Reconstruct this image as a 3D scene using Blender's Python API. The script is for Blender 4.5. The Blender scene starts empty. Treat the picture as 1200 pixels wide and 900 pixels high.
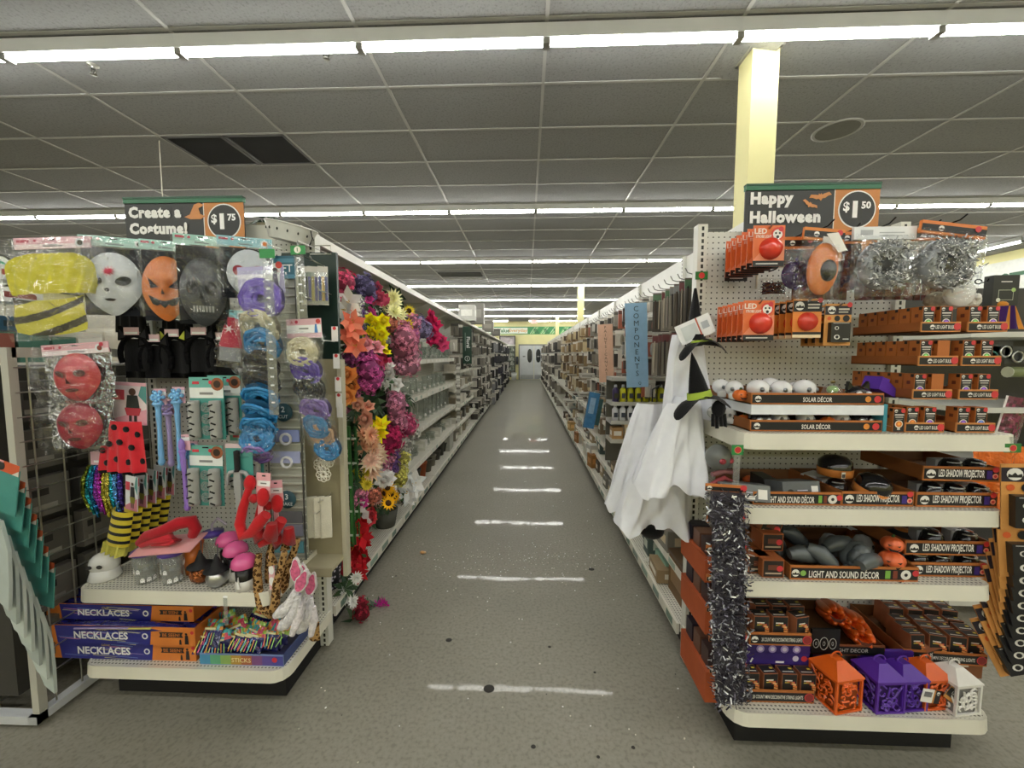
import bpy, math, random
from mathutils import Matrix, Vector
R = math.radians
S = bpy.context.scene
COL = S.collection

# ------------------------------------------------------------------ camera
F, VPX, HZ, EYE = 467.0, 617.0, 416.0, 1.55
cam = bpy.data.cameras.new('camera'); camo = bpy.data.objects.new('camera', cam); COL.objects.link(camo)
cam.sensor_width = 36; cam.lens = 36 * F / 1200; cam.clip_start = .02; cam.clip_end = 200
camo.location = (0, 0, EYE)
camo.rotation_euler = (math.pi/2 - math.atan((450-HZ)/F), 0, math.atan((VPX-600)/F))
S.camera = camo
_RM = camo.rotation_euler.to_matrix()
def at(px, py, Y):
    """photo pixel (1200x900) and distance along the aisle -> point in the store"""
    d = _RM @ Vector(((px-600)/F, -(py-450)/F, -1)); k = Y / d.y
    return Vector((d.x*k, Y, EYE + d.z*k))
def sc(Y): return Y / F          # metres per pixel at a distance

# ------------------------------------------------------------------ view, world
S.view_settings.view_transform = 'Standard'; S.view_settings.look = 'None'
S.view_settings.exposure = 1.0; S.view_settings.gamma = 1; S.view_settings.use_curve_mapping = False
TUBE = 20.0
W = bpy.data.worlds.new('store'); S.world = W; W.use_nodes = True
W.node_tree.nodes['Background'].inputs[0].default_value = (.9, .95, 1, 1)
W.node_tree.nodes['Background'].inputs[1].default_value = 0.0
S.cycles.max_bounces = 8; S.cycles.diffuse_bounces = 4; S.cycles.glossy_bounces = 3
S.cycles.transparent_max_bounces = 24; S.cycles.transmission_bounces = 4
S.cycles.caustics_reflective = False; S.cycles.caustics_refractive = False
S.cycles.sample_clamp_indirect = 4

# ------------------------------------------------------------------ helpers
def lin(c):
    if isinstance(c, str):
        c = c.lstrip('#'); c = [int(c[i:i+2], 16) for i in (0, 2, 4)]
    o = []
    for v in c[:3]:
        v = v/255; o.append(v/12.92 if v <= .04045 else ((v+.055)/1.055)**2.4)
    return tuple(o) + (1.0,)
def shade(c, k):
    if isinstance(c, str): c = [int(c.lstrip('#')[i:i+2], 16) for i in (0, 2, 4)]
    return tuple(max(0, min(255, v*k)) for v in c)
def TR(loc=(0,0,0), rx=0, ry=0, rz=0, s=1):
    sx = s if isinstance(s, (tuple, list)) else (s, s, s)
    return Matrix.Translation(loc) @ Matrix.Rotation(R(rz), 4, 'Z') @ Matrix.Rotation(R(ry), 4, 'Y') @ Matrix.Rotation(R(rx), 4, 'X') @ Matrix.Diagonal((*sx, 1))

_txt = {}
def text_mesh(s, bold=0.0, shear=0):
    k = (s, bold, shear)
    if k not in _txt:
        cu = bpy.data.curves.new('t', 'FONT'); cu.body = s; cu.size = 1; cu.resolution_u = 2; cu.offset = bold
        cu.space_character = 1.12 if bold > .05 else 1; cu.align_x = 'CENTER'; cu.align_y = 'CENTER'; cu.shear = shear
        o = bpy.data.objects.new('t', cu); COL.objects.link(o)
        dg = bpy.context.evaluated_depsgraph_get(); dg.update()
        me = bpy.data.meshes.new_from_object(o.evaluated_get(dg))
        vs = [tuple(v.co) for v in me.vertices]; fs = [tuple(p.vertices) for p in me.polygons]
        if vs:
            xs = [v[0] for v in vs]; ys = [v[1] for v in vs]
            cx, cy = (min(xs)+max(xs))/2, (min(ys)+max(ys))/2
            vs = [(v[0]-cx, v[1]-cy) for v in vs]; w, h = max(xs)-min(xs), max(ys)-min(ys)
        else: w = h = 1
        _txt[k] = (vs, fs, w, h)
        bpy.data.objects.remove(o); bpy.data.curves.remove(cu); bpy.data.meshes.remove(me)
    return _txt[k]

class MB:
    def __init__(s): s.v = []; s.f = []; s.c = []; s.sm = []; s.mi = []; s.M = Matrix.Identity(4); s.mat = 0
    def add(s, vs, fs, col, smooth=False):
        n = len(s.v); M = s.M
        s.v += [tuple(M @ Vector(v)) for v in vs]
        s.f += [tuple(i+n for i in f) for f in fs]
        many = isinstance(col, list)
        for i in range(len(fs)):
            s.c.append(lin(col[i]) if many else None)
        if not many:
            l = lin(col)
            for i in range(len(s.c)-len(fs), len(s.c)): s.c[i] = l
        s.sm += [smooth]*len(fs); s.mi += [s.mat]*len(fs)
        return s
    def box(s, c, d, col, r=None):
        x, y, z = c; a, b, e = d[0]/2, d[1]/2, d[2]/2
        vs = [(i*a, j*b, k*e) for i in (-1, 1) for j in (-1, 1) for k in (-1, 1)]
        if r: Q = TR((x, y, z), *r)
        else: Q = Matrix.Translation((x, y, z))
        vs = [tuple(Q @ Vector(v)) for v in vs]
        # faces: -x, +x, -y, +y, -z, +z
        return s.add(vs, [(0,1,3,2),(4,6,7,5),(0,4,5,1),(2,3,7,6),(0,2,6,4),(1,5,7,3)], col)
    def bbox(s, lo, hi, col):
        return s.box([(lo[i]+hi[i])/2 for i in range(3)], [hi[i]-lo[i] for i in range(3)], col)
    def tube(s, pts, rad, col, n=6, caps=True, close=False):
        pts = [Vector(p) for p in pts]; rs = rad if isinstance(rad, (list, tuple)) else [rad]*len(pts)
        vs = []; fs = []; N = len(pts); up = None
        for i, p in enumerate(pts):
            if close: t = pts[(i+1) % N]-pts[i-1]
            else: t = pts[min(i+1, N-1)]-pts[max(i-1, 0)]
            t = t.normalized() if t.length > 1e-9 else Vector((0,0,1))
            if up is None: up = Vector((0,0,1)) if abs(t.z) < .9 else Vector((1,0,0))
            a = t.cross(up)
            if a.length < 1e-6: a = t.cross(Vector((0,1,0)))
            a.normalize(); b = a.cross(t).normalized(); up = b
            for k in range(n):
                q = 2*math.pi*k/n; vs.append(tuple(p + (a*math.cos(q)+b*math.sin(q))*rs[i]))
        L = N if close else N-1
        for i in range(L):
            j = (i+1) % N
            for k in range(n):
                m = (k+1) % n; fs.append((i*n+k, i*n+m, j*n+m, j*n+k))
        s.add(vs, fs, col, n > 4)
        if caps and not close:
            s.add(vs[:n], [tuple(range(n))[::-1]], col if not isinstance(col, list) else col[0]); s.add(vs[-n:], [tuple(range(n))], col if not isinstance(col, list) else col[0])
        return s
    def lathe(s, prof, col, n=14, c=(0,0,0), sx=1, sy=1, ax='z', smooth=True):
        """prof: (r, h); col may be a list per ring band"""
        vs = []; fs = []; cs = []
        for r, h in prof:
            for k in range(n):
                q = 2*math.pi*k/n; x, y = r*math.cos(q)*sx, r*math.sin(q)*sy
                vs.append((c[0]+x, c[1]+y, c[2]+h) if ax == 'z' else ((c[0]+x, c[1]-h, c[2]+y) if ax == 'y' else (c[0]+h, c[1]+x, c[2]+y)))
        for i in range(len(prof)-1):
            for k in range(n):
                m = (k+1) % n
                f = (i*n+k, i*n+m, (i+1)*n+m, (i+1)*n+k)
                fs.append(f); cs.append(col[min(i, len(col)-1)] if isinstance(col, list) else col)
        return s.add(vs, fs, cs if isinstance(col, list) else col, smooth)
    def ball(s, c, r, col, n=10, m=6, fn=None):
        rx, ry, rz = r if isinstance(r, (tuple, list)) else (r, r, r)
        vs = [(c[0], c[1], c[2]-rz)]; fs = []
        for i in range(1, m):
            q = math.pi*i/m - math.pi/2
            for k in range(n):
                p = 2*math.pi*k/n; vs.append((c[0]+rx*math.cos(q)*math.cos(p), c[1]+ry*math.cos(q)*math.sin(p), c[2]+rz*math.sin(q)))
        vs.append((c[0], c[1], c[2]+rz)); T = len(vs)-1
        for k in range(n):
            l = (k+1) % n
            fs.append((0, 1+l, 1+k))
            for i in range(m-2): fs.append((1+i*n+k, 1+i*n+l, 1+(i+1)*n+l, 1+(i+1)*n+k))
            fs.append((T, 1+(m-2)*n+k, 1+(m-2)*n+l))
        if fn: vs = [fn(v) for v in vs]
        return s.add(vs, fs, col, True)
    def prism(s, pts, y0, y1, col, ax='y', side=None):
        """outline in the x-z plane (ax y), x-y plane (ax z) or y-z plane (ax x), extruded"""
        n = len(pts)
        def P(p, y): return (p[0], y, p[1]) if ax == 'y' else ((p[0], p[1], y) if ax == 'z' else (y, p[0], p[1]))
        vs = [P(p, y0) for p in pts] + [P(p, y1) for p in pts]
        fs = [tuple(range(n)), tuple(range(2*n-1, n-1, -1))]
        cs = [col, col]
        for i in range(n):
            j = (i+1) % n; fs.append((i, n+i, n+j, j)); cs.append(side or col)
        return s.add(vs, fs, cs)
    def grid(s, fn, nu, nv, col, smooth=True, colfn=None, wrap=False):
        vs = [fn(i/nu, j/nv) for i in range(nu+1) for j in range(nv+1)]; fs = []; cs = []
        for i in range(nu):
            for j in range(nv):
                a = i*(nv+1)+j; fs.append((a, a+nv+1, a+nv+2, a+1)); cs.append(colfn(i/nu, j/nv) if colfn else col)
        return s.add(vs, fs, cs if colfn else col, smooth)
    # flat print on a face looking to -y
    def rect(s, x0, z0, x1, z1, col, y=0):
        return s.add([(x0,y,z0),(x1,y,z0),(x1,y,z1),(x0,y,z1)], [(0,1,2,3)], col)
    def poly(s, pts, col, y=0):
        return s.add([(p[0], y, p[1]) for p in pts], [tuple(range(len(pts)))], col)
    def disc(s, x, z, r, col, y=0, n=16, rz=None):
        rz = rz or r
        return s.poly([(x+r*math.cos(2*math.pi*k/n), z+rz*math.sin(2*math.pi*k/n)) for k in range(n)], col, y)
    def text(s, t, x, z, h, col, y=0, bold=.0, w=None, maxw=None, shear=0, ang=0):
        vs, fs, tw, th = text_mesh(t, bold, shear)
        k = h/.72; kx = k if w is None else w/tw
        if maxw and tw*kx > maxw: kx = maxw/tw
        ca, sa = math.cos(R(ang)), math.sin(R(ang))
        return s.add([(x+(a*kx)*ca-(b*k)*sa, y, z+(a*kx)*sa+(b*k)*ca) for a, b in vs], fs, col)
    def build(s, name, mat, parent=None, loc=None, rot=None, label=None, cat=None, group=None, kind=None):
        me = bpy.data.meshes.new(name); me.from_pydata(s.v, [], s.f)
        at_ = me.attributes.new('Col', 'FLOAT_COLOR', 'CORNER'); buf = []
        for p, c in zip(s.f, s.c): buf += list(c)*len(p)
        at_.data.foreach_set('color', buf)
        me.polygons.foreach_set('use_smooth', s.sm)
        for mm in (mat if isinstance(mat, (list, tuple)) else [mat]): me.materials.append(MT[mm] if isinstance(mm, str) else mm)
        if any(s.mi): me.polygons.foreach_set('material_index', s.mi)
        me.update()
        return obj(name, me, parent, loc, rot, label, cat, group, kind)
def obj(name, me, parent=None, loc=None, rot=None, label=None, cat=None, group=None, kind=None):
    o = bpy.data.objects.new(name, me); COL.objects.link(o)
    if parent: o.parent = parent
    if loc: o.location = loc
    if rot: o.rotation_euler = [R(a) for a in rot]
    tag(o, label, cat, group, kind); return o
def tag(o, label=None, cat=None, group=None, kind=None):
    if label: o['label'] = label
    if cat: o['category'] = cat
    if group: o['group'] = group
    if kind: o['kind'] = kind
    return o
def thing(name, label, cat, loc=(0,0,0), rot=None, group=None):
    return obj(name, None, None, loc, rot, label, cat, group)
def dup(o, loc=None, rot=None, label=None, group=None, parent=None, scale=None):
    c = o.copy(); COL.objects.link(c)
    if parent is not None: c.parent = parent
    if loc is not None: c.location = loc
    if rot is not None: c.rotation_euler = [R(a) for a in rot]
    if scale is not None: c.scale = (scale,)*3 if not isinstance(scale, (tuple, list)) else scale
    if label: c['label'] = label
    if group: c['group'] = group
    for ch in list(o.children):
        dup(ch, parent=c)
    return c
ORD = ['first','second','third','fourth','fifth','sixth','seventh','eighth','ninth','tenth','eleventh','twelfth','thirteenth','fourteenth','fifteenth','sixteenth','seventeenth','eighteenth','nineteenth','twentieth']
ORD += ['twenty-'+o for o in ORD[:9]]+['thirtieth']+['thirty-'+o for o in ORD[:9]]

# ------------------------------------------------------------------ materials
MT = {}
def mk(name, rough=.5, metal=0, spec=.5, bump=None, var=.06, col=None, coat=0, vscale=20, sheen=0, alpha=None, sss=0):
    m = bpy.data.materials.new(name); m.use_nodes = True; nt = m.node_tree; N = nt.nodes; L = nt.links
    b = N['Principled BSDF']
    b.inputs['Roughness'].default_value = rough; b.inputs['Metallic'].default_value = metal
    b.inputs['Specular IOR Level'].default_value = spec; b.inputs['Coat Weight'].default_value = coat
    if coat: b.inputs['Coat Roughness'].default_value = .08
    if sheen: b.inputs['Sheen Weight'].default_value = sheen
    if col is None:
        a = N.new('ShaderNodeAttribute'); a.attribute_name = 'Col'; src = a.outputs['Color']
    else:
        a = N.new('ShaderNodeRGB'); a.outputs[0].default_value = lin(col); src = a.outputs[0]
    tc = N.new('ShaderNodeTexCoord')
    nz = N.new('ShaderNodeTexNoise'); nz.inputs['Scale'].default_value = vscale; nz.inputs['Detail'].default_value = 3
    L.new(tc.outputs['Object'], nz.inputs['Vector'])
    mr = N.new('ShaderNodeMapRange'); mr.inputs[3].default_value = 1-var; mr.inputs[4].default_value = 1+var
    mr.inputs[1].default_value = .3; mr.inputs[2].default_value = .7
    L.new(nz.outputs[0], mr.inputs[0])
    mx = N.new('ShaderNodeMix'); mx.data_type = 'RGBA'; mx.blend_type = 'MULTIPLY'; mx.inputs[0].default_value = 1
    L.new(src, mx.inputs[6]); L.new(mr.outputs[0], mx.inputs[7]); L.new(mx.outputs[2], b.inputs['Base Color'])
    if bump:
        n2 = N.new('ShaderNodeTexNoise'); n2.inputs['Scale'].default_value = bump[0]; n2.inputs['Detail'].default_value = 2
        L.new(tc.outputs['Object'], n2.inputs['Vector'])
        bp = N.new('ShaderNodeBump'); bp.inputs['Strength'].default_value = bump[1]; bp.inputs['Distance'].default_value = bump[2] if len(bump) > 2 else .003
        L.new(n2.outputs[0], bp.inputs['Height']); L.new(bp.outputs[0], b.inputs['Normal'])
    MT[name] = m
    return m
mk('matte', .75, bump=(120, .15)); mk('card', .42, var=.05); mk('gloss', .16, var=.04, coat=.3); mk('plastic', .32, var=.04)
mk('fabric', .95, spec=.15, bump=(220, .5), sheen=.2); mk('metal', .28, 1, bump=(30, .05)); mk('foil', .16, .9, bump=(55, 1, .02), var=.25)
mk('steel', .38, var=.05, vscale=4); mk('rubber', .8, var=.1); mk('fur', 1, spec=.1, bump=(90, 1, .01), var=.2, vscale=60)
mk('petal', .8, spec=.2, var=.14, vscale=14); mk('leaf', .55, var=.2, vscale=12); mk('kraft', .65, var=.07, vscale=9, bump=(60, .1))
mk('tinsel', .3, .35, var=.1); mk('wood', .6, var=.2, vscale=6); mk('wrap', .12, .1, bump=(38, .9, .012), var=.12, coat=.6)
def mth(N, L, op, a, b=None, clamp=False):
    n = N.new('ShaderNodeMath'); n.operation = op; n.use_clamp = clamp
    for i, v in ((0, a), (1, b)):
        if v is None: continue
        if isinstance(v, (int, float)): n.inputs[i].default_value = v
        else: L.new(v, n.inputs[i])
    return n.outputs[0]
def mk_film(name, base, tint, rough, bump, white=.05):
    m = bpy.data.materials.new(name); m.use_nodes = True; nt = m.node_tree; N = nt.nodes; L = nt.links
    N.remove(N['Principled BSDF']); out = N['Material Output']
    tr = N.new('ShaderNodeBsdfTransparent'); tr.inputs[0].default_value = lin(tint)
    gl = N.new('ShaderNodeBsdfGlossy'); gl.inputs['Roughness'].default_value = rough; gl.inputs[0].default_value = (1,1,1,1)
    df = N.new('ShaderNodeBsdfDiffuse'); df.inputs[0].default_value = (.8,.82,.83,1)
    m1 = N.new('ShaderNodeMixShader'); m2 = N.new('ShaderNodeMixShader')
    fr = N.new('ShaderNodeLayerWeight'); fr.inputs[0].default_value = .3
    fp = mth(N, L, 'POWER', fr.outputs['Facing'], 2.2); ff = mth(N, L, 'ADD', mth(N, L, 'MULTIPLY', fp, base*1.6), base*.22, True)
    tc = N.new('ShaderNodeTexCoord'); nz = N.new('ShaderNodeTexNoise'); nz.inputs['Scale'].default_value = bump[0]; nz.inputs['Detail'].default_value = 3
    nz.inputs['Distortion'].default_value = 1.2
    L.new(tc.outputs['Object'], nz.inputs['Vector'])
    bp = N.new('ShaderNodeBump'); bp.inputs['Strength'].default_value = bump[1]; bp.inputs['Distance'].default_value = bump[2]
    L.new(nz.outputs[0], bp.inputs['Height']); L.new(bp.outputs[0], gl.inputs['Normal']); L.new(bp.outputs[0], fr.inputs['Normal'])
    m2.inputs[0].default_value = white
    L.new(tr.outputs[0], m2.inputs[1]); L.new(df.outputs[0], m2.inputs[2])
    L.new(ff, m1.inputs[0]); L.new(m2.outputs[0], m1.inputs[1]); L.new(gl.outputs[0], m1.inputs[2])
    L.new(m1.outputs[0], out.inputs[0]); MT[name] = m
mk_film('film', .34, '#fcfdfd', .035, (11, .8, .04), .006)
mk_film('clear', .3, '#f6f8f8', .06, (8, .15, .01), .1)
mk_film('glass', .3, '#f4f7f5', .03, (6, .1, .01), .06)
def emit(name, col, k):
    m = bpy.data.materials.new(name); m.use_nodes = True; b = m.node_tree.nodes['Principled BSDF']
    b.inputs['Base Color'].default_value = (.8,.8,.8,1); b.inputs['Emission Color'].default_value = lin(col); b.inputs['Emission Strength'].default_value = k; MT[name] = m
emit('tube', '#fdfcf5', TUBE); emit('exit', '#ff5040', 1.5)

def nodes_mat(name, rough, fn, metal=0, spec=.5):
    m = bpy.data.materials.new(name); m.use_nodes = True; nt = m.node_tree; b = nt.nodes['Principled BSDF']
    b.inputs['Roughness'].default_value = rough; b.inputs['Metallic'].default_value = metal; b.inputs['Specular IOR Level'].default_value = spec
    tc = nt.nodes.new('ShaderNodeTexCoord'); fn(nt, nt.nodes, nt.links, b, tc.outputs['Object']); MT[name] = m
def ramp(N, L, src, stops):
    r = N.new('ShaderNodeValToRGB'); L.new(src, r.inputs[0]); e = r.color_ramp.elements
    while len(e) < len(stops): e.new(.5)
    for q, (p, c) in zip(e, stops): q.position = p; q.color = lin(c)
    return r.outputs[0]
def holes(axis, pitch, rad, base, dark, pz=None, rough=.45, stretch=1):
    """painted steel punched with a regular grid of small holes"""
    def fn(nt, N, L, b, co):
        sp = N.new('ShaderNodeSeparateXYZ'); L.new(co, sp.inputs[0])
        u = sp.outputs[axis[0]]; v = sp.outputs[axis[1]]
        def cell(x, p): return mth(N, L, 'SUBTRACT', mth(N, L, 'FRACT', mth(N, L, 'DIVIDE', mth(N, L, 'ADD', x, 50*p), p)), .5)
        a = mth(N, L, 'MULTIPLY', cell(u, pitch), pitch*stretch); c = mth(N, L, 'MULTIPLY', cell(v, pz or pitch), pz or pitch)
        d = mth(N, L, 'SQRT', mth(N, L, 'ADD', mth(N, L, 'MULTIPLY', a, a), mth(N, L, 'MULTIPLY', c, c)))
        h = mth(N, L, 'LESS_THAN', d, rad)
        mx = N.new('ShaderNodeMix'); mx.data_type = 'RGBA'; L.new(h, mx.inputs[0])
        mx.inputs[6].default_value = lin(base); mx.inputs[7].default_value = lin(dark); L.new(mx.outputs[2], b.inputs['Base Color'])
    return fn
nodes_mat('pegboard', .5, holes('XZ', .0254, .0035, '#d8d9d2', '#1c1c1a'))
nodes_mat('pegboard_side', .5, holes('YZ', .0254, .0035, '#c9c8bd', '#2c2b28'))
nodes_mat('deck_punched', .5, holes('XY', .016, .0036, '#dcd9cc', '#6a675e', stretch=.8))
nodes_mat('slotted', .45, holes('XZ', 1, .0, '#d8d9d2', '#1c1c1a'))
def f_floor(nt, N, L, b, co):
    n1 = N.new('ShaderNodeTexNoise'); n1.inputs['Scale'].default_value = .9; n1.inputs['Detail'].default_value = 6; n1.inputs['Roughness'].default_value = .6; L.new(co, n1.inputs[0])
    n2 = N.new('ShaderNodeTexNoise'); n2.inputs['Scale'].default_value = 60; n2.inputs['Detail'].default_value = 4; L.new(co, n2.inputs[0])
    n3 = N.new('ShaderNodeTexVoronoi'); n3.inputs['Scale'].default_value = 9; L.new(co, n3.inputs[0])
    c1 = ramp(N, L, n1.outputs[0], [(.25, '#807d70'), (.5, '#918d80'), (.75, '#9b978b')])
    c2 = ramp(N, L, n2.outputs[0], [(.33, '#d2d2d0'), (.5, '#f4f4f4'), (.66, '#ffffff')])
    mx = N.new('ShaderNodeMix'); mx.data_type = 'RGBA'; mx.blend_type = 'MULTIPLY'; mx.inputs[0].default_value = .8
    L.new(c1, mx.inputs[6]); L.new(c2, mx.inputs[7])
    # small chips: bright and dark specks of their own shape
    sp = ramp(N, L, n3.outputs[0], [(0, '#3a3833'), (.028, '#3a3833'), (.034, '#ffffff')])
    n4 = N.new('ShaderNodeTexNoise'); n4.inputs['Scale'].default_value = 1.7; L.new(co, n4.inputs[0])
    gate = mth(N, L, 'GREATER_THAN', n4.outputs[0], .56)
    m2 = N.new('ShaderNodeMix'); m2.data_type = 'RGBA'; m2.blend_type = 'MULTIPLY'; L.new(gate, m2.inputs[0]); L.new(mx.outputs[2], m2.inputs[6]); L.new(sp, m2.inputs[7])
    L.new(m2.outputs[2], b.inputs['Base Color'])
    rr = N.new('ShaderNodeMapRange'); rr.inputs[1].default_value = .3; rr.inputs[2].default_value = .7; rr.inputs[3].default_value = .5; rr.inputs[4].default_value = .7; L.new(n1.outputs[0], rr.inputs[0]); L.new(rr.outputs[0], b.inputs['Roughness'])
    b.inputs['Coat Weight'].default_value = .22; b.inputs['Coat Roughness'].default_value = .03; b.inputs['Coat IOR'].default_value = 1.35
    bp = N.new('ShaderNodeBump'); bp.inputs['Strength'].default_value = .08; bp.inputs['Distance'].default_value = .001; L.new(n2.outputs[0], bp.inputs['Height']); L.new(bp.outputs[0], b.inputs['Normal'])
    b2 = N.new('ShaderNodeBump'); b2.inputs['Strength'].default_value = .15; b2.inputs['Distance'].default_value = .01; L.new(n1.outputs[0], b2.inputs['Height']); L.new(b2.outputs[0], b.inputs['Coat Normal'])
nodes_mat('concrete', .4, f_floor)
def f_tile(nt, N, L, b, co):
    n2 = N.new('ShaderNodeTexNoise'); n2.inputs['Scale'].default_value = 55; n2.inputs['Detail'].default_value = 5; n2.inputs['Roughness'].default_value = .7; L.new(co, n2.inputs[0])
    oi = N.new('ShaderNodeObjectInfo')
    c = ramp(N, L, n2.outputs[0], [(.36, '#8c8c8c'), (.45, '#9e9f9e'), (.7, '#a4a5a4')])
    v = N.new('ShaderNodeMapRange'); v.inputs[3].default_value = .94; v.inputs[4].default_value = 1.03; L.new(oi.outputs['Random'], v.inputs[0])
    mx = N.new('ShaderNodeMix'); mx.data_type = 'RGBA'; mx.blend_type = 'MULTIPLY'; mx.inputs[0].default_value = 1; L.new(c, mx.inputs[6]); L.new(v.outputs[0], mx.inputs[7]); L.new(mx.outputs[2], b.inputs['Base Color'])
nodes_mat('acoustic', .95, f_tile, spec=.1)
mk('yellow_paint', .6, col='#e6e0a6', var=.04, vscale=3); mk('grey_wall', .7, col='#c8c6bd', var=.05, vscale=2)
# ================================================================== the building
CEIL = 3.65; BACK = 25.2; XW = 13.5; XR = 9.8; XL = -16; YB = -7.5
def f_slots(nt, N, L, b, co):
    sp = N.new('ShaderNodeSeparateXYZ'); L.new(co, sp.inputs[0])
    ax = mth(N, L, 'LESS_THAN', mth(N, L, 'ABSOLUTE', sp.outputs['X']), .0055)
    fz = mth(N, L, 'LESS_THAN', mth(N, L, 'FRACT', mth(N, L, 'DIVIDE', mth(N, L, 'ADD', sp.outputs['Z'], 3), .0285)), .62)
    h = mth(N, L, 'MULTIPLY', ax, fz)
    mx = N.new('ShaderNodeMix'); mx.data_type = 'RGBA'; L.new(h, mx.inputs[0]); mx.inputs[6].default_value = lin('#dcdcd3'); mx.inputs[7].default_value = lin('#14130f'); L.new(mx.outputs[2], b.inputs['Base Color'])
nodes_mat('slotted', .4, f_slots)

fl = MB().bbox((XL, YB, -.1), (XR, BACK, 0), '#8b887d').build('floor', 'concrete', kind='structure')
for nm, lo, hi, mt in (('wall_back', (XL, BACK, 0), (XR, BACK+.15, CEIL), 'yellow_paint'), ('wall_left', (XL-.15, YB, 0), (XL, BACK, CEIL), 'yellow_paint'),
                   ('wall_right', (XR, YB, 0), (XR+.15, BACK, CEIL), 'yellow_paint'), ('wall_front', (XL, YB-.15, 0), (XR, YB, CEIL), 'yellow_paint')):
    MB().bbox(lo, hi, '#e6e0a6').build(nm, mt, kind='structure')
# dark expansion joints and stains in the floor
for (x0, y0, x1, y1) in ((1.62, 1.2, 2.9, 1.95), (-1.3, 1.15, -3.4, 1.32)):
    m = MB(); pts = []
    for k in range(9):
        t = k/8; pts.append((x0+(x1-x0)*t+random.uniform(-.01,.01), y0+(y1-y0)*t, .0008))
    m.tube(pts, .0022, '#4c4a43', 3); m.build('floor_crack', 'matte', fl)
m = MB()
random.seed(5)
for px, py, r in ((573,807,.026),(526,750,.017),(693,667,.022),(644,758,.009),(625,875,.010),(742,876,.008),(701,887,.007),(464,675,.006),(697,788,.007)):
    c = at(px, py, 1); k = EYE/(EYE-c.z); p = Vector((c.x*k, k, 0))
    MB().lathe([(r,0),(r*.9,.0012),(0,.0014)], '#2c2a25', 12, sy=.9).build('floor_spot', 'matte', fl, loc=tuple(p))
m = MB()
for i in range(420):
    if i < 260: x, y = random.gauss(-.05, .45), random.gauss(2.9, .16)
    else: x, y = random.uniform(-1, .75), random.uniform(1.3, 5)
    if not -1.0 < x < .72: continue
    r = random.uniform(.0015, .004); m.box((x, y, r*.4), (r*2, r*1.4, r*.8), random.choice(['#e6e0d2','#d8d2c0','#ffffff']), (0,0,random.uniform(0,90)))
m.build('floor_litter', 'matte', fl, kind='stuff')
p = at(495, 649, 1); k = EYE/(EYE-p.z)
m = MB(); m.ball((0,0,.012), (.02,.012,.012), '#d9a36c', 7, 4); m.ball((.018,.004,.010), (.012,.010,.010), '#e9c9a0', 6, 4)
m.build('popcorn_crumb', 'matte', loc=(p.x*k, k, 0), label='small tan crumb of snack lying on the concrete aisle floor', cat='crumb')

# ------------------------------------------------------------------ ceiling
ce = MB().bbox((XL, YB, CEIL+.05), (XR, BACK, CEIL+.12), '#bdbdb9').build('ceiling', 'acoustic', kind='structure')
GX0, GY0, TX, TY = .123, 2.65, 1.22, .608
tile = None; bm_far = MB(); SKIP = {(-3, 2), (1, 0)}
dark_spots = {(-3, 2)}
for j in range(-17, 38):
    y0 = GY0 + j*TY
    for i in range(-14, 8):
        x0 = GX0 + i*TX; cx, cy = x0+TX/2, y0+TY/2
        if cy > BACK-.2 or cy < YB+.3 or cx > XR-.3 or cx < XL+.3: continue
        if (i, j) in SKIP: continue
        near = -2 < j < 10 and abs(cx) < cy*1.32+1.0
        if near:
            if tile is None:
                tile = MB().box((0,0,.012), (TX-.02, TY-.02, .02), '#c8c8c5').build('ceiling_tile', 'acoustic', ce, loc=(cx, cy, CEIL)); 
            else: dup(tile, (cx, cy, CEIL), parent=ce)
        else: bm_far.box((cx, cy, CEIL+.012), (TX-.02, TY-.02, .02), '#c8c8c5')
bm_far.build('ceiling_tile_field', 'acoustic', ce, kind='stuff')
b0 = None
for i in range(-13, 8):
    x = GX0+i*TX
    if b0 is None: b0 = MB().bbox((-.012, YB, -.004), (.012, BACK, .03), '#b4b4b0').build('ceiling_runner', 'steel', ce, loc=(x, 0, CEIL))
    else: dup(b0, (x, 0, CEIL), parent=ce)
b1 = None
for j in range(-16, 38):
    y = GY0+j*TY
    if y > BACK: continue
    if b1 is None: b1 = MB().bbox((XL, -.012, -.003), (XR, .012, .03), '#b4b4b0').build('ceiling_cross_runner', 'steel', ce, loc=(0, y, CEIL))
    else: dup(b1, (0, y, CEIL), parent=ce)
# pair of dark return-air grilles
for i, (xa, which) in enumerate(((GX0-3*TX, 'left'), (GX0-3*TX+.61, 'right'))):
    g = thing('air_vent', f'dark square return air grille in the ceiling, {which} one of the pair', 'vent', (xa+.305, GY0+2.5*TY, CEIL))
    MB().box((0,0,.02), (.59,.58,.01), '#26272a').build('backing', 'matte', g)
    fr = MB()
    for s in (-1,1): fr.box((s*.285,0,.0), (.03,.59,.012), '#55565a'); fr.box((0,s*.28,.0), (.58,.03,.012), '#55565a')
    fr.build('frame', 'steel', g)
    sl = MB()
    for k in range(22): sl.box((0,-.26+k*.0248,.006), (.55,.012,.012), '#3c3d42', (30,0,0))
    sl.build('grille_slats', 'steel', g, kind='stuff')
# small far vents
for i, (px, py, nm) in enumerate(((540, 323, 'small dark slotted ceiling vent above the left aisle shelving'), (1140, 340, ''))):
    if not nm: continue
    Y = 2.1*F/(HZ-py); c = at(px, py, Y)
    g = thing('air_vent', nm, 'vent', (c.x, c.y, CEIL)); MB().box((0,0,-.004), (1.1,.5,.012), '#4b4c4d').build('backing', 'matte', g)
    fr = MB()
    for k in range(5): fr.box((0,-.2+k*.1,-.014), (1.05,.03,.008), '#75766f', (25,0,0))
    fr.build('louvre', 'steel', g, kind='stuff')
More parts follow.
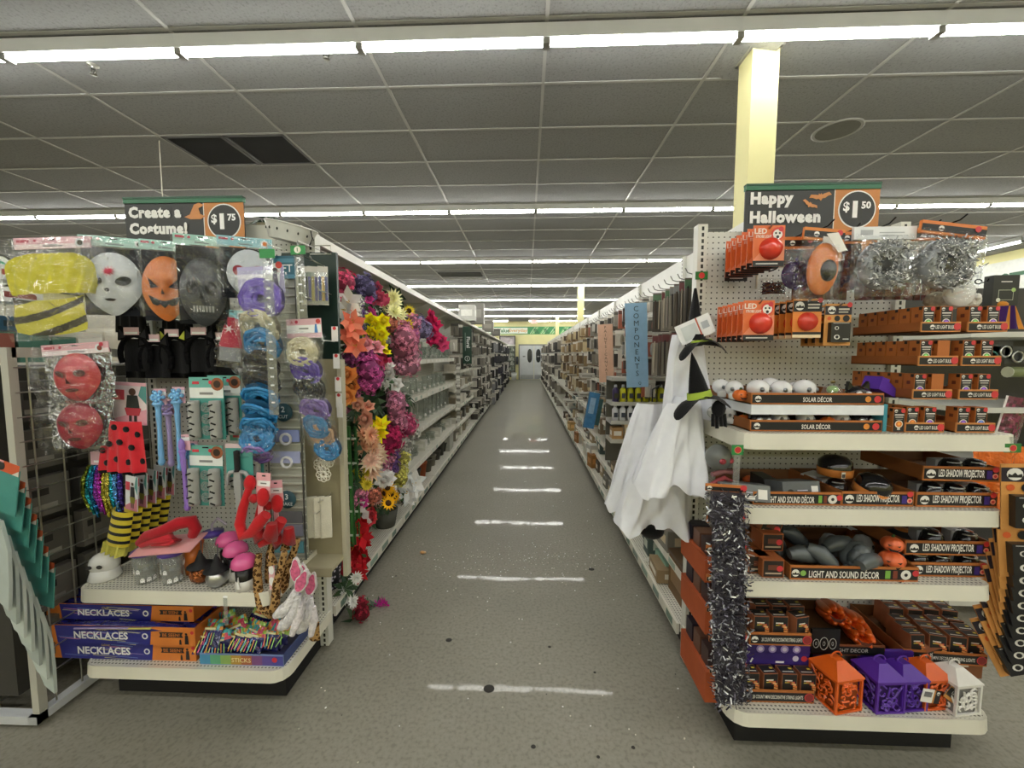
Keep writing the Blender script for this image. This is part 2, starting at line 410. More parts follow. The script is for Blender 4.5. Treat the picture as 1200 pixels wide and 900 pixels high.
# the sagging, cut tile beside the near column
c = at(840, 98, 3.0); MB().box((0,0,0), (.34,.5,.016), '#b5b5b1').build('ceiling_tile', 'acoustic', ce, loc=(1.52, 3.0, CEIL-.01), rot=(2, 9, 0))
MB().bbox((GX0+TX, GY0, CEIL+.004), (GX0+2*TX, GY0+TY, CEIL+.02), '#c8c8c5').build('ceiling_tile', 'acoustic', ce)
# speaker and sprinklers
Y = 2.1*F/(HZ-171); c = at(980, 171, Y)
sp = thing('ceiling_speaker', 'round grey speaker grille set flush in the ceiling right of the column', 'speaker', (c.x, c.y, CEIL))
MB().lathe([(.2,0),(.2,-.006),(.19,-.01),(.17,-.006)], '#a8a8a3', 24).build('rim', 'steel', sp)
MB().lathe([(.17,-.006),(.1,-.008),(0,-.009)], '#77776f', 24).build('grille', 'matte', sp)
for px, py, lb in ((110,92,'far left'),(383,82,'left centre'),(768,74,'right centre, left of the column'),(1165,66,'far right')):
    Y = 2.04*F/(HZ-py); c = at(px, py, Y)
    g = thing('sprinkler_head', f'small metal sprinkler head below the nearest light row, {lb}', 'sprinkler', (c.x, c.y, CEIL))
    MB().lathe([(.035,0),(.035,-.006),(.012,-.012),(.012,-.03)], '#b9b9b2', 12).build('escutcheon', 'metal', g)
    q = MB(); q.tube([(-.012,0,-.03),(-.02,0,-.045),(-.004,0,-.065)], .004, '#6b6a63', 5); q.tube([(.012,0,-.03),(.02,0,-.045),(.004,0,-.065)], .004, '#6b6a63', 5); q.build('yoke', 'metal', g)
    MB().lathe([(.022,-.066),(.022,-.069),(0,-.069)], '#7c7b74', 10).build('deflector', 'metal', g)

# ------------------------------------------------------------------ light rows
row_name = ['nearest', 'second', 'third', 'fourth', 'fifth', 'sixth', 'seventh', 'eighth']
proto = None
LENS = [(.031*math.cos(a), -.0705+.031*math.sin(a)) for a in [math.pi+math.pi*q/8 for q in range(9)]]
def strip_light():
    t = thing('strip_light', 'x', 'light')
    h = MB(); h.prism([(-.04,-.07),(.04,-.07),(.06,0),(-.06,0)], -.61, .61, '#d4d6d6', ax='x'); h.build('housing', 'steel', t)
    MB().prism(LENS, -.585, .585, '#ffffff', ax='x').build('tube', 'tube', t)
    for s in (-1, 1): MB().bbox((s*.599-.011, -.032, -.105), (s*.599+.011, .032, -.0705), '#8d8d88').build('lamp_holder', 'plastic', t)
    return t
proto = strip_light()
used = False; cnt_ = {}
for r in range(8):
    y = 2.74+3.03*r
    for i in range(-12, 7):
        x = GX0+TX*(i+.5)
        if abs(x) > y*1.33+1.4: continue
        if r == 7 and i in (-1,) or r == 5 and i in (2,): continue
        lb = f'white fluorescent strip light in the {row_name[r]} ceiling light row'
        if r < 8: cnt_[r] = cnt_.get(r, 0)+1; lb += f', {ORD[cnt_[r]-1]} from the left'
        gp = f'{row_name[r]} ceiling light row'
        if not used: o = proto; used = True; o.location = (x, y, CEIL-.004); tag(o, lb, 'light', gp)
        else: dup(proto, (x, y, CEIL-.004), label=lb, group=gp)
# light rows go on unseen behind the viewer and light the endcap fronts
for r in range(1, 4):
    y = 2.74-3.03*r; m = MB(); h = MB()
    for i in range(-9, 9):
        x = GX0+TX*(i+.5); m.prism([(y+a, CEIL-.004+b) for a, b in LENS], x-.585, x+.585, '#ffffff', ax='x')
    h.bbox((GX0-9*TX, y-.05, CEIL-.073), (GX0+9*TX, y+.05, CEIL-.004), '#d4d6d6')
    a = h.build('rear_light_housing_1', 'steel', kind='structure'); m.build('tube_row', 'tube', a, kind='stuff')

# ------------------------------------------------------------------ columns
for i, (y, lb) in enumerate(((2.92, 'pale yellow square column rising behind the right header sign'), (12.1, 'pale yellow square column far down the right gondola'), (21.3, 'slim pale yellow column beside the back wall banner'))):
    g = thing('column', lb, 'column', (1.62, y+.09, 0))
    MB().bbox((-.09,-.09,0), (.09,.09,CEIL-.012), '#e8e2ab').build('shaft', 'yellow_paint', g)
    q = MB()
    for s in (-1,1): q.bbox((s*.1-.012,-.11,CEIL-.02), (s*.1+.012,.11,CEIL-.002), '#b9b7ad'); q.bbox((-.11,s*.1-.012,CEIL-.02), (.11,s*.1+.012,CEIL-.002), '#b9b7ad')
    q.build('ceiling_collar', 'steel', g)

# ------------------------------------------------------------------ back wall things
Yw = BACK-.02
bn = thing('wall_banner', 'long green and white store banner with zigzag stripes on the back wall', 'banner', (0, Yw, 0))
m = MB(); m.bbox((-6,0,2.84), (4.6,.015,3.32), '#2f8a4c'); m.build('panel', 'card', bn)
m = MB(); m.rect(-6,2.89,.06,3.26,'#eef3e8',-.004)
m.text('pe', -2.55, 3.06, .17, '#6fae5c', -.008, .01); m.text('Value', -1.45, 3.08, .24, '#1d6a3a', -.008, .025); m.text('Everyday', -.55+.02, 3.06, .19, '#e0a54a', -.008, .012, w=1.15); m.build('lettering', 'card', bn)
m = MB()
for k in range(7):
    x = .2+k*.62
    for q in range(4):
        o = q*.075
        m.poly([(x+o,2.87),(x+o+.04,2.87),(x+o+.34,3.29),(x+o+.30,3.29)], '#8fd07a' if (k+q)%2 else '#d5efc4', -.004)
        m.poly([(x+.62-o,2.87),(x+.58-o,2.87),(x+.36-o*.6,3.2),(x+.40-o*.6,3.2)], '#1c6236', -.007)
m.build('zigzag_stripes', 'card', bn, kind='stuff')
d = MB()
for s, x0, x1 in ((0,-.42,.46),(1,.48,1.36)): pass
dr = obj('door_1', None, None, (0, Yw, 0), kind='structure')
q = MB()
q.bbox((-.5,-.03,0), (-.43,.015,2.2), '#7e8183'); q.bbox((1.37,-.03,0), (1.44,.015,2.2), '#7e8183'); q.bbox((-.5,-.03,2.14), (1.44,.015,2.22), '#7e8183'); q.build('door_frame', 'steel', dr)
for nm, x0, x1 in (('l',-.42,.46),('r',.48,1.36)):
    lf = MB().bbox((x0,-.02,.02), (x1,.01,2.13), '#c3c7c9').build('door_leaf', 'steel', dr)
    cx = x0+.62 if nm == 'l' else x0+.26
    w = MB(); w.poly([(cx+.15*math.cos(a)*(1 if abs(math.cos(a))<.99 else 1), 1.5+.3*math.sin(a)+(.13 if math.sin(a)>0 else -.13)) for a in [2*math.pi*k/20 for k in range(20)]], '#23272a', -.026)
    w.build('door_window', 'gloss', lf)
    k_ = MB(); k_.bbox((x0+.03,-.026,.05), (x1-.03,-.02,.3), '#a9adaf'); k_.build('kick_panel', 'metal', lf)
    k_ = MB(); k_.rect(x0+.18,1.42,x0+.34,1.5,'#77797b',-.027); k_.build('notice', 'card', lf)
ex = thing('exit_sign', 'small red exit sign hanging under the ceiling near the double doors', 'sign', tuple(at(626,377,23)))
MB().box((0,0,0), (.34,.05,.2), '#f4e9e4').build('case', 'plastic', ex); MB().text('EXIT', 0, 0, .13, '#ff5040', -.027, .02).build('lettering', 'exit', ex)
MB().box((0,0,.165), (.02,.02,.15), '#999').build('stem', 'steel', ex) if False else MB().box((0,0,.165), (.02,.02,.15), '#999999').build('stem', 'steel', ex)
# tall window with shelves behind the glass, left of the doors
wn = obj('window_1', None, None, (-1.2, Yw, 0), kind='structure')
q = MB(); q.bbox((-.5,-.12,.22), (-.44,.01,2.75), '#3b3d3c'); q.bbox((.44,-.12,.22), (.5,.01,2.75), '#3b3d3c'); q.bbox((-.5,-.12,2.7), (.5,.01,2.76), '#3b3d3c'); q.bbox((-.5,-.12,2.12), (.5,.01,2.2), '#e8e8e2'); q.bbox((-.5,-.12,.16), (.5,.01,.24), '#3b3d3c'); q.build('window_frame', 'steel', wn)
MB().bbox((-.44,-.02,2.2), (.44,0,2.7), '#b7aeb1').build('transom_panel', 'card', wn)
MB().bbox((-.44,0,.24), (.44,.012,2.12), '#6f7468').build('backing', 'matte', wn)
for k in range(6): MB().bbox((-.44,-.1,.3+k*.3), (.44,-.03,.32+k*.3), '#c9cabb').build('shelf', 'steel', wn)
random.seed(9); q = MB()
for k in range(6):
    for i in range(9):
        h = random.uniform(.12,.24); q.bbox((-.42+i*.094,-.09,.32+k*.3), (-.42+i*.094+.075,-.04,.32+k*.3+h), random.choice(['#f2efe4','#cfd2c0','#a7ae98','#5d6a55','#d8d6cd','#7a5b4a']))
q.build('stacked_goods', 'card', wn, kind='stuff')
MB().bbox((-.44,-.118,.24), (.44,-.112,2.12), '#ffffff').build('pane', 'glass', wn)
q = thing('wall_dispenser', 'dark dispenser box on the wall between glass case and doors', 'dispenser', (-.6, Yw-.06, .95)); MB().bbox((-.08,-.05,0), (.08,.06,.5), '#4a4d50').build('body', 'plastic', q); MB().bbox((-.05,-.06,.06), (.05,-.05,.2), '#222426').build('outlet', 'plastic', q)
q = thing('waste_bin', 'light grey bin on the floor below the wall dispenser', 'bin', (-.78, Yw-.35, 0)); MB().lathe([(.0,0),(.14,0),(.17,.42),(.16,.42),(.14,.05)], '#c5c8c6', 14).build('tub', 'plastic', q); MB().lathe([(.175,.42),(.175,.45),(.1,.47),(0,.47)], '#8b8e8c', 14).build('lid', 'plastic', q)
# ================================================================== gondola shelving
def price_rail(m, x, z, y0, y1, s, col='#e9e6da', green=None):
    pass
def gondola(name, label, s, xc, xe, y0, y1, ztop, bays, zpanel):
    """s: +1 decks face +x (left run), -1 decks face -x (right run)"""
    g = thing(name, label, 'shelving', (0, 0, 0))
    MB().bbox((xc-.015, y0, .1), (xc+.015, y1, zpanel), '#d9d9d2').build('back_panel', 'pegboard_side', g)
    for side in (s, -s):
        e = xe if side == s else 2*xc-xe
        a, b = min(xc+side*.02, e), max(xc+side*.02, e)
        k = MB(); k.bbox((min(xc, e-side*.05), y0, 0), (max(xc, e-side*.05), y1, .115), '#17171a'); k.build('kick_plate', 'rubber', g)
    y = y0
    for bi, (w, shelves) in enumerate(bays):
        yb = min(y+w, y1)
        # upright between the bays
        u = MB().bbox((-.016, -.016, 0), (.016, .016, zpanel-.02), '#d8d8d0').build('upright', 'slotted', g, loc=(xc+s*.03, y+.016, .03), rot=(0,0,90*s))
        for side in (s, -s):
            e = xe if side == s else 2*xc-xe
            d = MB(); d.bbox((min(xc+side*.02, e), y+.004, .125), (max(xc+side*.02, e), yb-.004, .165), '#dedbce')
            dk = d.build('base_deck', 'deck_punched', g)
            q = MB(); q.prism([(e, .165), (e+side*.012, .16), (e+side*.022, .115), (e, .12)], y+.004, yb-.004, '#e6e3d6', ax='y') if False else q.bbox((min(e, e+side*.014), y+.004, .112), (max(e, e+side*.014), yb-.004, .17), '#e6e3d6')
            q.build('price_rail', 'steel', dk)
            if side == s:
                t = MB()
                nt = max(3, int(w/.22)); random.seed(bi*7+3)
                for i in range(nt):
                    yy = y+.06+i*(w-.12)/nt; ll = random.uniform(.07,.16)
                    t.bbox((min(e+side*.0142, e+side*.0155), yy, .122), (max(e+side*.0142, e+side*.0155), yy+ll, .16), random.choice(['#8fa79a','#6d8578','#c9cfc4','#7d9187']))
                t.build('price_tags', 'card', dk, kind='stuff')
        for z, dep in shelves:
            e = xc+s*dep
            d = MB(); d.bbox((min(xc+s*.02, e), y+.006, z-.025), (max(xc+s*.02, e), yb-.006, z), '#dad7ca')
            sh = d.build('shelf', 'steel', g)
            q = MB(); q.bbox((min(e, e+s*.012), y+.006, z-.045), (max(e, e+s*.012), yb-.006, z+.004), '#e8e5d9'); q.build('price_rail', 'steel', sh)
            t = MB(); random.seed(int(z*100)+bi)
            nt = max(3, int(w/.2))
            for i in range(nt):
                yy = y+.05+i*(w-.1)/nt; ll = random.uniform(.05,.1)
                t.bbox((min(e+s*.0122, e+s*.0135), yy, z-.037), (max(e+s*.0122, e+s*.0135), yy+ll, z-.003), random.choice(['#f4f2ea','#cfd6cc','#9fb3a5','#f4f2ea']))
            t.build('price_tags', 'card', sh, kind='stuff')
        y = yb
        if y >= y1-.01: break
    return g
LXC, LXE, RXC, RXE = -1.5, -1.06, 1.26, .79
lb = [(1.2, [(.46,.30)]), (1.2, [(1.5,.36),(1.12,.36),(.78,.38),(.46,.40)]), (1.73, [(1.5,.36),(1.12,.36),(.78,.38),(.46,.40)]), (2.1, [(1.29,.36),(1.0,.36),(.71,.38),(.42,.40)])]
lb += [(1.22, [(.75,.36),(.42,.4)])]*14
gl = gondola('gondola_shelving', 'long white gondola shelving run along the left side of the aisle', 1, LXC, LXE, 2.06, 24.0, 2.2, lb, 2.15)
for k in range(6):
    y0 = 2.03+k*3.66; y1 = min(y0+3.655, 24.0)
    t = MB().bbox((LXC-.35, y0, 2.17), (LXC+.35, y1, 2.19), '#b9b7ab').build('top_shelf', 'steel', gl)
    for s in (-1, 1): MB().bbox((LXC+s*.35-.008, y0, 2.155), (LXC+s*.35+.008, y1, 2.205), '#e6e5dc').build('edge_lip', 'steel', t)
for k in range(18): MB().prism([(LXC+.02,2.0),(LXC+.02,2.165),(LXC+.33,2.165)], 2.3+k*1.22, 2.304+k*1.22, '#c9c8bd', ax='y').build('shelf_bracket', 'steel', gl)
MB().bbox((LXC-.35, 2.018, 2.1), (LXC+.34, 2.028, 2.205), '#dfded4').build('end_trim', 'steel', gl)
rb = [(1.22, [(.36,.40),(.62,.38)]), (1.22, [(.36,.40),(.58,.38)]), (1.22, [(.36,.40),(.55,.38),(.80,.37),(1.25,.34)]), (1.22, [(.36,.40),(.55,.38),(.80,.37)])]
rb += [(1.22, [(.40,.38),(.80,.37)])]*14
gr = gondola('gondola_shelving', 'long white gondola shelving run along the right side of the aisle', -1, RXC, RXE, 1.985, 24.0, 2.3, rb, 2.3)
for k in range(19):
    y0 = 1.985+k*1.22
    if y0 > 23.9: break
    MB().bbox((RXC-.022, y0+.003, 2.04), (RXC-.015, min(y0+1.217, 24), 2.31), '#e4e4dd').build('header_panel', 'steel', gr)
# peg hooks along the top of the right run
hk = None
for k in range(40):
    y = 2.2+k*.122
    if hk is None:
        hk = MB(); hk.tube([(RXC-.02,0,2.0),(.98,0,2.0),(.955,0,2.008),(.94,0,2.035)], .0035, '#8b8a84', 5); hk = hk.build('peg_hook', 'metal', gr, loc=(0, y, .02))
    else: dup(hk, (0, y, .02+ (.01 if k%3 else 0)), parent=gr)

# ------------------------------------------------------------------ the two endcaps
def endcap(label, x0, x1, yf, yb, shelves, peg, ztop, kick):
    g = thing('endcap_display', label, 'shelving', ((x0+x1)/2, 0, 0)); w = (x1-x0); cx = (x0+x1)/2
    MB().bbox((-w/2+.03, 0, .1), (w/2-.03, .02, ztop), '#d8d9d2').build('back_panel', 'pegboard', g, loc=(0, yb, 0))
    for s in (-1, 1): MB().bbox((-.022,-.02,0), (.022,.03,ztop-.03+.04), '#dcdcd4').build('upright', 'slotted', g, loc=(s*(w/2-.02), yb, .02))
    MB().bbox((-w/2+.05, yf+kick, 0), (w/2-.05, yb, .115), '#131315').build('kick_plate', 'rubber', g)
    def deck(nm, z, yfz, wz, lip, r=.05):
        pts = [(-wz/2, yb), (wz/2, yb)]
        for k in range(5): a = math.pi/2*k/4; pts.append((wz/2-r+r*math.cos(a), yfz+r-r*math.sin(a)))
        for k in range(5): a = math.pi/2*k/4; pts.append((-wz/2+r-r*math.sin(a), yfz+r-r*math.cos(a)))
        pts = pts[::-1]
        d = MB(); d.prism(pts, z-.012, z, '#dedbce', ax='z'); d = d.build(nm, 'deck_punched', g)
        # the lip runs round the open sides
        n = len(pts); ring = [pts[i] for i in range(n)]
        edge = ring[:-2]; edge = [ring[-1]] + edge + [ring[-2]] if False else edge
        l = MB(); vs = []; fs = []
        path = [(-wz/2, yb)] + [p for p in ring if p[1] < yb-.001] + [(wz/2, yb)]
        path = sorted(path, key=lambda p: 0) if False else path
        # order from back left round the front to back right
        path.sort(key=lambda p: math.atan2(p[1]-(yb+.3), p[0]))
        c0 = Vector((0, (yf+yb)/2))
        for (x, y) in path:
            o = Vector((x, y))-Vector((0, yb)); 
            nx = -1 if x < -wz/2+r*.5 else (1 if x > wz/2-r*.5 else 0); ny = -1 if y < yfz+r*.5 else 0
            nn = Vector((nx, ny)); nn = nn.normalized() if nn.length else Vector((0,-1))
            vs += [(x, y, z), (x+nn.x*.010, y+nn.y*.010, z+.003), (x+nn.x*.014, y+nn.y*.014, z-lip), (x, y, z-lip)]
        for i in range(len(path)-1):
            a = i*4; b = a+4
            for q in range(3): fs.append((a+q, b+q, b+q+1, a+q+1))
        l.add(vs, fs, '#e6e3d5'); l.build('front_lip', 'steel', d)
        return d
    deck('base_deck', .2, yf, w, .05)
    for (z, yfz, wz) in shelves: deck('shelf', z, yfz, wz, .055, .03)
    return g
eL = endcap('left endcap display of costume accessories with punched white shelves', -1.93, -1.04, 1.58, 1.98, [(.56, 1.56, .82)], None, 2.12, .09)
eR = endcap('right endcap display of halloween lights and decor with four white shelves', .79, 1.73, 1.45, 1.93, [(1.265, 1.46, .94), (.985, 1.47, .92), (.70, 1.48, .91)], None, 2.12, .08)
# ================================================================== left endcap goods
def rr(a, b): return random.uniform(a, b)
def film_mesh(w, h, d, seed, name, parent, nu=11, nv=13, crink=.0105, mat='film'):
    """crinkled clear bag, front and back sheets, hanging from z=0 down to -h"""
    rnd = random.Random(seed); m = MB()
    off = [[rnd.uniform(-1, 1) for _ in range(nv+1)] for _ in range(nu+1)]
    def fr(u, v):
        e = (1-(2*u-1)**4)*(1-(2*v-1)**4)
        i, j = round(u*nu), round(v*nv)
        return ((u-.5)*w + off[i][j]*.004, -d*(.25+.75*e**.6) + off[i][j]*crink*min(1, e*3+.2), -v*h + off[j % (nu+1)][i % (nv+1)]*.003)
    m.grid(fr, nu, nv, '#ffffff', smooth=False)
    m.grid(lambda u, v: ((u-.5)*w, .002, -v*h), 2, 2, '#ffffff', smooth=False)
    return m.build(name, mat, parent)
def header(w, h, col, col2, parent, seed=0, pic='#2a2a2c', disc=None, y=-.004, z=0, name='header_card'):
    m = MB(); rnd = random.Random(seed)
    m.bbox((-w/2, y-.002, z-h*.1), (w/2, y+.002, z+h*.9), col)
    m.rect(-w/2, z-h*.1, w/2, z+h*.32, col2, y-.0028)
    m.rect(-w*.46, z+h*.48, -w*.3, z+h*.72, '#c9405a', y-.003); m.disc(-w*.22, z+h*.6, h*.14, '#c9405a', y-.003, 10)
    m.rect(-w*.12, z+h*.08, w*.14, z+h*.16, '#6f7478', y-.0032); m.rect(-w*.12, z+h*.2, w*.08, z+h*.25, '#8f9498', y-.0032)
    m.disc(w*.36, z+h*.36, h*.36, '#e9edf0', y-.0033, 14); m.disc(w*.37, z+h*.34, h*.24, pic, y-.0036, 10)
    if disc: m.disc(w*.4, z+h*.66, h*.2, disc, y-.004, 10)
    m.rect(-.012, z+h*.62, .012, z+h*.76, '#1c1c1e', y-.0034)
    return m.build(name, 'card', parent)
def hook(parent, x, y0, y1, z, name='peg_hook'):
    m = MB(); m.tube([(x, y1, z), (x, y0+.02, z), (x, y0, z+.012)], .003, '#9b9a94', 5); return m.build(name, 'metal', parent)

# --- masks ---------------------------------------------------------
def mask_y(x, z, w, h):
    X = x/(w/2); Z = z/(h/2)
    r = X*X + Z*Z
    y = -math.sqrt(max(0, 1.05-r))*w*.2
    y -= .012*math.exp(-((X/.16)**2+((Z+.05)/.28)**2))     # nose
    y -= .008*math.exp(-((Z-.28)/.12)**2)*(1-X*X)          # brow
    y += .012*math.exp(-(((abs(X)-.42)/.2)**2+((Z-.08)/.16)**2))
    return y
def egg(t, w, h, chin=.62):
    a = 2*math.pi*t; x = math.cos(a); z = math.sin(a)
    k = 1 if z > 0 else 1-(1-chin)*(z*z)
    return x*k*w/2, z*h/2
def mask_face(parent, w, h, col, feats, chin=.62, mat='plastic', zoff=0):
    m = MB(); nu, nv = 32, 14
    def fn(u, v):
        ex, ez = egg(u, w, h, chin); x, z = ex*v, ez*v
        return (x, mask_y(x, z, w, h), z+zoff)
    m.grid(fn, nu, nv, col)
    f = m.build('mask_face', mat, parent)
    q = MB()
    for pts, c in feats:
        pp = [(x*w/2, z*h/2) for x, z in pts]
        cx = sum(p[0] for p in pp)/len(pp); cz = sum(p[1] for p in pp)/len(pp)
        vs = [(cx, mask_y(cx, cz, w, h)-.007, cz+zoff)] + [(x, mask_y(x, z, w, h)-.007, z+zoff) for x, z in pp]
        q.add(vs, [(0, i+1, (i+1) % len(pp)+1) for i in range(len(pp))], c)
    if feats: q.build('face_markings', 'plastic', f)
    return f
def oval(cx, cz, rx, rz, tilt=0, n=12):
    return [(cx+rx*math.cos(a)*math.cos(R(tilt))-rz*math.sin(a)*math.sin(R(tilt)), cz+rx*math.cos(a)*math.sin(R(tilt))+rz*math.sin(a)*math.cos(R(tilt))) for a in [2*math.pi*k/n for k in range(n)]]
def star(cx, cz, r0, r1, n=11):
    return [(cx+(r0 if k % 2 else r1)*math.cos(math.pi*k/n), cz+(r0 if k % 2 else r1)*math.sin(math.pi*k/n)*.8) for k in range(2*n)]
DK = '#16181a'
white_f = [(oval(-.45,.08,.24,.13,-8),DK),(oval(.45,.08,.26,.14,12),DK),(star(.02,.36,.1,.24),'#d03050'),(oval(-.05,-.22,.09,.06),DK),([(-.2,-.5),(0,-.47),(.2,-.5),(.1,-.56),(-.1,-.56)],DK)]
pump_f = [([(-.62,.3),(-.2,.02),(-.55,-.02)],DK),([(.62,.3),(.2,.02),(.55,-.02)],DK),([(-.08,-.2),(.08,-.2),(0,-.02)],DK),([(-.66,-.22),(-.4,-.34),(0,-.4),(.4,-.34),(.66,-.22),(.5,-.5),(.3,-.55),(.2,-.48),(0,-.62),(-.2,-.48),(-.3,-.55),(-.5,-.5)],DK)]
skull_f = [(oval(-.4,.08,.25,.2),'#050506'),(oval(.4,.08,.25,.2),'#050506'),([(-.1,-.22),(.1,-.22),(0,-.02)],'#050506')] + [([(-.4+k*.13,-.42),(-.3+k*.13,-.42),(-.31+k*.13,-.6),(-.39+k*.13,-.6)],'#9a9c9c') for k in range(7)]
zomb_f = [(oval(-.42,.1,.26,.2),'#b02a44'),(oval(.42,.15,.3,.16,10),'#b02a44'),(oval(-.42,.1,.12,.1),DK),(oval(.42,.15,.13,.08),DK),(oval(0,-.5,.35,.12),'#8e1f33')]
def mask_bag(px0, py0, px1, py1, Y, label, col, feats, hc, hc2, seed, fw, fh, fx=0, fz=0, pic=DK, back=None, chin=.62, mw=None):
    k = sc(Y); c = at((px0+px1)/2, py0, Y); w, h = (px1-px0)*k, (py1-py0)*k
    t = thing('mask_bag', label, 'mask', tuple(c), rot=(0, 0, 24+rr(-3, 3)), group='bagged masks on the left endcap')
    header(w*.95, .04, hc, hc2, t, seed, pic, z=-.03)
    if back:
        b = MB(); b.bbox((-w*.44,-.004,-h*.96),(w*.44,-.001,-.04), back); b.build('backing_hood', 'fabric', t)
    f = mask_face(t, fw*k, fh*k, col, feats, chin); f.location = (fx*k, -.004, fz*k-h*.55)
    film_mesh(w, h-.03, fw*k*.3+.014, seed, 'plastic_bag', t)
    return t
random.seed(11)
mask_bag(100,280,168,374,1.66,'white face mask with a red splat on its forehead in clear bag','#d9dde2',white_f,'#a8d8cd','#c4e4dc',1,56,74,-2,-2,back='#22242a')
mask_bag(168,284,218,380,1.67,'orange pumpkin face mask with jagged black grin in clear bag','#d97a35',pump_f,'#a8d8cd','#bfe3da',2,46,76,0,-2,back='#22242a')
mask_bag(208,278,264,384,1.66,'black skull mask in crinkled clear bag with mint header','#393c3f',skull_f,'#a8d8cd','#bfe3da',3,46,80,0,-6,chin=.78,back='#17181a')
mask_bag(258,280,316,352,1.70,'white zombie mask with red eyes beside the purple hair bags','#cfd5dc',zomb_f,'#8fc6d0','#9cd0d8',4,46,58,4,-2,back='#22242a',pic='#e08030')
# dark hanging garments behind the masks
for i, (px, py, w, h) in enumerate(((150,340,.12,.2),(205,345,.12,.2),(255,350,.1,.22))):
    c = at(px, py, 1.86); m = MB()
    m.grid(lambda u, v: ((u-.5)*w*(1+.3*v), .008*math.sin(u*20), -v*h), 12, 6, '#1d1d21')
    m.build('folded_cape', 'fabric', loc=tuple(c), label=f'black folded fabric hanging behind the bagged masks, {ORD[i]} from the left', cat='costume', group='black fabric behind the masks')

# --- yellow bee costume --------------------------------------------
Y = 1.60; k = sc(Y); c = at(62, 280, Y)
t = thing('costume_bag', 'yellow bee tutu costume with grey stripes in a large clear bag', 'costume', tuple(c), rot=(0, -3, 6))
header(.29, .045, '#e9b9c4', '#f2dde2', t, 20, '#2a2a2c', z=-.035)
m = MB(); rnd = random.Random(3)
def bee(u, v):
    a = u*math.pi; x = -math.cos(a)*(.145+.02*math.sin(v*3)); z = -.06-v*.17; e = math.sin(a)**.6
    top = min(1, v*4)**.5
    return (x*(.55+.45*top), -.012-.05*e*top+.006*math.sin(u*47+v*5), z)
m.grid(bee, 60, 10, '#d9cf3e'); m.build('tutu_top', 'fabric', t)
m = MB(); m.grid(lambda u, v: (-.155+u*.27, -.03-.02*math.sin(u*math.pi)+.004*math.sin(u*9+v*7), -.235-v*.14-.02*u*(1-u)*4), 50, 40, '#c9c04a', colfn=lambda u, v: '#4d4a3c' if (v+u*.55) % .55 < .2 else '#cfc648'); m.build('striped_body', 'fabric', t)
film_mesh(.39, .41, .075, 21, 'plastic_bag', t, 13, 14, .012)

# --- red devil masks in silver lined bags --------------------------
for i, (p0, p1, lb) in enumerate(((404, 470, 'red devil mask in silver lined bag with pink header, upper of the two'), (462, 528, 'dark red devil mask in crinkled silver bag, lower of the two'))):
    Y = 1.60+i*.03; k = sc(Y); c = at(89+i*3, p0, Y)
    t = thing('mask_bag', lb, 'mask', tuple(c), rot=(0, -4, 4), group='bagged devil masks')
    if i == 0: header(.27, .045, '#eab6c0', '#f6e6e9', t, 30, '#8a3b2a', '#d03050', z=-.035)
    b = MB(); b.grid(lambda u, v: ((u-.5)*.27, .004*math.sin(u*19+v*13), -.02-v*.21), 10, 10, '#c9ccd0', smooth=False); b.build('silver_lining', 'foil', t)
    f = mask_face(t, .19, .2, '#c43a40' if i == 0 else '#a82238', [(oval(-.4,.15,.22,.14,-15),'#6b3a36'),(oval(.42,.15,.22,.14,15),'#6b3a36'),([(-.1,-.25),(.1,-.25),(0,0)],'#5a1820'),(oval(0,-.52,.3,.08),'#5a1820')], .8)
    f.location = (0, -.004, -.135)
    film_mesh(.29, .25, .1, 33+i, 'plastic_bag', t, 12, 11, .012)

# --- black cat ear headbands ---------------------------------------
def headband(label, loc, rz, ear, inner, yoff=0):
    t = thing('cat_ear_headband', label, 'headband', loc, rot=(0, 0, rz), group='cat ear headbands on the left endcap')
    m = MB(); m.tube([(.072*math.cos(a), 0, .085*math.sin(a)-.05) for a in [math.pi*(-.15+1.3*q/14) for q in range(15)]], .011, '#121214', 7); m.build('band', 'fur', t)
    m = MB(); m.grid(lambda u, v: ((u-.5)*.12, .006-.004*math.sin(u*9), .02-v*.15), 6, 4, '#0d0d0f'); m.build('dark_backing', 'fabric', t)
    for s in (-1, 1):
        m = MB(); m.prism([(s*.02,.03),(s*.072,.012),(s*.066,.078)], -.008, .008, ear); e = m.build('ear', 'fur', t)
        q = MB(); q.prism([(s*.032,.03),(s*.062,.02),(s*.06,.062)], -.011, -.0085, inner); q.build('ear_lining', 'fabric', e)
    m = MB(); m.bbox((-.035,-.014,.036),(.035,-.012,.07),'#e9c6cf'); m.rect(-.03,.04,.03,.05,'#ffffff',-.0145); m.build('tag_card', 'card', t)
    return t
for i, (px, py, inn, lb) in enumerate(((158,402,'#26262a','black fur cat ear headband at the left end of the hanging row'),(182,410,'#1c1c1f','black cat ear headband half hidden behind its yellow eared neighbour'),(205,404,'#c8cf52','black cat ear headband with yellow lined ears in the row'),(236,402,'#26262a','black fur cat ear headband below the skull mask'),(262,408,'#26262a','black cat ear headband at the right end of the hanging row'))):
    c = at(px, py, 1.76+.012*(i % 3)); headband(lb, tuple(c), rr(-6, 6), '#141416', inn)
c = at(210, 412, 1.9); m = MB(); m.grid(lambda u, v: ((u-.5)*.56, .012*math.sin(u*30), -.1-v*0.16+.26*(1-v)*0-.0+.13), 30, 4, '#101012'); m.build('black_cape', 'fabric', loc=tuple(c), label='wide black cape fabric hanging behind the cat ear headbands', cat='costume')

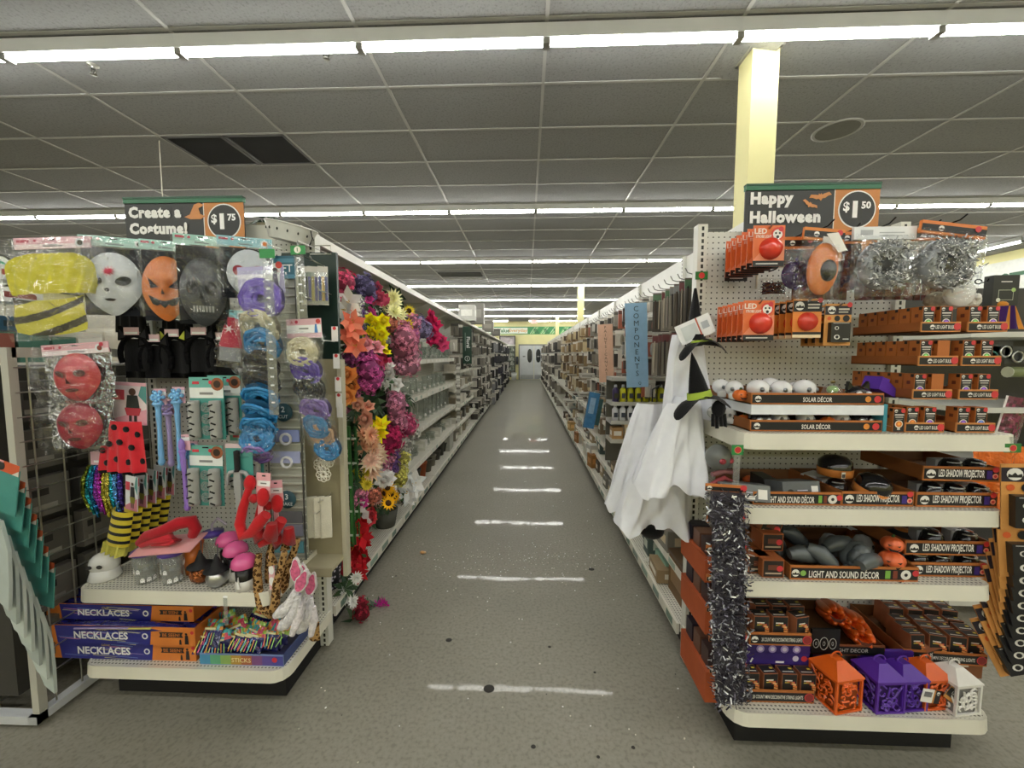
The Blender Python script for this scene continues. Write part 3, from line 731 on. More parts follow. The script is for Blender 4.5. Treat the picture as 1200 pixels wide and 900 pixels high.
# --- red bow / wing set by the ribbons
c = at(272, 372, 1.7)
t = thing('costume_wing_bag', 'red star patterned costume cape in a clear bag left of the hair strip', 'costume', tuple(c), rot=(0,6,0))
m = MB(); m.grid(lambda u, v: ((u-.5)*.09*(.6+.6*v), -.012*math.sin(u*3.1), -.0-v*.13), 8, 8, '#c03248'); m.build('red_cape', 'fabric', t)
m = MB(); m.poly(star(0,-.05,.008,.026,6), '#f2e2e4', -.016); m.build('star_print', 'card', t)
m = MB(); m.grid(lambda u, v: ((u-.5)*.1, -.008*math.sin(u*3.1), -.1-v*.09), 6, 6, '#8f9196'); m.build('grey_sleeve', 'fabric', t)
film_mesh(.12, .22, .03, 40, 'plastic_bag', t, 10, 12); header(.11, .035, '#8fd0dc', '#a9dde5', t, 41, z=.0)

# --- ladybug tutu ----------------------------------------------------
def picture_card(m, w, h, base, tint, figure, legs, y=0):
    m.bbox((-w/2, y, -h), (w/2, y+.003, 0), base)
    m.poly([(-w/2,-h),(w/2,-h),(w/2,-h*.62),(-w/2,-h*.9)], tint, y-.001); m.poly([(w/2,0),(w/2,-h*.5),(w*.28,-h*.3),(w*.38,0)], '#5f9b98', y-.001)
    m.rect(-w*.45,-h*.42,-w*.1,-h*.18,'#d8505e',y-.0015); m.disc(w*.12,-h*.22,w*.1,'#5a4032',y-.002,10); m.poly([(-w*.02,-h*.3),(w*.26,-h*.3),(w*.32,-h*.6),(-w*.06,-h*.6)],figure,y-.002); m.poly([(-w*.1,-h*.6),(w*.36,-h*.6),(w*.3,-h*.78),(-w*.04,-h*.78)],legs,y-.002)
    m.rect(w*.02,-h*.92,w*.1,-h*.78,'#3a3030',y-.002); m.rect(w*.16,-h*.92,w*.24,-h*.78,'#3a3030',y-.002)
Y = 1.68; k = sc(Y); c = at(150, 448, Y)
t = thing('ladybug_tutu', 'red ladybug tutu with black polka dots under a picture card', 'costume', tuple(c), rot=(0,3,0))
m = MB(); picture_card(m, 46*k, 52*k, '#f2dfe3', '#eaa9b8', '#2f3434', '#c2414f'); m.rect(-23*k,-4*k,23*k,0,'#f0b8c4',-.002); m.build('picture_card', 'card', t)
m = MB()
def lad(u, v): return ((u-.5)*(48+16*v)*k, -.028-.02*math.sin(u*math.pi)-.008*math.sin(u*26)*v, (-46-v*62)*k)
m.grid(lad, 40, 8, '#d8323c'); sk = m.build('skirt', 'fabric', t)
m = MB()
for u, v in ((.15,.2),(.4,.12),(.68,.15),(.88,.25),(.1,.6),(.3,.45),(.55,.4),(.78,.5),(.2,.85),(.45,.75),(.66,.8),(.9,.78)):
    p = Vector(lad(u, v)); m.ball((p.x, p.y-.001, p.z), (.016,.004,.014), '#181416', 10, 4)
m.build('polka_dots', 'fabric', sk, kind='stuff')
m = MB(); m.grid(lambda u, v: ((u-.5)*62*k, -.03-.01*math.sin(u*26), (-104-v*8)*k), 30, 2, '#17171a'); m.build('black_hem', 'fabric', sk)

# --- wands -----------------------------------------------------------
def wand(px, py, L, Y, label, c1, rot=0, flake=True):
    c = at(px, py, Y); t = thing('toy_wand', label, 'wand', tuple(c), rot=(0, rot, 0), group='princess wands on the left endcap')
    m = MB(); m.lathe([(0,-L),(.009,-L+.004),(.014,-L+.02),(.009,-L+.035),(.011,-L+.05),(.008,-L*.5),(.011,-L*.3),(.009,-L*.27),(.012,-.07),(.014,-.065),(.014,-.06),(.008,-.055),(0,-.055)], c1, 10); m.build('handle', 'plastic', t)
    m = MB()
    if flake:
        for q in range(6):
            a = math.pi*q/3; m.tube([(0,0,-.028),(.024*math.cos(a),0,-.028+.024*math.sin(a))], [.008,.005], c1, 6); m.ball((.026*math.cos(a),0,-.028+.026*math.sin(a)), .009, c1, 6, 4)
            a += math.pi/6; m.ball((.016*math.cos(a),-.008,-.028+.016*math.sin(a)), .007, shade(c1,1.15), 6, 4)
        m.ball((0,-.004,-.028), .012, c1, 8, 5); m.lathe([(.02,-.062),(.022,-.056),(.016,-.05)], c1, 10)
    else: m.lathe([(.008,-.06),(.013,-.04),(.01,-.02),(0,-.005)], c1, 10)
    m.build('snowflake_head' if flake else 'tip', 'plastic', t)
    m = MB(); m.bbox((-.028,.012,-.062),(.028,.014,.008),'#edbcc8'); m.rect(-.028,-.02,.028,-.004,'#ffffff',.0115); m.rect(-.008,-.004,.008,-.001,'#333333',.011); m.build('card_back', 'card', t)
wand(184,458,.33,1.66,'light blue snowflake wand nearest the ladybug tutu','#7db6e6')
wand(206,456,.36,1.66,'light blue snowflake wand between tutu and bandage cards','#7db6e6')
wand(212,512,.33,1.65,'purple toy wand hanging below the blue wands','#9a78cf',-2,False)
wand(196,470,.3,1.72,'pale lilac wand half hidden between the two blue wands','#b7a5d8')
wand(222,520,.25,1.7,'light blue wand tip hanging behind the lower bandage card','#7db6e6')

# --- wrapped cuff cards ----------------------------------------------
def cuff_card(px, py, Y, label, rot=0):
    c = at(px, py, Y); t = thing('cuff_card', label, 'costume', tuple(c), rot=(0, rot, 0), group='bandage cuff cards')
    m = MB(); m.bbox((-.075,0,-.27),(.075,.003,0),'#4f9c94'); m.rect(-.075,-.09,.075,-.045,'#eef2f0',-.001); m.rect(-.075,-.045,.075,0,'#6fb7ac',-.001)
    m.disc(.05,-.03,.028,'#9a5a3a',-.002); m.disc(.05,-.03,.016,'#3a2a22',-.0025); m.disc(.02,-.022,.008,'#d8404e',-.002); m.rect(-.06,-.03,-.03,-.018,'#d8404e',-.002); m.rect(-.03,-.075,.03,-.065,'#888888',-.002); m.rect(-.014,-.012,.014,-.006,'#111111',-.0022); m.build('card_back', 'card', t)
    for s in (-1, 1):
        m = MB(); prof = []
        for q in range(13): prof.append((.021+.0015*(q % 2), -.1-q*.0135))
        prof = [(0,-.098)]+prof+[(0,-.265)]; m.lathe(prof, '#a9aaa6', 12, c=(s*.047,-.016,0)); cf = m.build('bandage_cuff', 'fabric', t)
        m = MB()
        for q in range(6): m.box((s*.047+(.006 if q % 2 else -.004), -.0385, -.118-q*.026), (.022,.003,.006), '#1a1a1b', (0, 20 if q % 2 else -20, 0))
        m.build('lacing_marks', 'fabric', cf, kind='stuff')
    m = MB()
    for q in range(3):
        for rad in (.02, .013): m.tube([(rad*math.cos(a),-.01,-.13-q*.05+rad*math.sin(a)) for a in [2*math.pi*j/14 for j in range(14)]], .0022, '#8e9b98', 5, close=True)
        for j in range(5): a = 2*math.pi*j/5+.3; m.tube([(0,-.01,-.13-q*.05),(.019*math.cos(a),-.01,-.13-q*.05+.019*math.sin(a))], .002, '#8e9b98', 4)
    m.build('ring_ornament', 'plastic', t)
cuff_card(241,442,1.66,'grey bandage cuffs on teal card, upper front of the four',0); cuff_card(262,440,1.73,'grey bandage cuffs on teal card behind the upper front card',0)
cuff_card(241,522,1.67,'grey bandage cuffs on teal card, lower front below its twin',1); cuff_card(288,505,1.75,'grey ring ornament cuffs on teal card behind the toy dagger',0)
# --- sai dagger --------------------------------------------------------
c = at(277, 526, 1.66); t = thing('toy_dagger', 'grey plastic sai dagger with black grip hanging below the cuff cards', 'toy weapon', tuple(c))
m = MB(); m.lathe([(0,-.005),(.012,-.01),(.012,-.02),(.011,-.095),(.014,-.1),(0,-.1)], '#17181a', 10); m.build('grip', 'rubber', t)
m = MB(); m.prism([(-.014,-.1),(.014,-.1),(.017,-.15),(.006,-.32),(0,-.335),(-.006,-.32),(-.017,-.15)], -.006, .006, '#a4a6a6'); m.build('blade', 'plastic', t)
for s in (-1,1):
    m = MB(); m.tube([(s*.012,0,-.1),(s*.034,0,-.105),(s*.048,0,-.125),(s*.046,0,-.15),(s*.052,0,-.165)], [.008,.009,.008,.006,.003], '#a4a6a6', 8); m.build('prong', 'plastic', t)
m = MB(); m.bbox((-.06,.014,-.13),(.06,.016,.02),'#4f9c94'); m.rect(-.06,-.0,.06,.02,'#e9cfd5',.0135); m.build('card_back', 'card', t)
# bandage shoulder hook tail
c = at(302,604,1.7); m = MB(); m.tube([(0,0,0),(.02,-.02,-.015)], .0035, '#dedcd2', 6); m.build('peg_hook', 'plastic', loc=tuple(c), label='short white peg hook poking out beside the red devil set', cat='hook')

# --- clip strips of coiled hair ----------------------------------------
def coil(px, py, Y, r, col, label, rx=0, ry=0, bag=True, seed=0, group='coiled hair bags on clip strips', flat=.9):
    c = at(px, py, Y); t = thing('hair_coil_bag', label, 'hair piece', tuple(c), rot=(rx, ry, rr(-8, 8)), group=group)
    m = MB(); rnd = random.Random(seed); pts = []; n = 90
    for q in range(n):
        a = q*.42; rad = r*(.25+.7*q/n) ; pts.append((rad*math.cos(a)+rnd.uniform(-.003,.003), -.012+rnd.uniform(-.008,.008), rad*math.sin(a)*flat+rnd.uniform(-.003,.003)))
    m.tube(pts, r*.105, col, 5); m.build('hair_coil', 'wrap', t)
    m = MB(); m.lathe([(r*.9,0),(r*.85,.01),(0,.012)], shade(col,.55), 14, ax='y', c=(0,.014,0)); m.build('hair_backing', 'fabric', t)
    if bag: film_mesh(r*2.3, r*2.4, .035, seed, 'plastic_bag', t, 10, 10, .008).location = (0, 0, r*1.2)
    return t
cols = {'purple':'#6a4fc0','cream':'#d8cfae','blue':'#2f8fd0','black':'#2c2c30','peach':'#dcb694','lilac':'#8f73c6'}
seq = [(308,350,27,'purple',0),(306,382,25,'cream',20),(309,402,24,'blue',25),(308,428,22,'black',30),(307,447,22,'black',35),(306,464,22,'blue',40),(305,482,22,'blue',45),(304,498,21,'blue',40),(303,513,21,'blue',0),(302,530,18,'lilac',40)]
for i, (px, py, r, cn, rx) in enumerate(seq):
    Y = 1.60+.012*i; coil(px, py, Y, r*sc(Y), cols[cn], f'{cn} coiled hair bag on the left hair strip, {ORD[i]} from the top', rx, 0, i < 5 or i == 8, 50+i)
seq2 = [(356,412,20,'cream',0),(360,432,20,'purple',25),(364,456,20,'black',10),(371,478,19,'lilac',25),(372,498,18,'blue',20),(378,507,18,'peach',25),(385,525,17,'blue',10)]
for i, (px, py, r, cn, rx) in enumerate(seq2):
    Y = 1.64+.02*i; coil(px, py, Y, r*sc(Y), cols[cn], f'{cn} coiled hair bag on the right hair strip, {ORD[i]} from the top', rx, 8, True, 70+i)
# header cards and back cards of the two strips
for i, (px, py, w) in enumerate(((305,318,56),(356,382,42))):
    Y = 1.62+.04*i; k = sc(Y); c = at(px, py, Y); m = MB()
    lbs = ['lilac header card with a posing figure at top of the left hair strip', 'pink and white header card at the top of the right hair strip'][i]
    t = thing('header_card', lbs, 'card', tuple(c), rot=(0,-2,0))
    if i == 0:
        m.bbox((-w/2*k,0,-.09),(w/2*k,.003,.02),'#b9b4dc'); m.rect(-w/2*k,-.03,w*.2*k,-.01,'#e6e2f2',-.001); m.poly([(.02,-.09),(.07,-.09),(.09,.03),(.055,.03)],'#eceff2',-.001); m.disc(.062,-.0,.012,'#4a3a48',-.002); m.poly([(.045,-.07),(.075,-.07),(.07,-.012),(.052,-.012)],'#5c5878',-.002); m.disc(.08,.022,.014,'#d44a44',-.002)
    else:
        m.bbox((-w/2*k,0,-.05),(w/2*k,.003,.03),'#f0c3cd'); m.rect(-w/2*k,-.03,w/2*k,.004,'#ffffff',-.001); m.text('A', -.05, .016, .012, '#c9405a', -.002); m.disc(-.03,.017,.007,'#c9405a',-.002); m.rect(-.02,-.014,.02,-.008,'#888888',-.002); m.poly([(.045,-.03),(.06,-.03),(.056,.006),(.049,.006)],'#4a86c8',-.002); m.disc(.063,.018,.01,'#d44a44',-.002)
    m.build('printed_card', 'card', t)
for i, (px, py) in enumerate(((392,388),(394,420),(396,447),(397,466),(398,478))):
    c = at(px, py, 1.72+i*.02); m = MB(); m.bbox((-.014,0,-.045),(.014,.002,.02),'#f4f2f0'); m.disc(0,.012,.008,'#d03a3c',-.001,10); m.build('card_back', 'card', loc=tuple(c), label=f'white card edge with red dot beside the right hair strip, {ORD[i]} from the top', cat='card', group='card edges beside the right hair strip')
# clear plastic clip strips with green tops
for i, (px, p0, p1, lb) in enumerate(((313,292,488,'clear plastic clip strip with green top in front of the left hair bags'),(349,288,372,'clear plastic clip strip with a round price tag beside the craft display'))):
    Y = 1.575+.05*i; k = sc(Y); c = at(px, p0, Y); t = thing('clip_strip', lb, 'clip strip', tuple(c), rot=(0,-2 if i else 0,0))
    L = (p1-p0)*k
    m = MB(); m.bbox((-.02,-.0015,-L),(.02,.0015,-.03),'#dfe6ea'); m.build('strip', 'clear', t)
    m = MB(); m.bbox((-.03,-.004,-.035),(.03,.001,0),'#2f8f4a'); 
    if i: m.disc(0,-.017,.014,'#f2efe2',-.0055); m.text('1', 0, -.017, .014, '#1d5a30', -.0065, .03)
    m.build('price_top', 'card', t)
    m = MB()
    for q in range(int(L/.035)-1): m.box((0,-.003,-.05-q*.035), (.012,.004,.006), '#f4f8fa')
    m.build('clip_teeth', 'plastic', t, kind='stuff')
    m = MB(); m.tube([(0,.0,0),(0,.0,.02),(0,.25,.03)], .002, '#b5b4ae', 5); m.build('hanger_wire', 'metal', t)
# ================================================================== craft wing beside the left endcap
Y = 1.78; k = sc(Y)
t = thing('craft_rack', 'narrow slatted craft display rack with round step signs beside hair strips', 'rack', tuple(at(340, 655, Y)))
H = (655-287)*k; w = .16
m = MB(); m.bbox((-w/2,.012,0),(w/2,.02,H),'#a7a99e'); m.build('back_board', 'steel', t)
for q in range(34):
    z = .02+q*(H-.12)/34
    m = MB(); m.bbox((-w/2,0,z),(w/2,.012,z+.006),'#c3c4b9'); m.build('slat', 'steel', t)
m = MB()
for s in (-1,1): m.tube([(s*w/2,-.004,0),(s*w/2,-.004,H-.1)], .004, '#777a78', 6)
m.build('side_wire', 'metal', t)
m = MB(); m.bbox((-w/2,-.006,H-.1),(w/2,.004,H),'#2c6478'); m.rect(-w/2,-.0+H-.1,w/2,H-.082,'#4f8aa0',-.008); m.rect(-w/2,H-.03,w/2,H-.012,'#4f8aa0',-.008); m.text('CRAFT', 0, H-.055, .034, '#e6efef', -.008, .01, maxw=w*.94); m.build('header_sign', 'card', t)
for py, a, b in ((483,'2','CUT'),(585,'3','MAKE')):
    z = at(340,py,Y).z-at(340,655,Y).z; m = MB(); m.lathe([(.042,0),(.042,.004),(0,.004)], '#25505c', 20, ax='y', c=(.0,-.002,z)); m.text(a,0,z+.014,.026,'#dfe9ea',-.008,.02); m.text(b,0,z-.02,.016,'#dfe9ea',-.008,.005); m.build('step_sign', 'card', t)
m = MB()
for py, c1 in ((510,'#8f9bd0'),(535,'#a9b0d8'),(620,'#8a8ea0'),(640,'#5f9aa6'),(605,'#6a6d70')):
    z = at(340,py,Y).z-at(340,655,Y).z; m.bbox((-.07,-.006,z-.03),(.07,-.001,z+.025),c1)
for py in (514, 541):
    z = at(340,py,Y).z-at(340,655,Y).z; m.tube([(.024*math.cos(a)+.01,-.012,z+.024*math.sin(a)) for a in [2*math.pi*j/18 for j in range(18)]], .006, '#e4e6ea', 6, close=True)
m.build('sample_rings', 'plastic', t, kind='stuff')
# beige wing panel facing the camera
Y = 1.925; k = sc(Y); c = at(372, 650, Y)
t = thing('wing_panel', 'beige side panel with dark green top and hooks beside the craft display', 'display panel', tuple(c))
x0, x1 = at(338,500,Y).x-c.x, at(400,500,Y).x-c.x; H = at(372,296,Y).z-c.z
m = MB(); m.bbox((x0,0,0),(x1,.02,H*.66),'#a9a184'); m.build('board', 'kraft', t)
m = MB(); m.bbox((x0,0,H*.66),(x1,.02,H-.0),'#173027'); m.build('green_board', 'card', t)
m = MB(); m.bbox((x0,-.14,-.01),(x1,.02,.005),'#b9b294'); m.bbox((x0,-.15,-.03),(x1,-.14,.01),'#a9a184'); m.build('tray', 'kraft', t)
m = MB(); m.bbox((x1-.004,-.02,-.1),(x1+.018,.02,H*.66),'#c3bda6'); m.build('side_flange', 'steel', t)
for i, (px, py) in enumerate(((365,305),(380,312),(372,352),(388,345),(392,400),(388,578),(385,590))):
    p = at(px, py, Y)-c; m = MB(); m.tube([(p.x,0,p.z),(p.x+.01,-.13,p.z),(p.x+.012,-.15,p.z+.012)], .003, '#c9c7bd', 5); m.build('peg_hook', 'metal', t)
m = MB(); m.tube([(x1-.1,-.05,H-.02),(x1,-.05,H-.02),(x1,-.05,H+.02),(x1-.1,-.05,H+.02)], .003, '#cfcdc4', 5); m.build('label_holder', 'metal', t)
# small hanging packs on the wing
for i, (px, cl, lb) in enumerate(((358,('#2a2a2e','#3a3a40'),'black pen pack nearest the slatted craft rack'),(366,('#5a4f9a','#c8b060'),'purple and gold pen pack in the middle of the wing panel'),(378,('#46509a','#d6a850'),'blue and gold pen pack at the right of the wing panel'))):
    p = at(px, 312, 1.87); g = thing('pen_pack', lb, 'stationery', tuple(p), rot=(0,0,25)); 
    m = MB(); m.bbox((-.022,0,-.18),(.022,.004,0),'#dcd9cf'); m.build('card_back', 'card', g)
    for q in range(3): m = MB(); m.tube([(-.014+q*.014,-.006,-.16),(-.014+q*.014,-.006,-.05)], .006, cl[q % 2], 7); m.build('pen', 'plastic', g)
    m = MB(); m.bbox((-.022,-.016,-.175),(.022,-.0005,-.03),'#ffffff'); m.build('blister', 'clear', g)
for i, (px, py) in enumerate(((376,545),(383,540),(379,556))):
    p = at(px, py, 1.85-.02*i); m = MB()
    for q in range(8):
        a = 2*math.pi*q/8; m.tube([(.022*math.cos(a)+.014*math.cos(b),0,.022*math.sin(a)+.014*math.sin(b)) for b in [2*math.pi*j/9 for j in range(9)]], .0026, '#dcd9cb', 4, close=True)
    m.tube([(.014*math.cos(b),0,.014*math.sin(b)) for b in [2*math.pi*j/12 for j in range(12)]], .004, '#e4e1d4', 4, close=True)
    m.build('crochet_doily', 'fabric', loc=tuple(p), rot=(0,rr(-20,20),0), label=f'round off-white crochet doily hanging on the wing panel, {ORD[i]} in the cluster', cat='doily', group='crochet doilies')
for i, (px, cl) in enumerate(((365,'#dcd8c4'),(374,'#e4e0cf'),(382,'#dedac8'))):
    p = at(px, 606, 1.84); g = thing('stretched_canvas', f'small off-white canvas pack on the wing panel, {ORD[i]} from the left', 'canvas', tuple(p), rot=(0,0,18), group='small canvas packs')
    m = MB(); m.bbox((-.025,-.008,-.1),(.025,.008,.1),cl); m.build('canvas', 'fabric', g); m = MB(); m.bbox((-.025,-.0095,-.1),(-.018,-.0082,.1),'#c9c5b2'); m.build('folded_edge', 'fabric', g)

# ================================================================== hanging sets at the right edge
def leop(nt, N, L, b, co):
    v = N.new('ShaderNodeTexVoronoi'); v.inputs['Scale'].default_value = 75; L.new(co, v.inputs[0])
    L.new(ramp(N, L, v.outputs[0], [(0,'#3a2a1c'),(.22,'#6b4a2a'),(.34,'#2a1c12'),(.44,'#2a1c12'),(.5,'#a98455'),(1,'#b8935f')]), b.inputs['Base Color'])
nodes_mat('leopard', .95, leop, spec=.1)
def set_piece(px, py, Y, label, cat, col, kind, rot=0, mat='fabric'):
    t = thing('costume_set', label, cat, tuple(at(px, py, Y)), rot=(0, rot, 0)); return t
red = '#c8262c'
for i, (px, py, Y, ro, lb) in enumerate(((303,566,1.60,4,'red devil tail and bow set with pink tag card, front one'),(318,575,1.66,-3,'red devil tail set tucked behind the front red set'))):
    t = set_piece(px, py, Y, lb, 'costume', red, 'devil', ro)
    m = MB(); m.bbox((-.01,.0,-.05),(.05,.003,.045),'#f2b5bd'); m.rect(-.005,-.012,.05,.012,'#ffffff',-.001); m.rect(.01,-.002,.035,.003,'#777777',-.002); m.rect(.015,.03,.03,.036,'#222222',-.002); m.build('tag_card', 'card', t)
    m = MB(); m.ball((-.03,-.01,-.0),(.024,.02,.035),red,10,7); m.ball((.028,-.012,-.055),(.026,.02,.04),red,10,7); m.ball((-.005,-.02,-.06),(.02,.016,.02),shade(red,.9),9,6); m.build('bow', 'fabric', t)
    m = MB(); m.tube([(-.03,-.015,-.02),(-.05,-.02,-.1),(-.06,-.025,-.17),(-.04,-.03,-.22),(0,-.03,-.2),(.03,-.03,-.15),(.055,-.03,-.12)], [.014,.018,.02,.022,.024,.026,.022], red, 9); m.build('tail', 'fabric', t)
    m = MB(); m.tube([(.0,-.02,-.17),(.03,-.02,-.23),(.07,-.02,-.22),(.075,-.02,-.16)], [.02,.03,.032,.02], shade(red,.85), 9); m.build('tail_tip', 'fabric', t)
    m = MB(); m.bbox((.0,-.0,-.2),(.02,.004,-.05),'#f2b5bd'); m.build('pink_strip', 'card', t)
for i, (px, py, Y, ro, lb) in enumerate(((318,668,1.58,0,'leopard print tail and ear set hanging over the shelf edge'),(332,650,1.66,6,'leopard print set behind the front leopard set'))):
    t = set_piece(px, py, Y, lb, 'costume', red, 'leo', ro)
    m = MB(); m.tube([(-.05,0,.07),(-.055,-.01,0),(-.05,-.015,-.08),(-.035,-.02,-.15),(0,-.02,-.18),(.025,-.02,-.13),(.03,-.015,-.05),(.05,-.01,.02),(.06,0,.08)], [.012,.016,.018,.02,.02,.018,.016,.015,.012], '#b08a58', 9); m.build('tail', 'leopard', t)
    m = MB(); m.prism([(-.01,.02),(.03,.03),(.005,.1)], -.012, .0, '#b08a58'); m.build('ear', 'leopard', t)
    m = MB(); m.bbox((-.012,-.0,-.1),(.012,.004,.06),'#f0c0c6'); m.disc(0,-.05,.012,'#ffffff',-.001,10,.02); m.disc(0,-.0,.012,'#ffffff',-.001,10,.02); m.build('tag_card', 'card', t)
for i, (px, py, Y, ro, lb) in enumerate(((349,690,1.56,8,'white and pink bunny ear set hanging at the shelf corner'),(362,694,1.66,-2,'pink bunny ear set behind the front bunny ears'))):
    t = set_piece(px, py, Y, lb, 'costume', red, 'bunny', ro)
    for s, rz in ((-1,-8),(1,16)):
        m = MB(); out = [(.026*math.sin(a)*(1 if math.cos(a) < .2 else .7), -.0+.055*-math.cos(a)*-1) for a in [2*math.pi*q/16 for q in range(16)]]
        m.M = TR((s*.02, -.01*s, .045+(.03 if s < 0 else 0)), ry=rz); m.prism(out, -.005, .005, '#efe9ea'); m.prism([(x*.8,z*.85) for x, z in out], -.009, -.0055, '#dc6f93'); m.build('bunny_ear', 'fur', t)
    m = MB()
    m.tube([(.0,-.01,.0),(-.02,-.014,-.06),(-.05,-.018,-.1),(-.075,-.02,-.12)],[.014,.022,.024,.012],'#e9e7ea',9); m.tube([(.01,-.01,-.02),(.005,-.016,-.09),(-.03,-.02,-.15),(-.05,-.02,-.17)],[.012,.022,.024,.012],'#e4e2e6',9); m.tube([(.02,-.01,-.06),(.02,-.014,-.12),(.005,-.018,-.19)],[.012,.02,.012],'#efe9ee',9)
    m.build('fluffy_tail', 'fur', t)
    m = MB(); m.tube([(.01,0,-.02),(.02,-.005,-.09),(.0,-.005,-.15)], .006, '#b9a9c4', 6); m.build('ribbon', 'fabric', t)
# small orange bag low at the corner
m = MB(); m.grid(lambda u, v: ((u-.5)*.05,-.012*math.sin(u*3.1),-v*.09), 6, 6, '#c8803a'); m.build('leopard_bag', 'leopard', loc=tuple(at(368,728,1.72)), label='small leopard print pouch on the base deck behind the bunny ears', cat='pouch')

# --- metallic braids
t = thing('metallic_braid_pack', 'metallic teal purple and yellow braid pack left of bee leg warmers', 'costume', tuple(at(122, 545, 1.67)))
for q, cl in enumerate(('#6f7a2a','#1f7f8c','#2a6fa0','#8a3aa8','#b03ab0','#b8b040','#c0b850','#2aa0b8','#5a8fd0','#4a3a90')):
    x = -.085+q*.018; m = MB(); m.tube([(x*.8,-.0,0),(x,-.012+.004*(q % 2),-.06),(x*1.02,-.014,-.13),(x*.95+.012,-.008,-.21-.012*(q % 3))], [.006,.011,.011,.006], cl, 7); m.build('braid', 'foil', t)
m = MB(); m.bbox((-.065,.004,-.02),(.065,.007,.06),'#e4bcc6'); m.rect(-.05,.01,.0,.02,'#ffffff',.003); m.build('card_back', 'card', t)
# --- bee leg warmers
for i in range(5):
    Y = 1.64+i*.045; px = 154+i*11; py = 558-i*4
    t = thing('leg_warmer_pack', f'black and yellow striped bee leg warmers on picture card, {ORD[i]} from the front', 'costume', tuple(at(px, py, Y)), rot=(0, 6, -14), group='bee leg warmer packs')
    m = MB(); picture_card(m, .075, .155, '#e9edf0', '#d88b9c', '#2f2f33', '#8f8a34'); m.build('picture_card', 'card', t)
    m = MB(); st = lambda u, v: '#1a1a1a' if int(v*9) % 2 else '#dcc83a'
    m.grid(lambda u, v: (-.02+(.055+.01*v)*math.cos(math.pi+u*math.pi)-.012*v*3, -.012-.03*math.sin(u*math.pi), -.15-v*.165), 12, 22, '#dcc83a', colfn=st); m.build('striped_warmer', 'fabric', t)
    if i < 2: 
        m = MB(); m.grid(lambda u, v: (-.06+(u-.5)*.12, -.02-.02*math.sin(u*25)-.01*v, -.31-v*.05), 26, 3, '#cfc860', smooth=False); m.build('tulle_frill', 'fabric', t)
# --- folded red devil pack lying across
t = thing('folded_costume', 'red folded devil costume on a pink card lying over the cups', 'costume', tuple(at(199, 628, 1.62)), rot=(0, -6, 0))
m = MB(); m.tube([(-.13,-.01,-.015),(-.07,-.03,.02),(.0,-.03,.035),(.07,-.02,.06),(.11,0,.055),(.12,0,.02),(.1,0,-.01)], [.016,.022,.024,.026,.028,.024,.018], '#b01f2a', 9); m.build('tail', 'fabric', t)
m = MB(); m.tube([(-.11,-.02,-.02),(-.04,-.03,.0),(.03,-.03,.005),(.06,-.03,-.01),(.02,-.03,-.02),(-.06,-.02,-.02)], [.014,.018,.02,.016,.014,.012], '#c2303a', 8); m.build('horns', 'fabric', t)
m = MB(); m.M = TR((0,0,-.034), rx=20, ry=0); m.bbox((-.14,-.06,-.002),(.13,.05,.002),'#e6a9ab'); m.build('card_back', 'card', t)

# ================================================================== things on the left shelf
ZS = .56
def on(px, Y, z=ZS): 
    p = at(px, 680, Y); return (p.x, Y, z)
t = thing('skull_ornament', 'small white ceramic skull ornament at the left of the shelf', 'ornament', on(124, 1.64), rot=(0,0,10))
m = MB(); m.ball((0,0,.07),(.055,.05,.05),'#e6e6e4',14,9); m.build('cranium', 'gloss', t); m = MB(); m.lathe([(0,0),(.05,0),(.058,.01),(.045,.05),(.03,.055)],'#e6e6e4',14); m.build('base', 'gloss', t)
m = MB(); m.disc(-.02,.075,.012,'#3a3a3a',-.052,10,.009); m.disc(.02,.075,.012,'#3a3a3a',-.052,10,.009); m.build('eye_sockets', 'matte', t)
def cup(px, Y, label, lid):
    t = thing('lidded_tumbler', label, 'cup', on(px, Y), group='clear ghost tumblers')
    m = MB(); m.lathe([(0,.003),(.034,.003),(.045,.13),(.043,.13),(.032,.008),(0,.008)],'#ffffff',18); b = m.build('clear_cup', 'clear', t)
    m = MB()
    for q in range(11):
        a = q*2.4; z = .02+.1*(q % 5)/5; r = .0355+.009*z/.13+.0012; M_ = TR((r*math.cos(a), r*math.sin(a), z), rz=math.degrees(a)+90); m.M = M_
        m.poly([(-.008,-.008),(-.004,-.004),(0,-.008),(.004,-.004),(.008,-.008),(.008,.006),(.004,.013),(-.004,.013),(-.008,.006)], '#f4f4f4', 0); m.disc(-.003,.006,.0017,'#222222',-.0004,6); m.disc(.003,.006,.0017,'#222222',-.0004,6)
    m.M = Matrix.Identity(4); m.build('ghost_print', 'card', b, kind='stuff')
    m = MB(); m.lathe([(.046,.128),(.049,.13),(.049,.142),(.04,.148),(0,.148)], lid, 18); l = m.build('lid', 'plastic', t)
    return t
cup(172, 1.62, 'clear tumbler with white ghost print and purple lid, left of two', '#5a3f9a'); cup(203, 1.62, 'clear tumbler with white ghost print and purple lid, right of two', '#5a3f9a')
t = thing('pumpkin_tumbler', 'clear orange tumbler with straw behind the ghost tumblers', 'cup', on(228, 1.7)); m = MB(); m.lathe([(0,0),(.03,0),(.04,.13),(.038,.13)],'#e07a30',14); m.build('cup', 'plastic', t); m = MB(); m.lathe([(.043,.13),(.045,.145),(0,.148)],'#e0702a',14); m.build('lid', 'plastic', t); m = MB(); m.tube([(0,0,.14),(0,0,.19),(.03,0,.24)],.005,'#6a4fc0',6); m.build('straw', 'plastic', t)
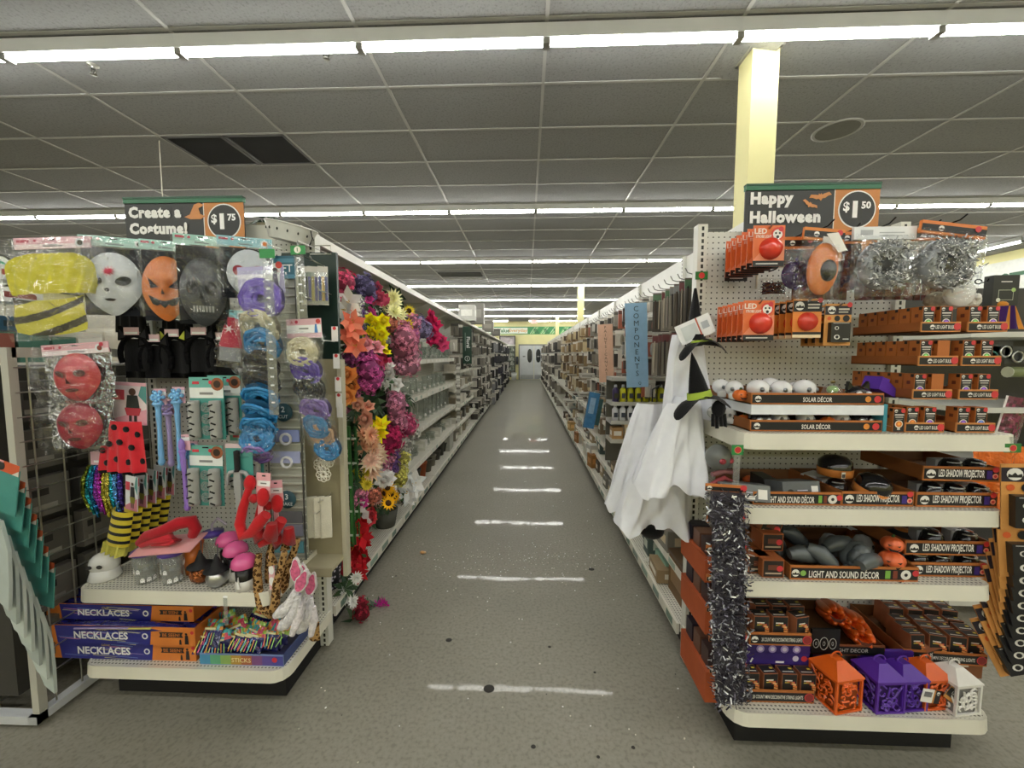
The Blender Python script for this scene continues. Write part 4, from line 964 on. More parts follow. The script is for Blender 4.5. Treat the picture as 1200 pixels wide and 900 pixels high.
t = thing('purple_tumbler', 'purple lidded tumbler with grey bent straw at the back of the shelf', 'cup', on(252, 1.76)); m = MB(); m.lathe([(0,0),(.03,0),(.042,.15),(.04,.15)],'#9a8fb8',14); m.build('cup', 'clear', t); m = MB(); m.lathe([(.044,.15),(.046,.165),(0,.17)],'#4f3a96',14); m.build('lid', 'plastic', t); m = MB(); m.tube([(0,0,.16),(0,0,.2),(.03,0,.23),(.07,0,.2)],.006,'#b9b4c4',6); m.build('straw', 'plastic', t)
for i, (px, Y, c1, mt, lb) in enumerate(((236,1.63,'#a8623a','foil','copper ball cup with black witch hat lid'),(255,1.6,'#c3c4c6','metal','silver mirror ball cup with black witch hat lid'))):
    t = thing('witch_hat_cup', lb, 'cup', on(px, Y)); m = MB(); m.lathe([(0,0),(.02,0),(.038,.018),(.043,.04),(.036,.065),(.024,.075)],c1,18); m.build('ball_cup', mt, t)
    m = MB(); m.lathe([(.05,.072),(.05,.076),(.026,.082),(.012,.115),(.004,.14),(0,.142)],'#17171a',14); m.build('hat_lid', 'matte', t); m = MB(); m.tube([(.006,0,.13),(.008,0,.185)],.0025,'#55565a',6); m.build('straw', 'plastic', t)
for i, (px, Y, z, lb) in enumerate(((270,1.72,.03,'pink mushroom topped cup at the back of the group'),(278,1.66,.015,'pink mushroom topped cup in the middle of the group'),(287,1.585,0,'pink mushroom topped cup with black band and white base in front'))):
    t = thing('mushroom_cup', lb, 'cup', on(px, Y)); m = MB(); m.lathe([(0,0),(.036,0),(.036,.042),(.032,.045)],'#e4e2de',16); m.build('white_base', 'plastic', t); m = MB(); m.lathe([(.033,.043),(.035,.1),(.03,.1)],'#17171a',16); m.build('black_band', 'plastic', t)
    m = MB(); m.lathe([(.045,.1+z),(.05,.108+z),(.045,.13+z),(.028,.148+z),(0,.155+z)],'#e05f9c',18); m.build('pink_cap', 'gloss', t); m = MB(); m.prism([(-.006,.02),(.006,.02),(0,.07)],-.041,-.036,'#efeeec'); m.build('white_fang', 'plastic', t)
t = thing('clear_hang_tab', 'clear plastic tab hanging below the left shelf lip', 'clip strip', tuple(at(264, 706, 1.545))); m = MB(); m.bbox((-.008,-.001,-.1),(.008,.001,.02),'#f2f2f0'); m.build('strip', 'clear', t); m = MB(); m.bbox((-.008,-.001,.02),(.008,.006,.026),'#ffffff'); m.build('clip', 'plastic', t)

# ================================================================== base deck boxes
def glow_box(px0, px1, Y, z0, h, label, flap):
    a = at(px0, 790, Y); b = at(px1, 790, Y); w = b.x-a.x
    t = thing('necklace_box', label, 'box', ((a.x+b.x)/2, Y, z0), group='glow necklace boxes')
    d = .2
    m = MB(); m.bbox((-w/2,0,0),(w/2,d,h*.55),'#c9722c') if False else m.bbox((-w/2+.0045,.0045,0),(w/2-.0045,d-.001,h*.55),'#c9722c'); m.bbox((-w/2,0,0),(w/2,.004,h),'#d97f35'); m.bbox((-w/2,.0042,0),(-w/2+.004,d,h),'#c06a28'); m.bbox((w/2-.004,.0042,0),(w/2,d,h),'#c06a28'); m.build('display_tray', 'card', t)
    m = MB(); x0, x1 = -w*.36, w*.22
    m.poly([(x0,0),(x1,0),(x1+.01,h),(x0-.01,h)], '#2a2c86', -.0012)
    rnd = random.Random(int(z0*1000))
    for q in range(12):
        xa = rnd.uniform(x0, x1-.1); za = rnd.uniform(.004, h-.006); m.poly([(xa,za),(xa+rnd.uniform(.08,.12),za-.006),(xa+.1,za-.004),(xa,za+.002)], rnd.choice(['#c0a8d8','#7f9ad8','#e8e4a0','#d890b8']), -.0016)
    m.text('Glow', (x0+x1)/2, h*.82, h*.16, '#c9b46a', -.002, shear=.3)
    m.text('NECKLACES', (x0+x1)/2-.01, h*.48, h*.4, '#f4f4f6', -.0022, .03, w=w*.34)
    m.disc(x1-.02,h*.5,.014,'#e8e8ee',-.0022,12); m.disc(x1-.02,h*.5,.008,'#2a2c86',-.0026,10)
    m.poly([(w*.28,h*.45),(w*.43,h*.45),(w*.42,h*.6),(w*.43,h*.75),(w*.28,h*.75),(w*.29,h*.6)],'#1b1a1d',-.0016); m.text('BE SEEN!', w*.355, h*.6, h*.19, '#d97f35', -.0022, .01, maxw=w*.13)
    m.disc(w*.448,h*.66,h*.07,'#1b1a1d',-.0016,8); m.poly([(w*.437,h*.08),(w*.462,h*.08),(w*.458,h*.58),(w*.44,h*.58)],'#1b1a1d',-.0016); m.disc(w*.41,h*.3,h*.05,'#1b1a1d',-.0016,8); m.poly([(w*.403,h*.06),(w*.417,h*.06),(w*.416,h*.27),(w*.404,h*.27)],'#1b1a1d',-.0016)
    m.disc(w*.485,h*.75,.008,'#c8303a',-.002,10); m.build('front_print', 'card', t)
    for q in range(4):
        m = MB(); zz = h*.6+.004; yy = .03+q*.042
        m.grid(lambda u, v: (-w*.46+u*w*.92, yy+v*.045, zz+.014*math.sin(v*math.pi)+.012*(q % 2)+.003*math.sin(u*12+q)), 10, 5, '#23246c', smooth=False, colfn=lambda u, v: ['#23246c','#2e2f88','#1c1d58','#6a4a9a','#9a8fc0'][int(u*17+v*7+q) % 5 if (int(u*10)+q) % 3 == 0 else int(v*3) % 3]); m.build('tube_pack', 'wrap', t)
    return t
glow_box(50, 231, 1.615, .2, .083, 'orange and navy NECKLACES glow box at the bottom of the stack', 0)
glow_box(46, 231, 1.60, .284, .08, 'orange and navy NECKLACES glow box in the middle of the stack', 0)
glow_box(55, 231, 1.64, .365, .07, 'NECKLACES glow box on top of the stack under wrapped tubes', 1)
t = thing('glow_tube_pack', 'long navy wrapped glow tube pack lying on the top necklace box', 'pack', tuple(at(145, 735, 1.62)), rot=(0,-1,0))
for q in range(3): 
    m = MB(); m.tube([(-.3,.05*q,0),(-.1,.05*q,.006),(.12,.05*q,.004),(.27,.05*q,-.006)], [.018,.024,.024,.016], ['#23246c','#3a3480','#2a2c86'][q], 8); m.build('wrapped_tube', 'wrap', t)
for q in range(2):
    m = MB(); m.tube([(-.2+.1*q,-.024,.01),(.05+.1*q,-.026,.014)], .004, '#d8d070' if q else '#b8a8d8', 5); m.build('stick', 'plastic', t)
# glow stick bags
a = at(236, 800, 1.6); b = at(333, 800, 1.6)
t = thing('glow_stick_tray', 'rainbow printed STICKS display tray holding glow stick bags', 'tray', ((a.x+b.x)/2, 1.6, .2)); w = b.x-a.x
m = MB(); m.bbox((-w/2,0,0),(w/2,.005,.05),'#7a8fc0'); m.bbox((-w/2+.005,.0055,0),(w/2-.005,.26,.01),'#3a3a60'); m.bbox((-w/2,.0052,0),(-w/2+.004,.26,.05),'#3a4a80'); m.bbox((w/2-.004,.0052,0),(w/2,.26,.05),'#3a4a80'); m.build('tray', 'card', t)
m = MB()
for q, cl in enumerate(('#4a8fb8','#5fa880','#8fb060','#b8903a','#a8603a','#7a4a80','#5a4a98','#4a4a98')): m.rect(-w/2+q*w/8,.004,-w/2+(q+1)*w/8,.046,cl,-.001)
m.text('STICKS', 0, .025, .02, '#e8dca8', -.002, .01); m.disc(w*.4,.03,.012,'#c8303a',-.002,12); m.build('front_print', 'card', t)
random.seed(21)
gb = [(244,758,10),(290,758,11),(318,758,12),(240,785,13),(262,790,14),(300,792,15),(280,738,16),(325,765,17),(250,742,0),(272,760,1),(298,742,2),(322,745,3),(256,775,4),(285,785,5),(312,772,6),(328,780,7),(268,730,8),(305,725,9)]
for i, (px, py, s) in enumerate(gb):
    Y = 1.64+.02*(i % 4)+(.08 if i > 15 else 0)
    t = thing('glow_stick_bag', f'navy glow stick bag with bright label in the heap, {ORD[i]} in order', 'pack', (at(px, py, Y).x, Y, max(at(px, py, Y).z, .275)), rot=(rr(-30,-5), rr(-25,25), rr(-15,15)), group='glow stick bags in the tray')
    m = MB(); m.grid(lambda u, v: ((u-.5)*.095, -.02*math.sin(u*math.pi)*math.sin(v*math.pi)+rr(-.003,.003), (.5-v)*.11), 8, 8, '#22245f', smooth=False, colfn=lambda u, v: random.choice(['#4aa0a8','#c84a6a','#8fb050','#c88a3a']) if v < .28 else '#22245f'); m.build('pouch', 'wrap', t)
    m = MB()
    for q in range(5): x = -.03+q*.014; m.poly([(x,-.04),(x+.004,-.04),(x+.008,.005),(x+.004,.005)], ['#e8e070','#e0609a','#70c0e0','#e89a50','#a0d870'][q], -.024)
    m.rect(-.03,.016,.03,.024,'#d8d4a8',-.021); m.build('stick_print', 'card', t)

# ================================================================== wire rack and swords at the left edge
t = thing('wire_rack', 'grey wire display rack with slim packs at the far left of the endcap', 'rack', (-2.04, 0, 0))
m = MB()
for y in (1.5, 2.4): m.bbox((-.015,y-.015,.02),(.015,y+.015,1.58),'#b9b8ae')
m.bbox((-.015,1.5,1.54),(.015,2.4,1.58),'#b9b8ae'); m.bbox((-.5,1.47,.02),(.02,1.51,.055),'#c9ccd0'); m.bbox((-.5,1.47,.02),(-.46,2.4,.055),'#c9ccd0'); m.bbox((-.02,1.47,.02),(.02,2.4,.055),'#c9ccd0'); m.build('frame', 'steel', t)
for q in range(9):
    y = 1.55+q*.1; m = MB(); m.tube([(.01,y,.06),(.01,y,1.55)], .0035, '#aeada4', 5); m.build('upright_wire', 'metal', t)
for q in range(14):
    z = .2+q*.1; m = MB(); m.tube([(.014,1.5,z),(.014,2.4,z)], .003, '#aeada4', 5); m.build('cross_wire', 'metal', t)
random.seed(4)
for q in range(6):
    for j in range(4):
        g = MB(); y = 1.56+j*.2; z = .22+q*.21; g.bbox((-.1,y,z),(-.06,y+.16,z+.17),random.choice(['#5d5a52','#6d6a62','#4a4844','#77726a'])); g.bbox((-.0602,y+.02,z+.03),(-.059,y+.11,z+.05),'#96938a'); g.bbox((-.0602,y+.02,z+.09),(-.059,y+.08,z+.12),'#2a2825')
        g.build('pack', 'card', t)
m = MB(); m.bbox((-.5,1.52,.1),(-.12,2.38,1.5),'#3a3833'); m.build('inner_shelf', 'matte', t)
# swords
for i in range(7):
    Y = 1.30+i*.022; p = at(10+i*7, 548+i*19, Y)
    t = thing('toy_sword', f'grey toy sword on teal card at the left edge, {ORD[i]} from the front', 'toy weapon', tuple(p), rot=(0, 14-i, -8), group='toy swords on teal cards')
    m = MB(); m.bbox((-.07,0,-.17),(.05,.003,0),'#4a948c'); m.rect(-.07,-.02,.05,.02,'#d8603a',-.001); m.disc(-.03,.0,.016,'#2a2a2a',-.002); m.rect(-.06,.012,-.02,.02,'#e9a9b0',-.002); m.poly([(.02,-.02),(.05,-.02),(.05,0)],'#e9e4da',-.002); m.build('card_back', 'card', t)
    m = MB(); m.tube([(-.055,-.02,-.11),(-.045,-.03,-.14),(-.06,-.03,-.175),(-.04,-.03,-.2),(-.02,-.02,-.235)], [.012,.014,.013,.013,.006], '#8d9294', 8); m.build('curled_guard', 'plastic', t)
    m = MB(); m.prism([(-.05,-.2),(.0,-.2),(.05,-.3),(.07,-.42),(.08,-.52),(.03,-.5),(-.02,-.42),(-.05,-.3)], -.008, .002, ['#b9c4c0','#a9b4b0','#c4cec9'][i % 3]); m.build('blade', 'plastic', t)
    m = MB(); m.prism([(-.05,-.2),(-.02,-.2),(.0,-.32),(-.01,-.4),(-.04,-.3)], -.014, -.0085, '#8d9294'); m.build('fuller', 'plastic', t)
# ================================================================== header signs
def header_sign(px0, py0, px1, py1, Y, label, l1, l2, price, cents, art):
    a = at(px0, py0, Y); b = at(px1, py0, Y); w = b.x-a.x; H = (py1-py0)*sc(Y)
    t = thing('header_sign', label, 'sign', ((a.x+b.x)/2, Y, (a.z+b.z)/2))
    m = MB(); m.bbox((-w/2,-.006,-.028),(w/2,.014,0),'#1f6b45'); m.bbox((-w/2,-.009,-.008),(w/2,.017,.0),'#174f34'); m.build('green_rail', 'plastic', t)
    xs = w*.17
    m = MB(); m.bbox((-w/2,0,-H),(w/2,.006,-.028),'#2b2d2c'); m.build('board', 'card', t)
    m = MB(); m.rect(xs,-H,w/2,-.028,'#c9823f',-.001); m.rect(xs-.004,-H,xs,-.028,'#f0ece2',-.0015)
    cx, cz, r = (xs+w/2)/2, -.028-w*.15, w*.14
    m.disc(cx,cz,r,'#f6f4ee',-.002,36); m.disc(cx,cz,r*.93,'#232524',-.003,36)
    m.text('$', cx-r*.58, cz+r*.12, r*.48, '#ffffff', -.004, .03); m.text(price, cx-r*.12, cz, r*.78, '#ffffff', -.004, .07); m.text(cents, cx+r*.46, cz+r*.22, r*.36, '#ffffff', -.004, .04)
    lh = w*.082
    for i, s in enumerate((l1, l2)):
        vs, fs, tw, th = text_mesh(s, .06); kx = lh/.72*.97; x = -w/2+.022+tw*kx/2
        m.text(s, x, -.028-w*.072-i*w*.128, lh, '#f4f4f2', -.004, .06, w=tw*kx)
    if art == 'hat':
        ox, oz = w*.09, -.028-w*.07
        m.poly([(ox-.05,oz-.025),(ox-.02,oz-.012),(ox+.03,oz-.012),(ox+.055,oz-.022),(ox+.03,oz-.036),(ox-.02,oz-.036)],'#d08a4a',-.003); m.poly([(ox-.022,oz-.012),(ox+.03,oz-.012),(ox+.022,oz+.015),(ox+.05,oz+.03),(ox+.025,oz+.042),(ox+.0,oz+.032)],'#d08a4a',-.0035)
    else:
        for ox, oz, s, an in ((w*.06,-.028-w*.06,1.0,8),(-w*.02,-.028-w*.115,.75,-28)):
            base = [(-.05,.006),(-.04,.02),(-.018,.016),(-.008,.012),(-.005,.02),(0,.014),(.005,.02),(.008,.012),(.018,.016),(.04,.02),(.05,.006),(.034,.004),(.02,-.004),(.008,-.004),(0,-.014),(-.008,-.004),(-.02,-.004),(-.034,.004)]
            ca, sa = math.cos(R(an)), math.sin(R(an))
            pts = [(ox+s*(x*ca-z*sa), oz+s*(x*sa+z*ca)) for x, z in base]
            vs = [(ox,-.003,oz)]+[(x,-.003,z) for x, z in pts]; m.add(vs, [(0,i+1,(i+1) % len(pts)+1) for i in range(len(pts))], '#d08a4a')
    m.build('print', 'card', t)
    for s in (-.38, .38): m = MB(); m.tube([(w*s,.008,-H),(w*s,.008,-H-.12)], .006, '#c9c8c0', 6); m.build('stem', 'metal', t)
    return t
header_sign(145, 231, 285, 308, 1.93, 'black and orange Create a Costume sign with price circle', 'Create a', 'Costume!', '1', '75', 'hat')
header_sign(874, 215, 1032, 300, 1.90, 'black and orange Happy Halloween sign with price circle and bats', 'Happy', 'Halloween', '1', '50', 'bat')
p = at(191, 240, 3.95); _q = MB().tube([(0,0,0),(0,0,CEIL-p.z)], .004, '#d8d6c4', 6).build('hanging_wire', 'plastic', loc=tuple(p), label='thin white wire from the ceiling down to the costume sign', cat='wire')

# ================================================================== right endcap goods
OR = '#d9692c'; BK = '#17171a'
def logo(m, x, z, r, y):
    m.disc(x, z, r, '#eceae4', y, 14); m.poly([(x-r*.9,z-r*.5),(x+r*.9,z-r*.5),(x+r*.8,z+r*.1),(x+r*.3,z-.1*r),(x,z+r*.3),(x-r*.4,z-.1*r),(x-r*.8,z+.1*r)], '#222222', y-.0005)
def led_card(loc, label, kind, group, rz=0):
    t = thing('light_card', label, 'light', loc, rot=(0,0,rz), group=group)
    if kind == 'dome':
        w, h = .118, .155; m = MB(); m.bbox((-w/2,0,-h),(w/2,.003,0),'#e0703a'); m.rect(-w/2,-h,w/2,-h+.022,BK,-.001); m.poly([(-w/2,-h+.022),(w/2,-h+.022),(w/2,-h*.35),(-w*.1,-h*.5)],'#ec8f6a',-.0008)
        m.text('LED', -w*.28, -.022, .02, '#f6e4d6', -.002, .03); m.text('STROBE LIGHT', -w*.18, -.042, .010, '#f6e4d6', -.002, .03, maxw=w*.5); m.disc(w*.26,-.032,.024,'#d84432',-.0015,16); m.disc(w*.26,-.034,.018,'#f0ece6',-.002,14); m.disc(w*.2,-.03,.004,BK,-.0025,8); m.disc(w*.32,-.03,.004,BK,-.0025,8); m.disc(w*.26,-.044,.006,BK,-.0025,8); m.disc(w*.36,-.015,.010,'#d03a40',-.003,12); m.rect(-w*.4,-h+.008,w*.3,-h+.013,'#c9c6c0',-.002); m.build('card_back', 'card', t)
        m = MB(); m.lathe([(.042,0),(.041,.01),(.034,.024),(.018,.033),(0,.036)],'#dd3f2c',18, ax='y', c=(.006,0,-.088)); m.build('red_dome', 'gloss', t)
    elif kind == 'dome_black':
        w, h = .108, .15; m = MB(); m.bbox((-w/2,0,-h),(w/2,.003,0),'#e0883a'); m.rect(-w/2,-.05,w/2,-.008,BK,-.001); m.rect(-w/2,-h,w/2,-h+.018,'#f0d8b0',-.001); m.rect(-w/2,-h+.012,w/2,-h+.022,BK,-.0015); logo(m,-w*.28,-.028,.017,-.002); m.rect(w*.0,-.026,w*.42,-.02,'#cfcac0',-.002); m.rect(w*.0,-.038,w*.4,-.032,'#cfcac0',-.002); m.disc(w*.42,-.006,.010,'#d03a40',-.003,10); m.build('card_back', 'card', t)
        m = MB(); m.lathe([(.036,0),(.035,.01),(.028,.022),(0,.03)],'#d84432',18, ax='y', c=(0,0,-.088)); m.build('red_dome', 'gloss', t)
    elif kind == 'dark':
        w, h = .1, .15; m = MB(); m.bbox((-w/2,0,-h),(w/2,.003,0),BK); m.text('LED', -w*.2, -.02, .014, '#e8e6e0', -.002, .03); m.rect(-w*.3,-h+.01,w*.3,-h+.014,'#c9c6c0',-.002); m.build('card_back', 'card', t); m = MB(); m.lathe([(.03,0),(.028,.012),(0,.02)],'#303034',14, ax='y', c=(0,0,-.085)); m.build('dome', 'gloss', t)
    else:
        w, h = .1, .16; m = MB(); m.bbox((-w/2,0,-h),(w/2,.003,0),'#d99a54'); m.rect(-w/2,-.042,w/2,-.008,'#26202c',-.001); logo(m,-w*.26,-.024,.015,-.002); m.rect(0,-.024,w*.4,-.018,'#cfcac0',-.002); m.rect(0,-.034,w*.36,-.03,'#cfcac0',-.002); m.disc(w*.4,-.004,.010,'#d03a40',-.003,10); m.disc(-w*.34,-.056,.008,'#d8602c',-.002,8); m.disc(-.004,-.056,.011,BK,-.002,12); m.disc(w*.3,-.056,.013,BK,-.002,12); m.build('card_back', 'card', t)
        m = MB(); m.bbox((-w*.36,-.018,-h+.012),(w*.36,0,-.072),'#1c1c1f'); pn = m.build('lamp_panel', 'plastic', t)
        m = MB(); m.disc(-w*.16,-.094,.008,'#e8e6e0',-.0185,12,.007); m.disc(-w*.16,-.094,.005,BK,-.019,10); m.disc(-w*.14,-.128,.011,'#e8e6e0',-.0185,12,.009); m.disc(-w*.14,-.128,.006,BK,-.019,10); m.rect(-w*.3,-.076,w*.3,-.0745,'#d8d8d4',-.0185); m.rect(w*.08,-.138,w*.3,-.134,'#d8d8d4',-.0185); m.build('eye_print', 'card', pn)
    return t
rows = [(902, 264, 'dome', 6, 1.60, 'orange LED strobe card with red dome, upper row'), (890, 352, 'dome', 6, 1.60, 'orange LED strobe card with red dome, lower left row'), (947, 350, 'dome_black', 5, 1.60, 'orange card with black band and red dome, lower middle row'), (983, 356, 'cat', 4, 1.60, 'black square cat eye lamp card, lower right row')]
for px, py, kd, n, Y, lb in rows:
    c = at(px, py, Y)
    for i in range(n):
        led_card((c.x, Y+.042*i, c.z), f'{lb}, {ORD[i]} from the front', kd, lb)
    hook(eR, c.x-1.26, Y-.02, 1.93, c.z-.012)
c = at(864, 290, 1.88); led_card(tuple(c), 'black LED dome card on the pegboard behind the upper orange row', 'dark', 'black cards')
def hang_bag(px0, py0, px1, py1, Y, name, label, cat, hcol, hband, seed, content, rot=0, hd=True):
    k = sc(Y); c = at((px0+px1)/2, py0, Y); w, h = (px1-px0)*k, (py1-py0)*k
    t = thing(name, label, cat, tuple(c), rot=(0, rot, 0))
    if hd:
        m = MB(); m.bbox((-w/2,-.006,-.045),(w/2,.006,0),hcol); 
        if hband: m.rect(-w/2,-.036,w/2,-.012,hband,-.007); logo(m,-w*.2,-.024,.01,-.008); m.disc(w*.36,-.014,.011,'#d03a40',-.009,10)
        else: m.rect(-w*.4,-.03,-w*.2,-.012,'#b9bcc0',-.007); m.rect(-w*.1,-.024,w*.3,-.02,'#b9bcc0',-.007); m.rect(-w*.1,-.034,w*.36,-.031,'#b9bcc0',-.007)
        m.build('header_card', 'card', t)
    content(t, w, h); film_mesh(w, h-.03, .05, seed, 'plastic_bag', t, 10, 11, .008).location = (0,0,-.03)
    m = MB(); m.tube([(0,.03,.004),(0,-.02,.006),(0.004,-.04,.022)], .003, '#2a2a2c', 5); m.build('hook_tip', 'metal', t)
    return t
def tinsel(m, r0, r1, zc, n, col, rnd, y=-.02, flat=1.0):
    for q in range(n):
        a = rnd.uniform(0, 2*math.pi); r = rnd.uniform(r0, r1); p = Vector((r*math.cos(a), y+rnd.uniform(-.022,.018), zc+r*math.sin(a)*flat))
        d = Vector((rnd.gauss(0,1), rnd.gauss(0,1), rnd.gauss(0,1))).normalized()*rnd.uniform(.008,.018); e = d.cross(Vector((rnd.gauss(0,1), rnd.gauss(0,1), rnd.gauss(0,1)))).normalized()*.0022
        m.add([tuple(p-e), tuple(p+e), tuple(p+d+e), tuple(p+d-e)], [(0,1,2,3)], col if isinstance(col, str) else rnd.choice(col))
SV = ['#b9bcc0','#8f9296','#d8dadd','#60646a','#e6e8ea']
def c_silver(t, w, h):
    m = MB(); rnd = random.Random(7); R1 = min(w, h-.06)*.46
    m.lathe([(R1*.4,0),(R1*.45,.025),(R1*.7,.036),(R1*.95,.025),(R1,0)], '#9a9da1', 26, ax='y', c=(0,.006,-h*.55)); rg = m.build('garland_ring', 'tinsel', t)
    m = MB(); tinsel(m, R1*.38, R1*1.02, -h*.55, 900, SV, rnd, -.022); m.build('tinsel_strands', 'tinsel', rg, kind='stuff')
    m = MB(); m.lathe([(R1*.38,0),(R1*.3,.004),(0,.006)], '#26272b', 18, ax='y', c=(0,-.006,-h*.55)); m.build('dark_centre', 'plastic', t)
def c_orange(t, w, h):
    m = MB(); m.ball((0,-.02,-h*.57),(w*.38,.022,h*.36),'#e0803a',16,10); m.build('orange_shape', 'plastic', t)
    m = MB(); m.ball((w*.06,-.04,-h*.6),(w*.2,.012,h*.15),'#1f2020',14,8); m.build('black_patch', 'gloss', t)
    m = MB(); m.bbox((-.004,-.008,-h*.38),(.04,-.005,-.03),'#f0ece4'); m.M = TR((.02,-.045,-.07), ry=-25); m.prism([(-.02,.05),(.02,.04),(.03,-.03),(.0,-.03)],-.001,.001,'#f0ece4'); m.build('paper_tag', 'card', t)
def c_purple(t, w, h):
    m = MB(); rnd = random.Random(2); m.lathe([(w*.1,0),(w*.14,.02),(w*.3,.03),(w*.44,.02),(w*.48,0)], '#3a2458', 22, ax='y', c=(0,0,-h*.58)); rg = m.build('mesh_roll', 'wrap', t); m = MB(); tinsel(m, w*.1, w*.47, -h*.58, 260, ['#4a2f70','#2a1840','#5f3f8a'], rnd, -.02); m.build('mesh_strands', 'tinsel', rg, kind='stuff')
def c_dark(t, w, h):
    m = MB(); m.grid(lambda u, v: ((u-.5)*w*.8, -.01-.02*math.sin(u*3.14)-.004*math.sin(v*30+u*11), -.05-v*(h-.08)), 10, 12, '#5a3034', smooth=False, colfn=lambda u, v: ['#5a3034','#3a2438','#6a3a2a'][int(u*5+v*9) % 3]); m.build('folded_garland', 'wrap', t)
hang_bag(918,278,952,350,1.62,'mesh_bag','dark purple mesh roll in clear bag beside the orange cards','decoration','#d9782f',BK,101,c_purple)
hang_bag(944,268,988,348,1.57,'ornament_bag','orange ornament with black patch in clear bag below the halloween sign','decoration','#e0883a',BK,102,c_orange,5)
hang_bag(984,272,1010,346,1.62,'garland_bag','brown and purple folded garland bag left of the silver garlands','decoration','#d9782f',BK,103,c_dark)
hang_bag(1003,266,1070,342,1.55,'tinsel_garland','silver tinsel garland ring under a plain white header card','garland','#eef0f2',None,104,c_silver)
hang_bag(1072,268,1106,340,1.64,'tinsel_garland','silver tinsel garland ring half hidden behind its right neighbour','garland','#d9782f',BK,105,c_silver)
hang_bag(1083,262,1152,342,1.53,'tinsel_garland','silver tinsel garland ring under a tilted orange and black header','garland','#e0803a',BK,106,c_silver,7)
hang_bag(890,318,922,352,1.78,'garland_bag','reddish garland bag behind the purple mesh roll','decoration','#8a4a2a',None,107,c_dark,0,False)
for i, (px, w) in enumerate(((960,.22),(1040,.26),(1110,.2))):
    t = thing('garland_bag', ['dark red garland bag behind the orange ornament bag','dark red garland bag behind the white headed silver garland','dark red garland bag behind the tilted silver garland'][i], 'decoration', tuple(at(px, 332, 1.72)))
    m = MB(); m.grid(lambda u, v: ((u-.5)*w, -.02*math.sin(u*3.14)-.005*math.sin(u*40), -v*.07), 14, 5, '#5c2622', smooth=False); m.build('garland', 'wrap', t); m = MB(); m.bbox((-w/2,.002,-.01),(w/2,.004,.05),'#3a3230'); m.build('header_card', 'card', t)
m = MB(); m.tube([(0.012*math.cos(a)-.01,0,.008*math.sin(a)) for a in [2*math.pi*j/10 for j in range(10)]]+[(.02+.0,0,.0),(.03+.012*math.cos(2),0,.01)], .0022, '#1c1c1e', 5); m.build('hook_end', 'metal', loc=tuple(at(1150,330,1.5)), label='dark twisted wire end right of the silver garlands', cat='hook')

# --- solar decor trays --------------------------------------------------
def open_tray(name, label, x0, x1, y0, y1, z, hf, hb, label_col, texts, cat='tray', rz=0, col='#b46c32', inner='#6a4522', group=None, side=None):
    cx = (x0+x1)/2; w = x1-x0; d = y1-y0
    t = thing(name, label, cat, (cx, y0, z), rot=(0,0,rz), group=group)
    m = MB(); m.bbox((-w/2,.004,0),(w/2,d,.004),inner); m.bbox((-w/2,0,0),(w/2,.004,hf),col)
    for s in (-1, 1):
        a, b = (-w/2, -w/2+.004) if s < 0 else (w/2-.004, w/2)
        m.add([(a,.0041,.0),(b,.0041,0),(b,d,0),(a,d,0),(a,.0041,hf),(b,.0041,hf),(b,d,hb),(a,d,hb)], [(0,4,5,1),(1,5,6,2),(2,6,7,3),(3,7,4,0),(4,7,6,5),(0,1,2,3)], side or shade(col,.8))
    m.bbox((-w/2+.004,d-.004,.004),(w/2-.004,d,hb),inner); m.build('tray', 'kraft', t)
    m = MB(); m.rect(-w/2+.003,hf*.12,w/2-.003,hf*.84,label_col,-.001)
    texts(m, w, hf); m.build('front_print', 'card', t)
    return t
XT0, XT1 = at(880,480,1.5).x, at(1035,480,1.5).x
def tx_solar(m, w, h):
    logo(m,-w*.45,h*.48,h*.28,-.002); m.text('SOLAR DÉCOR', 0, h*.48, h*.4, '#f2f0ea', -.002, .015, maxw=w*.22); m.disc(w*.38,h*.48,h*.26,'#d98a3a',-.002); m.disc(w*.45,h*.48,h*.3,'#d03a40',-.002)
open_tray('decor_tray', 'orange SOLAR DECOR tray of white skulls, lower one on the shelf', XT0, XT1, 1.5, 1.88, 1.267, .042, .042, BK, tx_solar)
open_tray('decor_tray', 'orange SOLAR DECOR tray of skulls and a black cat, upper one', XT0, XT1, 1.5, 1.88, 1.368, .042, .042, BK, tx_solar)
t = thing('riser_board', 'white card riser between the two SOLAR DECOR trays', 'board', ((XT0+XT1)/2, 1.5, 1.33)); w = XT1-XT0
m = MB(); m.bbox((-w/2,-.003,0),(w/2,.38,.036),'#e9edf2'); m.build('board', 'card', t); m = MB(); m.bbox((w/2,-.004,-.06),(w/2+.012,.3,.04),'#3f8fa0'); m.build('teal_edge', 'card', t)
def skull(loc, label, s=1, group='solar skull ornaments', rz=0):
    t = thing('skull_ornament', label, 'ornament', loc, rot=(0,0,rz), group=group)
    m = MB(); m.ball((0,.005*s,.045*s),(.036*s,.042*s,.034*s),'#e9eaec',14,9); m.build('cranium', 'gloss', t)
    m = MB(); m.lathe([(.018*s,0),(.024*s,.004*s),(.026*s,.022*s),(.02*s,.03*s)],'#e2e3e4',12,c=(0,-.012*s,0)); m.build('jaw', 'gloss', t)
    for q in (-1,1): m = MB(); m.ball((q*.015*s,-.031*s,.045*s),(.009*s,.006*s,.009*s),'#8c9298',8,6); m.build('eye_lens', 'metal', t)
    m = MB(); m.ball((0,-.037*s,.031*s),(.004*s,.004*s,.006*s),'#26282a',6,4); m.build('nose', 'matte', t); return t
